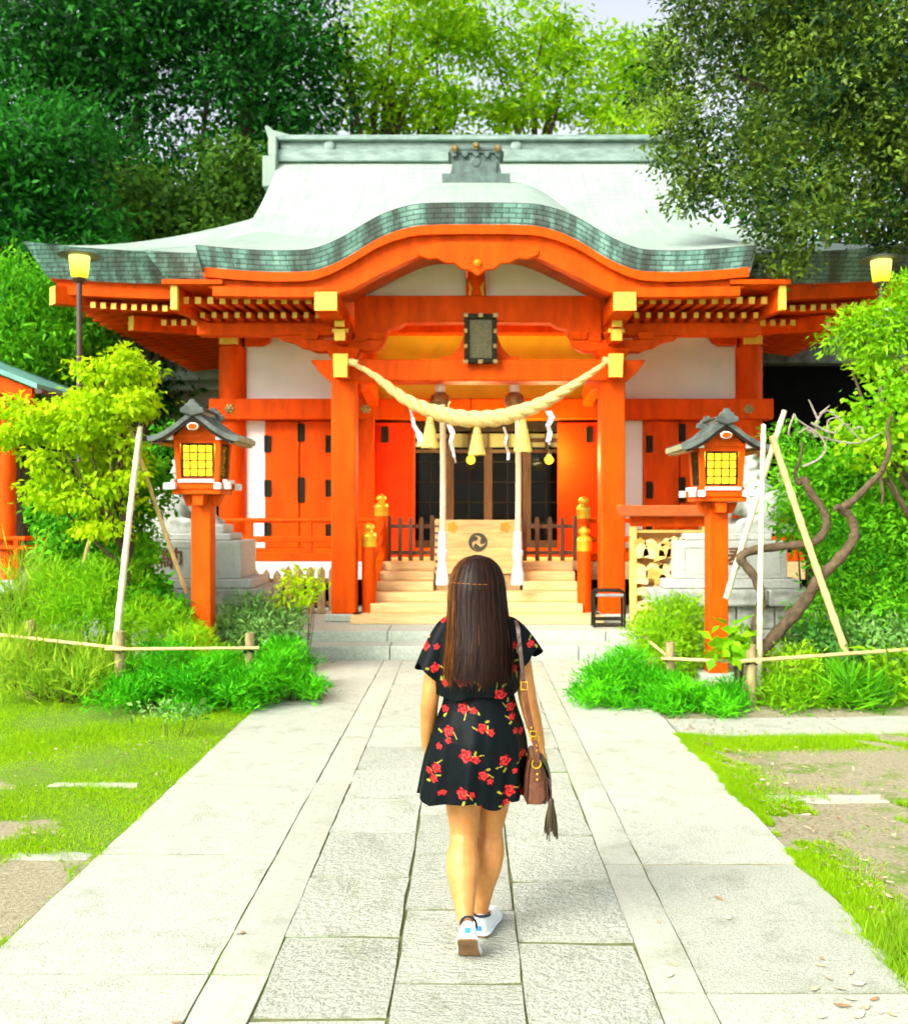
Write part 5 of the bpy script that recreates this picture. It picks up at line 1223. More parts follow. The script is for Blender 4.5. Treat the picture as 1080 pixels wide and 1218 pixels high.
def crown(name, lobes, n, size, wr, m, parent, clump=.22, per=14, shell=.5, droop=.3, tshift=0.0, flat=.6, curl=.25, sub=0, bq=.34, tv=.18):
    """leaf clumps spread through the lobes' volume, denser towards their surfaces"""
    L = np.asarray(lobes, float)
    if sub:      # boughs: smaller lobes over each lobe's surface
        out = []
        for l in L:
            d = norm(rng.normal(size=(sub, 3))); q = bq + .2 * rng.random((sub, 1))
            out.append(np.hstack([l[:3] + d * l[3:6] * .72, l[3:6] * q * np.array([1.1, 1.1, .75])]))
        L = np.vstack(out)
    bt = tv * rng.normal(size=len(L))
    wgt = (L[:, 3] * L[:, 5] + L[:, 3] * L[:, 4] + L[:, 4] * L[:, 5]); wgt = wgt / wgt.sum()
    nc = max(1, n // per); li = rng.choice(len(L), nc, p=wgt)
    d = norm(rng.normal(size=(nc, 3))); rad = shell + (1.03 - shell) * rng.random(nc) ** .6
    rad *= 1 + .10 * np.sin(d[:, 0] * 7 + li) * np.cos(d[:, 2] * 6 + li * 2)
    C = L[li, :3] + d * L[li, 3:6] * rad[:, None]
    ct = np.clip(.42 + .17 * rng.normal(size=nc) + bt[li] + tshift, 0, 1)
    idx = np.repeat(np.arange(nc), per); N = len(idx)
    off = rng.normal(size=(N, 3)) * clump * np.array([1, 1, flat])
    A = C[idx] + off
    D = norm(d[idx] * .45 + rng.normal(size=(N, 3)) * .7 + norm(off) * .6 + np.array([0, 0, -droop]))
    S = size * (.5 + .95 * rng.random(N) ** 1.2)
    tint = ct[idx] + .16 * rng.normal(size=N)
    o = bpy.data.objects.new(name, leafmesh(name, A, D, S, wr, m, tint, curl=curl, face=d[idx])); COL.objects.link(o)
    if parent is not None:
        o.parent = parent; o.matrix_parent_inverse = Matrix.Translation(-parent.location)
    return o
def limbs(base, r0, lobes, parent, m='bark', fork=.45, seed=0, name='trunk', lean=(0, 0), only=None):
    """tapered trunk that divides into a limb for each lobe"""
    rr = random.Random(seed); L = np.asarray(lobes)
    ctr = L[:, :3].mean(0); b = np.array(base); zt_ = L[:, 2].max()
    fk = b + np.array([lean[0], lean[1], (L[:, 2].min() - b[2]) * fork + .3 * (ctr[2] - b[2])])
    g = MB(); tp = spline([tuple(b - np.array([0, 0, .15])), tuple(b * .5 + fk * .5 + np.array([rr.uniform(-.1, .1), rr.uniform(-.1, .1), 0])), tuple(fk), tuple(fk * .4 + np.array([ctr[0], ctr[1], zt_]) * .6)], 16)
    g.tube(tp, [r0 * (1.25 - .95 * (i / 15)) if i else r0 * 1.5 for i in range(16)], 10)
    for l in (L if only is None else L[:only]):
        s = tp[rr.randint(6, 12)]; e = l[:3]; mid = s * .5 + e * .5 + np.array([rr.uniform(-.2, .2), rr.uniform(-.2, .2), rr.uniform(-.05, .25)]) * np.linalg.norm(e - s) * .4
        sp_ = spline([tuple(s), tuple(mid), tuple(e)], 9); g.tube(sp_, [r0 * .5 * (1 - .85 * i / 8) for i in range(9)], 7)
    return g.build(name, m, parent, smooth=True)
def tree(name, base, r0, ls, n, size, wr, m, label, cat='tree', group=None, bark='bark', seed=0, lean=(0, 0), only=None, **kw):
    t = thing(name, base, label, cat, group); L = lobes_of(ls)
    limbs(base, r0, L, t, bark, seed=seed, lean=lean, only=only); crown('crown', L, n, size, wr, m, t, **kw); return t
def shrub(name, ls, n, size, wr, m, label, group=None, cat='shrub', stems=6, stem_r=.018, **kw):
    L = lobes_of(ls); c = L[:, :3].mean(0); base = (float(c[0]), float(c[1]), 0.0)
    t = thing(name, base, label, cat, group); g = MB(); rr = random.Random(len(label))
    for k in range(stems):
        l = L[k % len(L)]; e = l[:3] + np.array([rr.uniform(-.5, .5) * l[3], rr.uniform(-.5, .5) * l[4], rr.uniform(0, .6) * l[5]])
        b = np.array([c[0] * .6 + e[0] * .4, c[1] * .6 + e[1] * .4, -.05]); g.tube(spline([tuple(b), tuple(b * .5 + e * .5 + np.array([.03, .03, .05])), tuple(e)], 6), [stem_r * q for q in (1, .83, .66, .55, .4, .22)], 5)
    g.build('stems', 'bark', t); crown('foliage', L, n, size, wr, m, t, **kw); return t

# ---- tall trees behind and beside the hall
GB = 'tall trees behind the shrine'
tree('dark_tree', (-9.2, 25, 0), .42, [(95, 60, 25, 105), (30, 130, 25, 80), (150, 150, 25, 70), (60, -40, 25, 110), (180, 20, 25.5, 90), (100, 250, 24.5, 75), (20, 260, 24, 70), (170, 250, 25, 55)], 27000, .21, .42, 'dark', 'huge dark green tree with thick trunk behind the shrine, beside the pavilion', group=GB, seed=1, sub=9, bq=.4, shell=.75, clump=.42, tshift=-.08)
tree('dark_tree', (-6.0, 25.5, 0), .38, [(250, 60, 25.5, 95), (310, 40, 26, 85), (345, 95, 26, 58), (290, 140, 25, 60), (350, 150, 25.5, 45), (250, -30, 25.5, 90), (345, 0, 26, 70), (225, 215, 25, 55)], 24000, .20, .42, 'dark', 'huge dark green tree behind the swept end of the roof ridge', group=GB, seed=2, sub=9, bq=.4, shell=.75, clump=.42)
tree('broadleaf_tree', (-6.8, 20.5, 0), .2, [(235, 255, 20.8, 50), (165, 235, 20.8, 38), (280, 225, 21, 45), (210, 300, 21, 40), (150, 290, 20.5, 40), (130, 340, 20.5, 45)], 14000, .17, .45, 'dark2', 'mid green leafy tree rising just behind the low left eave', group=GB, seed=3, sub=9, bq=.4, shell=.75, clump=.26, tshift=.14)
tree('broadleaf_tree', (-9.2, 18.5, 0), .22, [(20, 240, 18.5, 75), (75, 180, 18.8, 60), (40, 330, 18, 60), (-30, 190, 18, 90), (100, 290, 18.8, 50)], 18000, .165, .36, 'dark', 'green leafy tree standing behind the teal roofed pavilion', group=GB, seed=4, sub=9, bq=.4, shell=.75, clump=.28, tshift=.16)
tree('drooping_tree', (-7.4, 15.9, 0), .14, [(35, 345, 15.8, 48), (70, 385, 15.8, 42), (15, 400, 15.6, 50), (90, 420, 16, 38), (50, 440, 16, 36)], 9000, .14, .26, 'mid', 'light drooping tree with long narrow leaves above the teal pavilion roof', group=GB, seed=5, sub=13, clump=.18, droop=1.0, tshift=.02)
tree('dark_tree', (-10.5, 20.5, 0), .3, [(40, 420, 20.5, 60), (120, 400, 20.8, 55), (80, 340, 21, 60), (-20, 380, 20, 80), (160, 450, 21, 50)], 14000, .2, .4, 'dark', 'dense dark evergreen filling the gap between pavilion and store house', group=GB, seed=6, sub=9, bq=.4, shell=.75, clump=.3)
tree('bright_tree', (-2.6, 29, 0), .32, [(455, 65, 29, 50), (415, 95, 28, 34), (410, 40, 28, 34), (500, 105, 29, 55), (440, 130, 29, 45), (520, 50, 29.5, 45), (470, 0, 29, 55), (535, 140, 29, 40), (560, 10, 30, 45)], 10500, .22, .45, 'light', 'bright yellow green tree with dark limbs behind the ridge, next to the dark trees', group=GB, seed=7, sub=9, clump=.36, flat=.4)
tree('bright_tree', (2.2, 31, 0), .24, [(625, 60, 31, 42), (665, 95, 31, 45), (620, 130, 31, 38), (690, 55, 31.5, 34), (650, 20, 31, 34), (590, 70, 31, 26), (600, 150, 31, 34)], 5600, .23, .45, 'light', 'bright airy tree with sky gaps behind the porch ornament', group=GB, seed=8, sub=9, clump=.34, flat=.4, tshift=.08)
tree('bright_tree', (5.4, 31, 0), .2, [(735, 105, 31, 40), (760, 70, 31.5, 38), (710, 135, 31, 34), (780, 130, 31, 40), (745, 150, 30, 34)], 4800, .23, .45, 'light', 'slender bright tree behind the ridge, next to the big evergreen', group=GB, seed=9, sub=9, clump=.34, flat=.4, tshift=.08)
tree('dark_tree', (9.6, 27, 0), .35, [(900, 120, 27, 90), (1000, 60, 27, 110), (1060, 220, 26, 90), (960, 270, 26, 80), (1100, 100, 26, 100), (1080, 400, 24, 90), (1000, 400, 25, 60)], 13000, .27, .42, 'dark', 'dark tree in shade behind the big evergreen', group=GB, seed=10, sub=9, bq=.4, shell=.75, clump=.42, tshift=-.05)
# big evergreen leaning over the right end of the roof
EV = [(850, 75, 12.8, 62), (930, 30, 12.6, 85), (1030, 60, 12.4, 95), (805, 150, 12.6, 42), (870, 165, 12.3, 66), (960, 150, 12.2, 85), (1050, 190, 12.5, 75), (815, 205, 12.4, 38), (900, 240, 12.2, 50), (975, 250, 12.0, 60), (1070, 255, 12.9, 40), (910, 285, 12.0, 32), (945, 300, 11.9, 28), (835, 232, 12.3, 26), (880, -20, 12.6, 70), (1000, -60, 12.4, 90), (1110, 120, 12, 80), (790, 100, 12.8, 34), (828, 18, 12.8, 30)]
tree('evergreen_tree', (PX(1230, 13.2), 13.2, 0), .30, EV, 50000, .086, .42, 'olive', 'big olive green evergreen overhanging the right end of the shrine roof', seed=11, only=3, tv=.24, tshift=.03, sub=8, bq=.42, clump=.11, per=16, shell=.8, droop=.1)
# unseen tree added outside the frame to keep this side in shade
tree('added_shade_tree', (9.3, 9.2, 0), .3, [(1750, 300, 9.2, 190), (1600, 230, 9.6, 130), (1700, 100, 9.6, 180), (1560, 120, 10.4, 140)], 9000, .24, .45, 'dark', 'unseen leafy tree added right of the big evergreen to shade the hall', seed=21, sub=9, clump=.4)
# a wood in the distance closes the gaps between the trunks
n = 26000
A = np.stack([rng.uniform(-45, 45, n), rng.uniform(42, 56, n), rng.random(n) ** .8 * 9.5], 1); A[:, 2] *= .8 + .2 * np.sin(A[:, 0] * .5) * np.cos(A[:, 0] * .23)
o = bpy.data.objects.new('distant_wood', leafmesh('distant_wood', A, norm(rng.normal(size=(n, 3)) + [0, -.3, .2]), .8 + .5 * rng.random(n), .6, 'dark', .3 + .2 * rng.normal(size=n))); COL.objects.link(o)
tag(o, 'dark wood far behind the shrine seen through gaps', 'wood', kind='stuff')

# ---- left planting
mp_ls = [(140, 470, 9.9, 42), (170, 438, 9.9, 17), (60, 500, 9.8, 30), (100, 500, 9.8, 40), (25, 525, 9.7, 28), (145, 515, 10, 36), (120, 555, 9.9, 45), (70, 545, 9.8, 32), (158, 478, 10, 22), (105, 440, 9.9, 16), (150, 425, 9.9, 14), (10, 480, 9.7, 18), (140, 590, 10, 24), (100, 590, 9.9, 34), (60, 585, 9.8, 26), (150, 560, 10, 26), (120, 630, 9.8, 26)]
tree('young_maple', (PX(150, 9.9), 9.9, 0), .045, mp_ls, 13000, .072, .5, 'maple', 'young maple with bright yellow green leaves propped by bamboo stakes', bark='bark', seed=12, clump=.06, per=7, shell=.2, droop=.7, flat=.4, tshift=.05, sub=6)
shrub('broadleaf_shrub', [(115, 590, 10.8, 42), (160, 575, 10.9, 40), (95, 640, 10.7, 38), (142, 640, 10.8, 38), (122, 690, 10.6, 44), (70, 600, 10.8, 30), (158, 665, 10.7, 22), (80, 670, 10.6, 36), (205, 522, 11.3, 16)], 17000, .075, .55, 'mid', 'dense dark green rounded shrub behind the young maple', clump=.08, per=10)
shrub('ivy_shrub', [(178, 700, 10.1, 18), (205, 728, 10, 18), (170, 715, 10, 22), (172, 655, 10.2, 12)], 3200, .06, .7, 'mid', 'dark glossy ivy climbing beside the pedestal and the maple stake', clump=.05, per=6, tshift=.05)
shrub('feathery_shrub', [(130, 700, 9.9, 38), (80, 710, 9.8, 40), (170, 740, 9.7, 32), (105, 750, 9.6, 40), (55, 760, 9.5, 36), (205, 745, 9.6, 24)], 15000, .085, .10, 'fresh', 'feathery light green shrub below the maple stakes', clump=.06, per=14, droop=-.6, tshift=-.05)
shrub('feathery_shrub', [(228, 768, 9.4, 22), (262, 785, 9.4, 15), (245, 792, 9.3, 15)], 2800, .08, .12, 'fresh', 'yellowish feathery shrub wrapped round the foot of the maple-side lantern', clump=.05, per=12, droop=-.6, tshift=.12)
shrub('leafy_shrub', [(295, 735, 10.6, 30), (330, 750, 10.5, 28), (275, 755, 10.4, 24), (345, 725, 10.7, 14), (310, 765, 10.2, 26)], 3800, .075, .3, 'pale', 'pale leafy shrub between the maple-side lantern and the picket fence', clump=.06, per=7, droop=-.2)
shrub('yellow_spray_shrub', [(350, 690, 10.6, 12), (365, 705, 10.5, 14), (335, 708, 10.6, 10), (375, 690, 10.6, 8)], 420, .09, .26, 'maple', 'few yellow green leaf sprays in front of the picket fence', clump=.05, per=6, stems=8, stem_r=.006)
GJ = 'spreading junipers along the path'
def juniper(ls, n, label):
    shrub('juniper_bush', ls, n, .07, .13, 'juniper', label, GJ, 'bush', stems=5, clump=.05, per=22, droop=-.55, flat=.55, shell=.35, curl=.1, sub=9)
juniper([(340, 795, 9.2, 34, .5, .8), (360, 815, 8.9, 20, .3, .8), (310, 812, 8.9, 36, .5, .7)], 14000, 'spreading bright green juniper spilling onto the path below the pale leafy shrub')
juniper([(255, 805, 8.9, 36, .5, .8), (225, 822, 8.6, 30, .4, .7), (285, 822, 8.6, 28, .4, .7)], 12000, 'spreading bright green juniper in front of the maple-side lantern')
juniper([(165, 805, 8.9, 36, .5, .75), (195, 790, 9.1, 30, .4, .8), (140, 825, 8.5, 24, .4, .7)], 10000, 'spreading green juniper in front of the stake of the young maple')
shrub('weedy_shrub', [(120, 800, 8.9, 26, .4, .8), (70, 800, 8.9, 34, .4, .9), (25, 790, 9, 34, .4, .9)], 3800, .17, .07, 'drygrass', 'tall wild grass tuft at the lawn edge below the maple', clump=.09, per=8, droop=-1.3, cat='grass tuft', tshift=.1)
shrub('weedy_shrub', [(10, 740, 9.6, 30, .4, 1.2), (30, 700, 10, 22, .4, 1.2)], 900, .26, .045, 'drygrass', 'tall arching grass at the foot of the pavilion', clump=.12, per=8, droop=-1.0, cat='grass tuft')
shrub('small_weed', [(180, 842, 7.7, 9, .12, .5), (215, 846, 7.6, 10, .16, .5), (240, 848, 7.55, 9, .16, .4)], 200, .05, .45, 'pale', 'small pale weeds at the lawn edge below the junipers', clump=.05, per=5, droop=-.2, cat='weed', stem_r=.003)

# ---- right planting
shrub('box_shrub', [(795, 745, 10.7, 36), (820, 735, 10.8, 26), (770, 755, 10.5, 24), (800, 775, 10.4, 36), (830, 770, 10.6, 22)], 12000, .05, .3, 'fresh', 'rounded light green shrub in front of the carved pedestal and votive rack', clump=.05, per=12, droop=-.5)
juniper([(735, 800, 9.3, 34, .45, .8), (715, 825, 8.8, 28, .4, .7), (760, 825, 8.7, 34, .45, .7)], 13000, 'spreading bright green juniper spilling onto the path below the rounded shrub')
juniper([(805, 830, 8.6, 28, .4, .7), (780, 812, 8.9, 24, .4, .7)], 6500, 'small green juniper at the fence post beside the gnarled-tree lantern')
juniper([(850, 835, 8.55, 26, .35, .6), (870, 825, 8.7, 18, .3, .7)], 5500, 'small green juniper at the foot of the gnarled-tree lantern')
shrub('round_leaf_plant', [(872, 758, 9.0, 14, .15), (868, 778, 8.9, 12, .12), (885, 752, 9.1, 8, .1)], 90, .13, .8, 'fresh', 'small plant with big round leaves beside the pale upright stake', clump=.06, per=3, cat='plant', stems=4)
shrub('leafy_shrub', [(945, 800, 9.2, 30, .4), (915, 820, 8.8, 22, .3), (970, 825, 8.9, 26, .35), (935, 835, 8.6, 20, .3)], 5200, .065, .22, 'fresh', 'soft yellow green shrub behind the bamboo rail under the gnarled trunk', clump=.06, per=9, droop=-.4, tshift=-.02)
shrub('sword_leaf_plant', [(1000, 822, 8.9, 24, .3, .8), (1030, 832, 8.8, 18, .25, .8)], 1100, .24, .06, 'mid', 'dark tuft of sword-like leaves behind the bamboo rail', clump=.06, per=12, droop=-.9, cat='plant')
shrub('bamboo_grass', [(1050, 790, 9.2, 30, .4), (1040, 815, 8.9, 26, .3), (1075, 810, 9, 24, .3)], 420, .17, .22, 'fresh', 'small clump of broad bamboo grass leaves beside the rail end', clump=.08, per=5, droop=.2, cat='plant')
GS = 'shrubs banked behind the gnarled tree'
shrub('banked_shrub', [(975, 580, 11.4, 40), (1010, 560, 11.6, 36), (950, 560, 11.6, 26), (960, 620, 11.2, 30), (1020, 610, 11.4, 34), (935, 520, 11.9, 14), (965, 530, 11.8, 14)], 8000, .085, .36, 'mid', 'tall green shrub behind the lion dog tail and bamboo stakes', GS, clump=.09, per=9, tshift=.05)
shrub('banked_shrub', [(1040, 640, 10.8, 45), (1075, 600, 11, 45), (1080, 680, 10.6, 40), (1030, 580, 11.2, 30), (1060, 540, 11.4, 34), (1095, 630, 10.5, 50)], 9500, .08, .36, 'mid', 'tall dark shrub at the foot of the lamp post', GS, clump=.09, per=9, tshift=-.08)
shrub('banked_shrub', [(1010, 690, 10.3, 42), (985, 740, 10, 36), (1040, 730, 10, 42), (1075, 745, 9.9, 38), (1000, 650, 10.6, 30)], 9500, .075, .3, 'mid', 'mid green shrub bank beside the thick slanting stake', GS, clump=.08, per=9, tshift=.04)
shrub('glossy_shrub', [(1030, 770, 9.6, 32), (1070, 775, 9.5, 34), (990, 775, 9.6, 28), (955, 765, 9.8, 22)], 4500, .08, .42, 'pale', 'glossy broad leaved shrub above the bamboo rail', GS, clump=.08, per=7, tshift=-.12)
# young tree whose branches hang in from the right
yb = [(1045, 395, 10.6, 32), (1020, 390, 10.6, 24), (1065, 420, 10.5, 30), (1000, 400, 10.7, 18), (1075, 370, 10.5, 30), (1040, 425, 10.7, 24), (1085, 345, 10.5, 24)]
ym = thing('young_maple', (PX(1120, 10.2), 10.2, 0), 'young maple spreading fresh green branches before the right lamp post', 'tree')
L1 = lobes_of(yb); L2 = lobes_of([(1035, 500, 10.1, 28), (1060, 470, 10.1, 30), (1020, 520, 10.1, 20), (1070, 525, 10.0, 28), (1005, 505, 10.2, 14), (1085, 490, 10, 28), (1045, 540, 10.1, 18)])
limbs((PX(1120, 10.2), 10.2, 0), .07, np.vstack([L1, L2]), ym, 'bark_pale', seed=14)
crown('feathery_crown', L1, 4200, .085, .3, 'fresh', ym, clump=.08, per=9, droop=.25, flat=.35, tshift=.1)
crown('round_leaf_crown', L2, 1500, .075, .8, 'fresh', ym, clump=.09, per=4, droop=.4, flat=.5, tshift=.16)

# gnarled bare tree
gt = thing('gnarled_tree', P(905, 790, 9.6), 'bare gnarled old plum tree with crooked branches tied to bamboo stakes', 'tree')
def pathpx(pts, n): return spline([P(a, b, Y) for a, b, Y in pts], n)
def gn(pts, r0, r1, n, name, m='bark_pale', k=9):
    sp_ = pathpx(pts, n); g = MB(); g.tube(sp_, [.84 * (r0 + (r1 - r0) * i / (n - 1)) * (1 + .12 * math.sin(i * 2.3) + .06 * math.sin(i * 5.1)) for i in range(n)], k); return g.build(name, m, gt, smooth=True)
gn([(902, 800, 9.5), (910, 772, 9.5), (935, 742, 9.5), (958, 715, 9.5), (975, 688, 9.5), (995, 668, 9.5), (1010, 650, 9.5), (1017, 633, 9.5), (1010, 612, 9.5), (1000, 606, 9.5), (1015, 595, 9.5), (1035, 575, 9.6), (1048, 562, 9.6)], .082, .036, 46, 'trunk')
gn([(897, 770, 9.4), (899, 742, 9.4), (906, 715, 9.4), (900, 690, 9.4), (886, 672, 9.4), (880, 663, 9.4), (895, 655, 9.45), (920, 651, 9.5), (950, 648, 9.5), (968, 645, 9.5), (980, 633, 9.55), (983, 618, 9.6), (975, 600, 9.6), (963, 585, 9.6), (957, 568, 9.6)], .055, .045, 46, 'limb')
gn([(957, 568, 9.6), (950, 575, 9.65), (946, 562, 9.7), (952, 545, 9.7), (955, 525, 9.7)], .035, .012, 16, 'branch')
gn([(1003, 607, 9.5), (996, 603, 9.45), (992, 607, 9.4)], .045, .02, 8, 'branch_stub')
gn([(1048, 562, 9.6), (1058, 535, 9.7), (1055, 510, 9.8), (1062, 490, 9.9)], .036, .018, 12, 'branch')
gn([(1046, 565, 9.6), (1050, 585, 9.6), (1049, 600, 9.6)], .025, .012, 8, 'branch')
tw = [[(955, 555), (975, 545), (982, 530), (972, 515), (950, 500), (945, 492)], [(945, 492), (938, 512), (940, 520)], [(958, 510), (985, 522), (1015, 527), (1035, 522), (1048, 514)], [(965, 503), (990, 515), (1000, 505), (1012, 505)], [(970, 520), (972, 500), (985, 488), (1005, 505), (1020, 520), (1028, 525)], [(972, 497), (962, 475)], [(975, 492), (987, 482)], [(985, 515), (985, 500), (1000, 495)], [(1010, 512), (1025, 508), (1028, 518)], [(950, 515), (962, 508), (966, 515)]]
for k, t_ in enumerate(tw): gn([(a, b, 9.7 + .04 * (k % 3)) for a, b in t_], .016 if k < 6 else .012, .006, 14, 'twig', 'twig', 6)

# ---- grass
def fbm(x, y, s=0):
    return (np.sin(x * 1.9 + s) * np.cos(y * 2.3 + s * 1.7) + .6 * np.sin(x * 4.1 - y * 3.3 + s) + .4 * np.cos(x * 8.7 + y * 7.1 + 2 * s) + .25 * np.sin(x * 17 + y * 13)) / 2.25
def grass(name, X, Y, h, m, label, tsh=0.0, wr=.13, bend=.55):
    N = len(X); A = np.stack([X, Y, np.full(N, -.025)], 1)
    D = norm(np.stack([rng.normal(size=N) * bend, rng.normal(size=N) * bend, np.ones(N)], 1))
    t = .45 + .22 * fbm(X * 1.3, Y * 1.3, 3) + .16 * rng.normal(size=N) + tsh
    o = bpy.data.objects.new(name, leafmesh(name, A, D, h, wr, m, t, upb=0, blade=True, curl=.5)); COL.objects.link(o)
    return tag(o, label, 'grass', kind='stuff')
n = 190000
Y = 3.2 + 7.0 * rng.random(n) ** 1.25; X = -1.86 - rng.random(n) * (Y * .5 - 1.0)
bare = np.exp(-(((X + 2.12) / .34) ** 2 + ((Y - 4.6) / .42) ** 2)) + .55 * np.exp(-(((X + 2.55) / .35) ** 2 + ((Y - 5.3) / .35) ** 2)) + .5 * np.exp(-(((X + 2.0) / .3) ** 2 + ((Y - 4.1) / .2) ** 2))
keep = (bare + .35 * fbm(X * 1.7, Y * 1.7) + .25 * rng.random(n) < .62) & (X > -.52 * Y - .3)
X, Y = X[keep], Y[keep]; lush = np.clip(.75 + .5 * fbm(X, Y, 1), .4, 1.4)
grass('lawn_grass', X, Y, (.024 + .03 * rng.random(len(X))) * lush, 'grass', 'short bright green lawn grass beside the path', .05)
# moss and grass belt right of the path, across the soil and by the walk
n = 90000
Y = 3.0 + 4.6 * rng.random(n); X = 1.66 + rng.exponential(.075, n) + .05 * fbm(Y * 2, Y)
X2 = rng.uniform(1.7, 4.2, 40000); Y2 = 7.32 + .11 * rng.normal(size=40000) + .05 * (X2 - 1.7)
X3 = rng.uniform(1.9, 4.2, 26000); Y3 = 5.75 + .16 * rng.normal(size=26000)
k3 = fbm(X3 * 2, Y3 * 2, 5) > .12; k2 = fbm(X2 * 1.5, Y2 * 2, 2) > -.45; k1 = (X < 2.5) & (fbm(X * 2, Y * 1.5, 4) > -.5 + (X - 1.66) * 1.3)
X = np.concatenate([X[k1], X2[k2], X3[k3]]); Y = np.concatenate([Y[k1], Y2[k2], Y3[k3]])
grass('verge_grass', X, Y, .022 + .03 * rng.random(len(X)), 'grass', 'mossy grass fringe between the path and the bare soil', -.03)
n = 9000
X = 1.90 + .13 * rng.normal(size=n); Y = 3.62 + .24 * rng.normal(size=n); kk_ = X > 1.60; X, Y = X[kk_], Y[kk_]
grass('grass_clump', X, Y, .05 + .07 * rng.random(len(X)), 'drygrass', 'taller grass clump overhanging the path corner', -.05, .06, .5)

# ---- fallen leaves: the larger ones one by one, the crumbs as one litter
def leaf_obj(x, y, s, z=.004):
    a = rs.uniform(0, 6.28); pts = spline([(-1, 0), (-.5, .32), (.1, .38), (.6, .2), (1, 0)], 9); g = MB()
    up_ = [(u, v_, .10 * u * u + .06) for u, v_ in pts]; mid = [(u, 0, .12 * u * u) for u, v_ in pts]; dn = [(u, -v_, .10 * u * u + .08) for u, v_ in pts]
    ca, sa = math.cos(a), math.sin(a)
    g.grid([[(s * (p[0] * ca - p[1] * sa), s * (p[0] * sa + p[1] * ca), s * p[2]) for p in r] for r in (dn, mid, up_)])
    o = g.build('fallen_leaf', M['dryleaf%d' % rs.randint(0, 2)], smooth=True, loc=(x, y, z)); o.rotation_euler = (rs.uniform(-.2, .2), rs.uniform(-.2, .2), 0); return o
for k, c in enumerate(((.62, .50, .30), (.42, .26, .12), (.70, .60, .42))): M['dryleaf%d' % k] = mat('dry_leaf_%d' % k, c, .7, .35, 30)
sp = [(p[0], p[1]) for p in ((985, 1165), (1000, 1178), (1012, 1190), (1020, 1172), (1030, 1200), (1045, 1205), (1002, 1198), (975, 1150), (978, 1212), (1040, 1190), (1060, 1208), (968, 1178), (1022, 1210), (1012, 1158))]
for px, py in sp:
    Y = 1.75 * F / (py - VY); tag(leaf_obj(PX(px, Y), Y, rs.uniform(.022, .034)), 'dry tan leaf in the litter around the corner grass clump', 'leaf', 'dry leaves around the grass clump')
for px, py in ((978, 1142), (910, 1155), (868, 1190), (855, 1070), (866, 1093), (800, 1149), (783, 1097), (796, 1162)):
    Y = 1.75 * F / (py - VY); tag(leaf_obj(PX(px, Y), Y, rs.uniform(.016, .03)), 'lone dry leaf lying on the right granite slabs of the path', 'leaf', 'lone leaves on the path slabs')
for k in range(34):
    Y = rs.uniform(4.0, 7.0); x = 1.80 + abs(rs.gauss(0, .28)) + .05; tag(leaf_obj(x, Y, rs.uniform(.018, .036), .012), 'dry tan leaf lying between the mossy verge and bare soil', 'leaf', 'dry leaves along the mossy verge')
for px, py in ((282, 1111), (288, 1111), (210, 1218)):
    Y = 1.75 * F / (py - VY); tag(leaf_obj(PX(px, Y), Y, .02), 'small brown leaf scrap on the left smooth strip of the path', 'leaf', 'leaf scraps on the left strip')
n = 1500
X = np.concatenate([1.72 + rng.exponential(.45, n), rng.uniform(-3.2, -1.9, 300), rng.uniform(.9, 3.5, 260)]); Y = np.concatenate([rng.uniform(3.2, 8.2, n), rng.uniform(4, 7.5, 300), rng.uniform(8.2, 8.7, 260)])
A = np.stack([X, Y, np.full(len(X), .006)], 1); D = norm(np.stack([rng.normal(size=len(X)), rng.normal(size=len(X)), .18 * rng.normal(size=len(X))], 1))
o = bpy.data.objects.new('leaf_litter', leafmesh('leaf_litter', A, D, .012 + .03 * rng.random(len(X)) ** 2, .5, 'litter', rng.random(len(X)), upb=3.0)); COL.objects.link(o)
tag(o, 'crumbs of dry leaf litter on soil and lawn', 'leaf litter', kind='stuff')
# ================================================================ THE WALKING WOMAN
M['skin'] = None
def m_skin():
    t = NT('skin'); tc = t.n('ShaderNodeTexCoord'); nz = t.n('ShaderNodeTexNoise', i_Scale=11.0, i_Detail=7, i_Roughness=.65); t.l(tc.outputs['Object'], nz.inputs['Vector'])
    c = t.ramp(nz.outputs['Fac'], [(0.28, (0.47, 0.175, 0.042)), (0.5, (0.58, 0.25, 0.062)), (0.72, (0.66, 0.315, 0.090))])
    b = t.n('ShaderNodeBsdfPrincipled', i_Roughness=.48); t.l(c, b.inputs['Base Color'])
    b.inputs['Subsurface Weight'].default_value = .12; b.inputs['Subsurface Radius'].default_value = (.02, .008, .004); b.inputs['Subsurface Scale'].default_value = .5
    n2 = t.n('ShaderNodeTexNoise', i_Scale=220.0, i_Detail=3); t.l(tc.outputs['Object'], n2.inputs['Vector'])
    bp = t.n('ShaderNodeBump', i_Strength=.08, i_Distance=.003); t.l(n2.outputs['Fac'], bp.inputs['Height']); t.l(bp.outputs[0], b.inputs['Normal'])
    t.l(b.outputs[0], t.out.inputs[0]); return t.m
M['skin'] = m_skin()
BX, BY = .047, 3.90
person = thing('person', (BX, 3.9, 0), 'woman with long dark hair in black floral mini dress walking towards the shrine', 'person')
g = MB()
def limb(pts, rr, n=24, k=16): 
    sp_ = spline(pts, n); q = spline([(a if hasattr(a, '__len__') else (a, a)) for a in rr], n); g.tube(sp_, [tuple(x) for x in q], k)
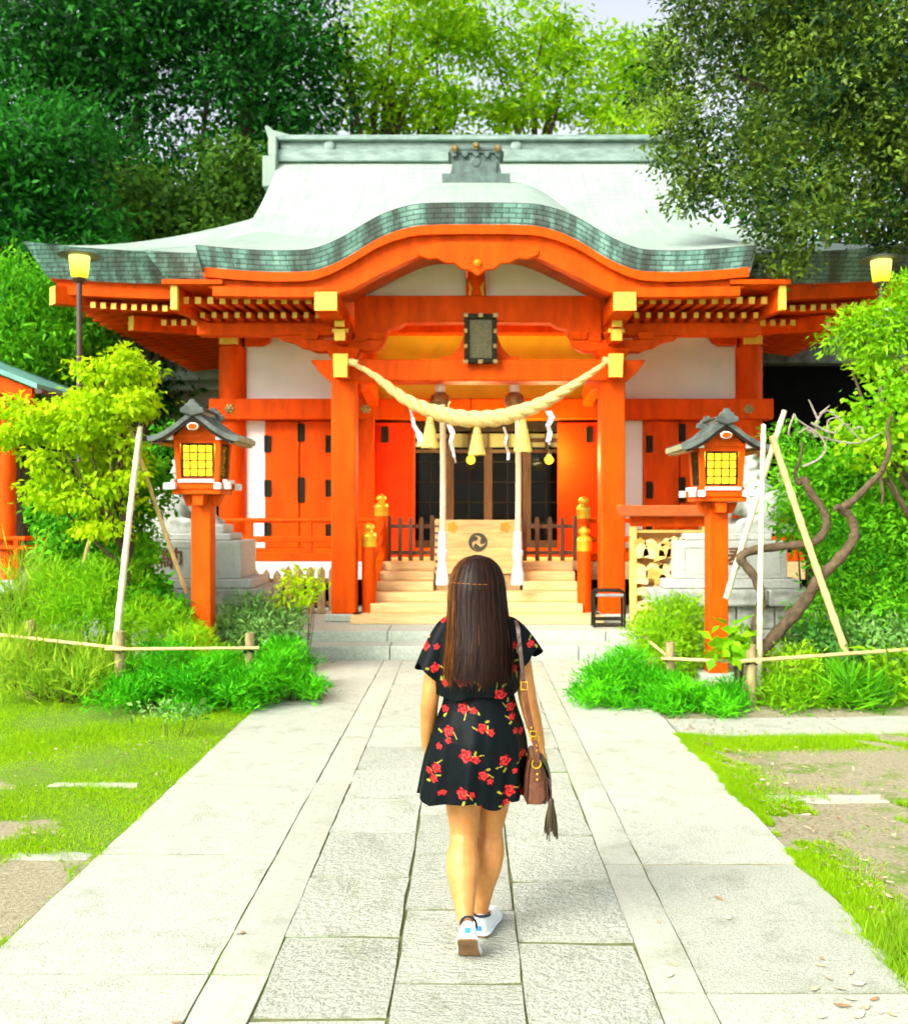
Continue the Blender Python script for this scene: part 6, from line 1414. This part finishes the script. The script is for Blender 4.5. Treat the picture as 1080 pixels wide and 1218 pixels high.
# torso, neck, head
limb([(BX, BY, .76), (BX, BY, .84), (BX, BY + .01, .96), (BX, BY + .005, 1.04), (BX, BY, 1.16), (BX, BY, 1.26), (BX, BY, 1.31)], [(.135, .095), (.150, .105), (.130, .092), (.112, .078), (.132, .088), (.138, .078), (.07, .05)])
limb([(BX, BY - .005, 1.26), (BX, BY + .005, 1.34), (BX, BY + .015, 1.40)], [.058, .05, .05], 10)
HC = (BX + .008, BY + .015, 1.462)
g.ball(HC, (.074, .094, .104), 24); g.ball((HC[0], HC[1] + .035, HC[2] - .045), (.058, .062, .068), 20)
g.tube([(HC[0], HC[1] + .088, HC[2] + .008), (HC[0], HC[1] + .104, HC[2] - .014), (HC[0], HC[1] + .106, HC[2] - .026), (HC[0], HC[1] + .09, HC[2] - .03)], [.008, .011, .014, .008], 10)
g.ball((HC[0], HC[1] + .093, HC[2] - .052), (.022, .010, .009), 10); g.ball((HC[0], HC[1] + .085, HC[2] - .088), (.022, .016, .016), 10)
for s_ in (-1, 1): g.ball((HC[0] + s_ * .076, HC[1] - .002, HC[2] - .012), (.010, .02, .03), 10); g.ball((HC[0] + s_ * .034, HC[1] + .078, HC[2] + .012), (.017, .012, .010), 10)
# legs: the planted right one, the trailing left one pushing off
LH, RH = BX - .078, BX + .078
limb([(LH, 3.91, .84), (LH + .012, 3.93, .70), (LH + .018, 3.945, .56), (-.010, 3.945, .45), (-.013, 3.928, .405), (-.016, 3.89, .345), (-.014, 3.855, .275), (-.008, 3.81, .20), (-.003, 3.775, .15), (.000, 3.758, .125)],
     [(.09, .092), (.085, .088), (.074, .077), (.060, .063), (.056, .058), (.067, .066), (.060, .059), (.042, .041), (.031, .030), (.026, .024)], 40)
limb([(RH, 3.92, .84), (RH - .008, 3.97, .70), (RH - .012, 4.02, .56), (.100, 4.05, .45), (.097, 4.055, .405), (.092, 4.035, .34), (.087, 4.025, .27), (.072, 4.02, .18), (.062, 4.015, .10), (.060, 4.02, .06)],
     [(.09, .092), (.085, .086), (.072, .074), (.059, .061), (.055, .057), (.067, .066), (.060, .060), (.042, .041), (.031, .030), (.026, .024)], 40)
# feet inside the shoes
limb([(.000, 3.722, .122), (.003, 3.752, .094), (.009, 3.785, .046), (.014, 3.835, .026)], [(.016, .022), (.020, .024), (.014, .028), (.010, .022)], 12)
limb([(.058, 4.00, .05), (.075, 4.06, .05), (.100, 4.12, .034), (.112, 4.16, .026)], [(.022, .024), (.024, .026), (.014, .026), (.008, .018)], 12)
# arms and hands
def arm(sh, el, wr, palm, fdir, s_):
    limb([sh, tuple(np.array(sh) * .5 + np.array(el) * .5), el, tuple(np.array(el) * .6 + np.array(wr) * .4), wr], [.047, .040, .036, .034, .024], 24, 14)
    w_ = Vector(wr); p = Vector(palm); f = Vector(fdir).normalized()
    limb([wr, tuple(w_.lerp(p, .5)), palm], [(.020, .024), (.016, .036), (.014, .038)], 10, 12)
    fwd = Vector((0, 1, 0)); fwd = (fwd - f * fwd.dot(f)).normalized(); inn = Vector((-s_, 0, 0))
    for k, L in enumerate((.062, .074, .070, .054)):
        b = p + fwd * (.030 - .020 * k) + f * -.01
        m1 = b + f * L * .5 + inn * .006; m2 = b + f * L * .85 + inn * .016; m3 = b + f * L * 1.0 + inn * .028
        g.tube(spline([tuple(b), tuple(m1), tuple(m2), tuple(m3)], 8), [.0092, .0092, .009, .009, .0085, .008, .0075, .006], 8)
    t0 = w_.lerp(p, .35) + fwd * .026; g.tube(spline([tuple(t0), tuple(t0 + fwd * .022 + f * .025), tuple(t0 + fwd * .022 + f * .055 + inn * .01)], 7), [.012, .0115, .011, .0105, .010, .009, .007], 8)
arm((BX - .155, 3.90, 1.245), (-.148, 3.885, .99), (-.163, 3.955, .79), (-.150, 3.975, .715), (.10, .12, -1), -1)
arm((BX + .155, 3.90, 1.245), (.248, 3.885, .985), (.298, 3.945, .79), (.322, 3.97, .715), (.12, .15, -1), 1)
for s_ in (-1, 1): limb([(BX + s_ * .05, 3.90, 1.275), (BX + s_ * .12, 3.90, 1.257), (BX + s_ * .155, 3.90, 1.24)], [.042, .044, .044], 10)
body = remeshed(g, .0048, 4, 'body', 'skin', person)
# eyes
for s_ in (-1, 1):
    e = MB(); e.ball((HC[0] + s_ * .034, HC[1] + .082, HC[2] + .012), (.011, .009, .008), 10); e.build('eye', 'white', person, smooth=True)

# ---- dress: print coloured by vertex
FL = [(505, 766, 7), (520, 767, 4), (518, 791, 6), (549, 804, 7), (559, 804, 4), (570, 806, 4.5), (594, 820, 7.5), (610, 765, 5), (608, 791, 6.5), (630, 764, 5), (527, 735, 5), (530, 808, 4.5),
      (551, 837, 7), (563, 839, 4.5), (530, 840, 4.5), (534, 863, 6.5), (534, 873, 4), (573, 858, 6), (583, 863, 4.5), (607, 837, 6), (608, 848, 4.5), (612, 864, 3.5), (619, 867, 4), (554, 888, 8), (566, 892, 5), (599, 895, 7), (620, 893, 5), (523, 881, 4),
      (520, 905, 6), (517, 917, 5), (511, 910, 4), (574, 910, 6), (582, 917, 4), (611, 908, 3.5), (550, 930, 7), (561, 931, 4), (604, 930, 7.5), (600, 943, 4.5), (570, 949, 5.5), (528, 932, 4), (524, 933, 3), (533, 954, 5), (620, 938, 4), (590, 975, 5)]
ST = []
_fr = random.Random(11)
for fx, fy, r in FL:
    if r >= 4.5:
        for _ in range(1):
            a = _fr.uniform(0, 6.28); ST.append((fx + math.cos(a) * r * .9, fy + math.sin(a) * r * .9, fx + math.cos(a + .5) * r * 1.9, fy + math.sin(a + .5) * r * 1.9, .65))
        a = _fr.uniform(0, 6.28); ST.append((fx + math.cos(a) * r * 1.3, fy + math.sin(a) * r * 1.3, fx + math.cos(a + .2) * r * 1.7, fy + math.sin(a + .2) * r * 1.7, 1.25))
def floral(co):
    """rose print laid out flat on the cloth (x, height), the same on the front turned round"""
    s = 295.0; u = np.where(co[:, 1] < BY, (co[:, 0]) * s + VX, (2 * BX - co[:, 0]) * s + VX + 3); v = VY + (CH - co[:, 2]) * s
    col = np.zeros((len(co), 3)); col[:] = (.0014, .0040, .0050)
    for x0, y0, x1, y1, w_ in ST:
        dx, dy = x1 - x0, y1 - y0; t = np.clip(((u - x0) * dx + (v - y0) * dy) / (dx * dx + dy * dy), 0, 1); d = np.hypot(u - x0 - t * dx, v - y0 - t * dy)
        col[d < w_] = (.30, .28, .03) if w_ < 1.5 else (.20, .23, .03)
    for i, (fx, fy, r) in enumerate(FL):  # roses
        dx, dy = u - fx, v - fy; d = np.hypot(dx, dy); a = np.arctan2(dy, dx); rr = r * (.86 + .14 * np.cos(5 * a + i))
        ins = d < rr; sw = np.sin(d / r * 9 + a * 2 + i)
        c = np.where((sw > .35)[:, None], (.62, .045, .038), np.where((sw > -.55)[:, None], (.50, .010, .012), (.25, .003, .006)))
        col[ins] = c[ins]
    return col
def m_cloth():
    t = NT('floral_chiffon'); a = t.n('ShaderNodeAttribute', attribute_name='print')
    b = t.n('ShaderNodeBsdfPrincipled', i_Roughness=.55); t.l(a.outputs['Color'], b.inputs['Base Color']); b.inputs['Specular IOR Level'].default_value = .12
    tc = t.n('ShaderNodeTexCoord'); nz = t.n('ShaderNodeTexNoise', i_Scale=9.0, i_Detail=4); t.l(tc.outputs['Object'], nz.inputs['Vector'])
    bp = t.n('ShaderNodeBump', i_Strength=.35, i_Distance=.02); t.l(nz.outputs['Fac'], bp.inputs['Height']); t.l(bp.outputs[0], b.inputs['Normal'])
    t.l(b.outputs[0], t.out.inputs[0]); return t.m
M['cloth_print'] = m_cloth()
def cloth(name, ringf, z0, z1, nz_, na, parent, a0=0, a1=2 * math.pi):
    """sheet ring by ring; ringf(angle array, t) -> points"""
    closed = abs(a1 - a0) > 6.28; A = np.linspace(a0, a1, na, endpoint=not closed); rows = [ringf(A, t) for t in np.linspace(0, 1, nz_)]
    V = np.array(rows).reshape(-1, 3); idx = np.arange(nz_ * na).reshape(nz_, na)
    r = np.roll(idx, -1, axis=1) if closed else idx[:, 1:]; l = idx if closed else idx[:, :-1]
    q = np.stack([l[:-1], r[:-1], r[1:], l[1:]], -1).reshape(-1, 4)
    me = bpy.data.meshes.new(name); me.vertices.add(len(V)); me.vertices.foreach_set('co', V.astype(np.float32).ravel())
    me.loops.add(len(q) * 4); me.loops.foreach_set('vertex_index', q.astype(np.int32).ravel()); me.polygons.add(len(q)); me.polygons.foreach_set('loop_start', np.arange(0, len(q) * 4, 4, dtype=np.int32)); me.polygons.foreach_set('loop_total', np.full(len(q), 4, np.int32))
    me.polygons.foreach_set('use_smooth', [True] * len(q))
    at = me.attributes.new('print', 'FLOAT_COLOR', 'POINT'); c = np.ones((len(V), 4), np.float32); c[:, :3] = floral(V); at.data.foreach_set('color', c.ravel())
    me.materials.append(M['cloth_print']); me.update(calc_edges=True)
    o = bpy.data.objects.new(name, me); COL.objects.link(o); o.parent = parent; o.matrix_parent_inverse = Matrix.Translation(-parent.location)
    return o
SK = np.array([(1.07, .134, .098, .050), (1.02, .138, .104, .052), (.96, .152, .118, .052), (.90, .172, .140, .050), (.84, .188, .158, .046), (.76, .200, .168, .040), (.69, .205, .172, .034), (.605, .211, .176, .030)])
def skirt(A, t):
    z = 1.07 + (.605 - 1.07) * t; a = np.interp(-z, -SK[:, 0], SK[:, 1]); b = np.interp(-z, -SK[:, 0], SK[:, 2]); cx = np.interp(-z, -SK[:, 0], SK[:, 3])
    f = 1 + (.012 + .075 * t ** 1.5) * (np.sin(7 * A + .6) * .6 + np.sin(11 * A + 2) * .4 + .3 * np.sin(4 * A + 1) + .22 * np.sin(19 * A + 3 * t)) * np.clip(t * 2.2, 0, 1)
    side = np.where(np.cos(A) < -.6, .012 * t * (-np.cos(A)), 0)
    zz = z - .012 * t ** 3 * np.sin(5 * A + 1) - .006 * t ** 3 * np.sin(9 * A)
    return np.stack([cx + a * f * np.cos(A) - side, BY + .005 + b * f * np.sin(A), zz + 0 * A], 1)
cloth('dress_skirt', skirt, 0, 0, 150, 460, person)
def bodice(A, t):
    z = 1.30 - .245 * t; a = np.interp(t, [0, .25, .6, 1], [.125, .172, .168, .142]); b = np.interp(t, [0, .25, .6, 1], [.085, .108, .112, .105])
    dip = .03 * np.clip(-np.sin(A), 0, 1) * (1 - t) ** 2
    return np.stack([BX + a * np.cos(A), BY + b * np.sin(A), z - dip + 0 * A], 1)
cloth('dress_bodice', bodice, 0, 0, 60, 300, person)
def cape(A, t):
    """ruffle hanging from the neckline over back and chest"""
    a = np.interp(t, [0, .2, .6, 1], [.132, .176, .184, .178]); b = np.interp(t, [0, .25, .6, 1], [.092, .120, .130, .130])
    f = 1 + (.02 + .055 * t) * t * (np.sin(6 * A + 1.2) * .55 + np.sin(9 * A + .4) * .45)
    z = 1.298 - (.285 + .008 * np.sin(5 * A)) * t - .02 * np.clip(-np.sin(A), 0, 1) * (1 - t) ** 2
    z = z + .02 * t * np.clip(np.cos(A), 0, 1)
    return np.stack([BX + a * f * np.cos(A), BY + b * f * np.sin(A), z], 1)
cloth('dress_ruffle', cape, 0, 0, 90, 420, person)
def sleeve(s_):
    def fn(A, t):
        # flared cap hanging from the shoulder, longest towards the back hem
        cx = BX + s_ * (.108 + .050 * t); r = .010 + .070 * np.sqrt(t)
        fl = 1 + .12 * t * np.sin(5 * A + 1 + s_)
        out = np.cos(A)                                  # +1 = outwards
        L = .155 + .075 * (1 - np.clip(out, -1, 1)) * .5 - (.035 if s_ > 0 else -.02) * 1.0 + .02 * np.sin(3 * A)
        x = cx + s_ * (out * r * fl + .014 * t * np.clip(out, 0, 1)); y = BY + np.sin(A) * (.006 + .078 * np.sqrt(t)) * fl
        z = 1.326 - (L + .024) * t ** 1.3
        return np.stack([x, y, z], 1)
    return fn
for s_ in (-1, 1): cloth('dress_sleeve', sleeve(s_), 0, 0, 60, 160, person)
# ---- hair
def m_hair():
    t = NT('dark_brown_hair'); uv = t.n('ShaderNodeAttribute', attribute_name='tint')
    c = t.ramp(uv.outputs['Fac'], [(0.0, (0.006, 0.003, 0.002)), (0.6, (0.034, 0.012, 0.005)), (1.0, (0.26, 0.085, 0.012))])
    b = t.n('ShaderNodeBsdfPrincipled', i_Roughness=.42); t.l(c, b.inputs['Base Color']); b.inputs['Specular IOR Level'].default_value = .15
    t.l(b.outputs[0], t.out.inputs[0]); return t.m
M['hair'] = m_hair()
HPY = [(660, 2), (663, 14), (668, 21), (676, 27), (690, 31.5), (705, 33), (725, 34), (745, 35.5), (765, 36.5), (785, 37), (803, 37)]
HZ = np.array([CH - (a - VY) / 295 for a, b in HPY]); HW = np.array([b / 295 for a, b in HPY])
HX = np.array([567.5, 567.5, 567.5, 567.5, 567.5, 567.5, 568, 569, 569, 568.5, 568]); HX = (HX - VX) / 295
def hair_pt(A, z, lift=0.0):
    """surface of the hair: dome over the head, then a flat curtain down the back"""
    hw = np.interp(-z, -HZ, HW) + lift; cx = np.interp(-z, -HZ, HX)
    d = np.interp(-z, -np.array([1.574, 1.56, 1.52, 1.45, 1.38, 1.30, 1.20, 1.08]), [.02, .06, .098, .112, .092, .062, .046, .040]) + lift
    cy = np.interp(-z, -np.array([1.574, 1.50, 1.40, 1.30, 1.20, 1.08]), [BY + .005, BY + .008, BY - .022, BY - .078, BY - .118, BY - .140])
    return cx + hw * np.cos(A), cy + d * np.sin(A)
g = MB(); ZS = np.concatenate([np.linspace(1.5735, 1.50, 14), np.linspace(1.48, 1.105, 26)]); na = 96; rows = []
for z in ZS:
    A = np.linspace(0, 2 * math.pi, na, endpoint=False)
    op = np.clip((1.50 - z) / .05, 0, 1)                        # open at the face below the fringe
    A2 = np.where(np.sin(A) > 0, A, A)
    x, y = hair_pt(A2, z); y = np.where(np.sin(A) > .25, y - (y - (BY + .03)) * op * .75, y)
    rows.append([(x[i] * 1 + .0016 * math.sin(i * 2.4), y[i] + .0016 * math.sin(i * 1.7), z) for i in range(na)])
g.grid(rows, close=True, flip=True); g.add(rows[0], [tuple(range(na))]); g.add(rows[-1], [tuple(reversed(range(na)))])
hair = g.build('hair', 'hair', person, smooth=True)
at = hair.data.attributes.new('tint', 'FLOAT', 'POINT'); at.data.foreach_set('value', np.full(len(hair.data.vertices), .28, np.float32))
# strands: thin ribbons following the hair surface, uneven ends
hr = np.random.default_rng(5); V = []; Fc = []; T = []
def strand(a, z0, z1, w_, tint, lift=.002, kink=0.0, spread=0.0):
    n = 12; zs = np.linspace(z0, z1, n); tt = np.linspace(0, 1, n)
    x, y = hair_pt(np.full(n, a) + .05 * np.sin(tt * 3 + a * 9) * tt, zs, lift)
    x = x + kink * np.sin(tt * 4 + a * 20) * tt + spread * tt ** 3; y = y - .003 * np.sin(tt * 5 + a * 31)
    tx, ty = -math.sin(a), math.cos(a) * .8; b = len(V)
    for i in range(n):
        ww = w_ * (1 - .75 * tt[i] ** 2) * (.5 + .5 * min(1, tt[i] * 8))
        V.append((x[i] - tx * ww, y[i] - ty * ww, zs[i])); V.append((x[i] + tx * ww, y[i] + ty * ww, zs[i])); T.extend([tint, tint])
        if i: Fc.append((b + 2 * i - 2, b + 2 * i - 1, b + 2 * i + 1, b + 2 * i))
for k in range(2600):
    a = hr.uniform(math.pi * .97, 2.03 * math.pi); z0 = 1.566 - abs(hr.normal()) * .03 if hr.random() < .65 else hr.uniform(1.2, 1.55)
    left = max(0, -math.cos(a)) ** 3  # warm sidelight painted into the left strands as a brighter tint
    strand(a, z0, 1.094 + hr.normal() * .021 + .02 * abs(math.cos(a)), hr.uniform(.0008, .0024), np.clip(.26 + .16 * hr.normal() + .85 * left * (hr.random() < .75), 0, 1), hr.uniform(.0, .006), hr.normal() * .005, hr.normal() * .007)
for k in range(120):
    a = math.pi if hr.random() < .6 else 2 * math.pi; a += hr.normal() * .12
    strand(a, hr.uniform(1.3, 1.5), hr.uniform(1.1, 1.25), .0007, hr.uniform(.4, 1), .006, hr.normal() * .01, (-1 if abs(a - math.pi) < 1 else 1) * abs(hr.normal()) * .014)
# half-up band of hair tied across the back
bz = np.linspace(1.468, 1.462, 24); ba = np.linspace(math.pi * 1.02, 1.62 * math.pi, 24); bx_, by_ = hair_pt(ba, bz, .005)
me = bpy.data.meshes.new('hair_strands'); me.from_pydata(V, [], Fc); me.materials.append(M['hair']); at = me.attributes.new('tint', 'FLOAT', 'POINT'); at.data.foreach_set('value', np.array(T, np.float32))
me.polygons.foreach_set('use_smooth', [True] * len(Fc)); o = bpy.data.objects.new('hair_strands', me); COL.objects.link(o); o.parent = hair; o['kind'] = 'stuff'
g = MB(); g.tube([(bx_[i], by_[i], bz[i]) for i in range(24)], .0022, 6); o = g.build('hair_band', 'hair', hair, smooth=True)
at = o.data.attributes.new('tint', 'FLOAT', 'POINT'); at.data.foreach_set('value', np.full(len(o.data.vertices), .95, np.float32))

# ---- shoes
M['shoe'] = mat('white_canvas_shoe', (.80, .86, .84), .6, .06, 40, .15, 120)
M['sole'] = mat('brown_rubber_sole', (.26, .13, .045), .7, .3, 20, .3, 60)
M['navy'] = mat('navy_lining', (.01, .015, .04), .7); M['bluetab'] = mat('blue_heel_tab', (.02, .28, .55), .5)
def shoe(heel, toe, pitch, ball_, yaw, label_side):
    """built flat along +Y from the heel, then bent at the ball of the foot and placed"""
    prof = [(0.0, .024, .054), (.012, .033, .064), (.035, .037, .068), (.075, .036, .060), (.115, .037, .044), (.155, .041, .040), (.19, .041, .036), (.215, .033, .030), (.232, .018, .024)]
    def place(p):
        x, y, z = p
        if y < ball_:
            d = ball_ - y; c, s = math.cos(pitch), math.sin(pitch); y2 = ball_ - (d * c - z * s * -1 * -1) ; y2 = ball_ - d * c + z * s * 1.0; z2 = d * s + z * c; y, z = y2, z2
        c, s = math.cos(yaw), math.sin(yaw); y -= ball_
        return (heel[0] + x * c + y * s, heel[1] + y * c - x * s, heel[2] + z)
    n = 20; up_, so = MB(), MB(); R1 = []; R2 = []; tops = []
    sp_ = spline(prof, 26)
    for y, hw, h in sp_:
        ring = []
        for k in range(n + 1):
            a = math.pi * k / n; ring.append(place((hw * math.cos(a) * (1 if abs(math.cos(a)) < .9 else 1), y, .016 + h * math.sin(a) ** .8 if math.sin(a) > 1e-6 else .016)))
        R1.append(ring); R2.append([place((hw * 1.05 * q, y, .016)) for q in np.linspace(1, -1, 7)] + [place((hw * 1.05 * q, y, 0)) for q in np.linspace(-1, 1, 7)])
    up_.grid(R1); up_.add(R1[0], [tuple(range(n + 1))]); up_.add(R1[-1], [tuple(reversed(range(n + 1)))])
    t = up_.build('shoe', 'shoe', person, smooth=True)
    so.grid(R2, close=True); so.add(R2[0], [tuple(range(14))]); so.add(R2[-1], [tuple(reversed(range(14)))]); so.build('sole', 'sole', t, smooth=True)
    fx = MB(); pts = [place((hw * 1.06 * s_, y, .012)) for s_ in (1,) for y, hw, h in sp_] + [place((-hw * 1.06, y, .012)) for y, hw, h in sp_[::-1]]
    fx.tube(pts + [pts[0]], .007, 6); fx.build('foxing_band', 'shoe', t, smooth=True)
    cl_ = MB(); cpts = [place((.031 * math.cos(a), .045 + .05 * math.sin(a), .075 - .012 * math.sin(a))) for a in np.linspace(0, 2 * math.pi, 25)]
    cl_.tube(cpts, .005, 6); cl_.build('collar', 'navy', t, smooth=True)
    tb = MB(); q = [place(p) for p in ((-.011, -.005, .026), (.011, -.005, .026), (.011, -.004, .046), (-.011, -.004, .046))]; q2 = [place(p) for p in ((-.011, .006, .026), (.011, .006, .026), (.011, .006, .046), (-.011, .006, .046))]
    tb.hexa([q[0], q[1], q2[1], q2[0]], [q[3], q[2], q2[2], q2[3]]); tb.build('heel_tab', 'bluetab', t)
shoe((.010, 3.79, 0.004), None, R(44), .165, R(4), 'left')
shoe((.098, 4.12, 0.003), None, 0.0, .165, R(17), 'right')

# ================================================================ HANDBAG
M['leather'] = mat('brown_leather', (.15, .048, .020), .42, .35, 14, .25, 60)
M['leather_d'] = mat('dark_leather', (.055, .022, .012), .45, .35, 20, .25, 60)
bag = thing('shoulder_bag', (.30, 3.80, .70), 'brown leather saddle bag with long strap and tassel at the woman\'s hip', 'bag')
YB = 3.80; s_ = F / YB
def bp_(px, py, y): return P(px, py, y)
# body: rounded saddle shape seen edge on, thin in x and deep in y
prof = [(637, 903, 5), (637, 908, 8.5), (638, 918, 12), (638.5, 932, 14.5), (638.5, 945, 15.5), (638, 952, 15), (637.5, 956, 12.5)]
sp_ = spline(prof, 18); g = MB(); rows = []
for px, py, hw in sp_:
    c = P(px, py, YB); a = hw / s_; ring = []
    for k in range(28):
        t = 2 * math.pi * k / 28; ct, st_ = math.cos(t), math.sin(t)
        ring.append((c[0] + a * math.copysign(abs(ct) ** .55, ct), YB + .10 + .115 * math.copysign(abs(st_) ** .5, st_), c[2]))
    rows.append(ring)
g.grid(rows, close=True, flip=True); g.add(rows[0], [tuple(range(28))]); g.add(rows[-1], [tuple(reversed(range(28)))])
bb = g.build('bag_body', 'leather', bag, smooth=True)
for q in (-1, 1):
    g = MB(); g.tube([(r[0][0] * .5 + r[14][0] * .5 + q * (abs(r[0][0] - r[14][0]) * .40), YB - .012, r[0][2]) for r in rows], .003, 6); g.build('piping', 'leather_d', bb, smooth=True)
# flap on the far side
g = MB(); fl = spline([(646, 903), (654, 915), (658, 932), (658.5, 948), (655, 954)], 10)
g.grid([[(PX(a, YB) - .012 + dx, YB + y, PZ(b, YB)) for a, b in fl] for y, dx in ((.0, 0), (.10, .012), (.2, 0))]); g.grid([[(PX(a, YB) - .020 + dx, YB + y, PZ(b, YB)) for a, b in fl] for y, dx in ((.0, 0), (.10, .012), (.2, 0))], flip=True); g.build('flap', 'leather_d', bb, smooth=True)
# tab with rings and studs on the edge facing back
g = MB(); a, b, c, d = (PX(634, YB), PX(643, YB), PZ(927, YB), PZ(903, YB)); g.box(a, b, YB - .024, YB - .016, c, d); tb = g.build('strap_tab', 'leather', bag, bevel=.003)
for py in (919, 925.5):
    g = MB(); p = P(638.5, py, YB); g.ball((p[0], YB - .026, p[2]), .0055, 8); g.build('stud', 'gold', tb, smooth=True)
def ring(px, py, r, y, name='ring'):
    p = P(px, py, y); g = MB(); g.tube([(p[0] + r * math.cos(t), y, p[2] + r * math.sin(t)) for t in np.linspace(0, 2 * math.pi, 21)], .0035, 6); g.build(name, 'gold', bag, smooth=True)
ring(638, 909, .017, YB - .026); ring(636, 879, .016, YB - .022)
# strap over the right shoulder
def strap(pts, w_, name, m='leather_d'):
    sp_ = spline([P(a, b, y) for a, b, y in pts], 30); g = MB(); L = [(x - w_, y, z) for x, y, z in sp_]; Rr = [(x + w_, y - .004, z) for x, y, z in sp_]; L2 = [(x - w_, y - .005, z) for x, y, z in sp_]; R2 = [(x + w_, y - .009, z) for x, y, z in sp_]
    g.grid([L, Rr, R2, L2, L], flip=True); g.add([L[0], Rr[0], R2[0], L2[0]], [(0, 1, 2, 3)]); g.add([L[-1], Rr[-1], R2[-1], L2[-1]], [(3, 2, 1, 0)]); return g.build(name, m, bag, smooth=True)
strap([(612, 738, 3.90), (613.5, 738.5, 3.84), (616, 748, 3.785), (619, 775, 3.765), (622, 805, 3.755), (624, 822, 3.755)], .0075, 'strap')
strap([(623, 812, 3.748), (626, 835, 3.75), (631, 860, 3.76), (635, 876, 3.765)], .010, 'strap_lower', 'leather')
strap([(636, 881, 3.768), (638, 895, 3.772), (638, 907, 3.776)], .011, 'strap_end', 'leather')
for (px, py, y, w_, h) in ((623.5, 816, 3.742, 7, 9), (634, 873, 3.752, 6.5, 6)):
    p = P(px, py, y); q = w_ / 2 / s_; r = h / 2 / s_; g = MB(); g.tube([(p[0] - q, y, p[2] - r), (p[0] + q, y, p[2] - r), (p[0] + q, y, p[2] + r), (p[0] - q, y, p[2] + r), (p[0] - q, y, p[2] - r)], .0032, 6); g.build('buckle', 'gold', bag)
for px, py in ((632, 866), (638, 887), (638.5, 893), (627, 838)):
    p = P(px, py, 3.75); g = MB(); g.ball((p[0], 3.752, p[2]), .004, 8); g.build('stud', 'gold', bag, smooth=True)
# tassel
g = MB(); c = P(655.5, 950, YB - .01); tr = random.Random(4)
g.tube([P(651, 925, YB), P(655, 940, YB - .01), tuple(c)], .004, 6); g.lathe([(.010, -.03), (.013, -.012), (.008, 0)], c, 10); ts = g.build('tassel_knot', 'leather_d', bag, smooth=True)
g = MB()
for k in range(34):
    a = tr.uniform(0, 6.28); r = tr.uniform(.004, .022); L = tr.uniform(.10, .14)
    p0 = Vector((c[0] + .009 * math.cos(a), c[1] + .009 * math.sin(a), c[2] - .022)); p1 = p0 + Vector((r * math.cos(a), r * math.sin(a), -L))
    g.tube([p0, p0.lerp(p1, .5) + Vector((.004 * math.cos(a), .004 * math.sin(a), 0)), p1], [.0028, .003, .0022], 4)
g.build('tassel_fringe', mat('olive_suede', (.055, .038, .014), .8, .4, 40), ts)
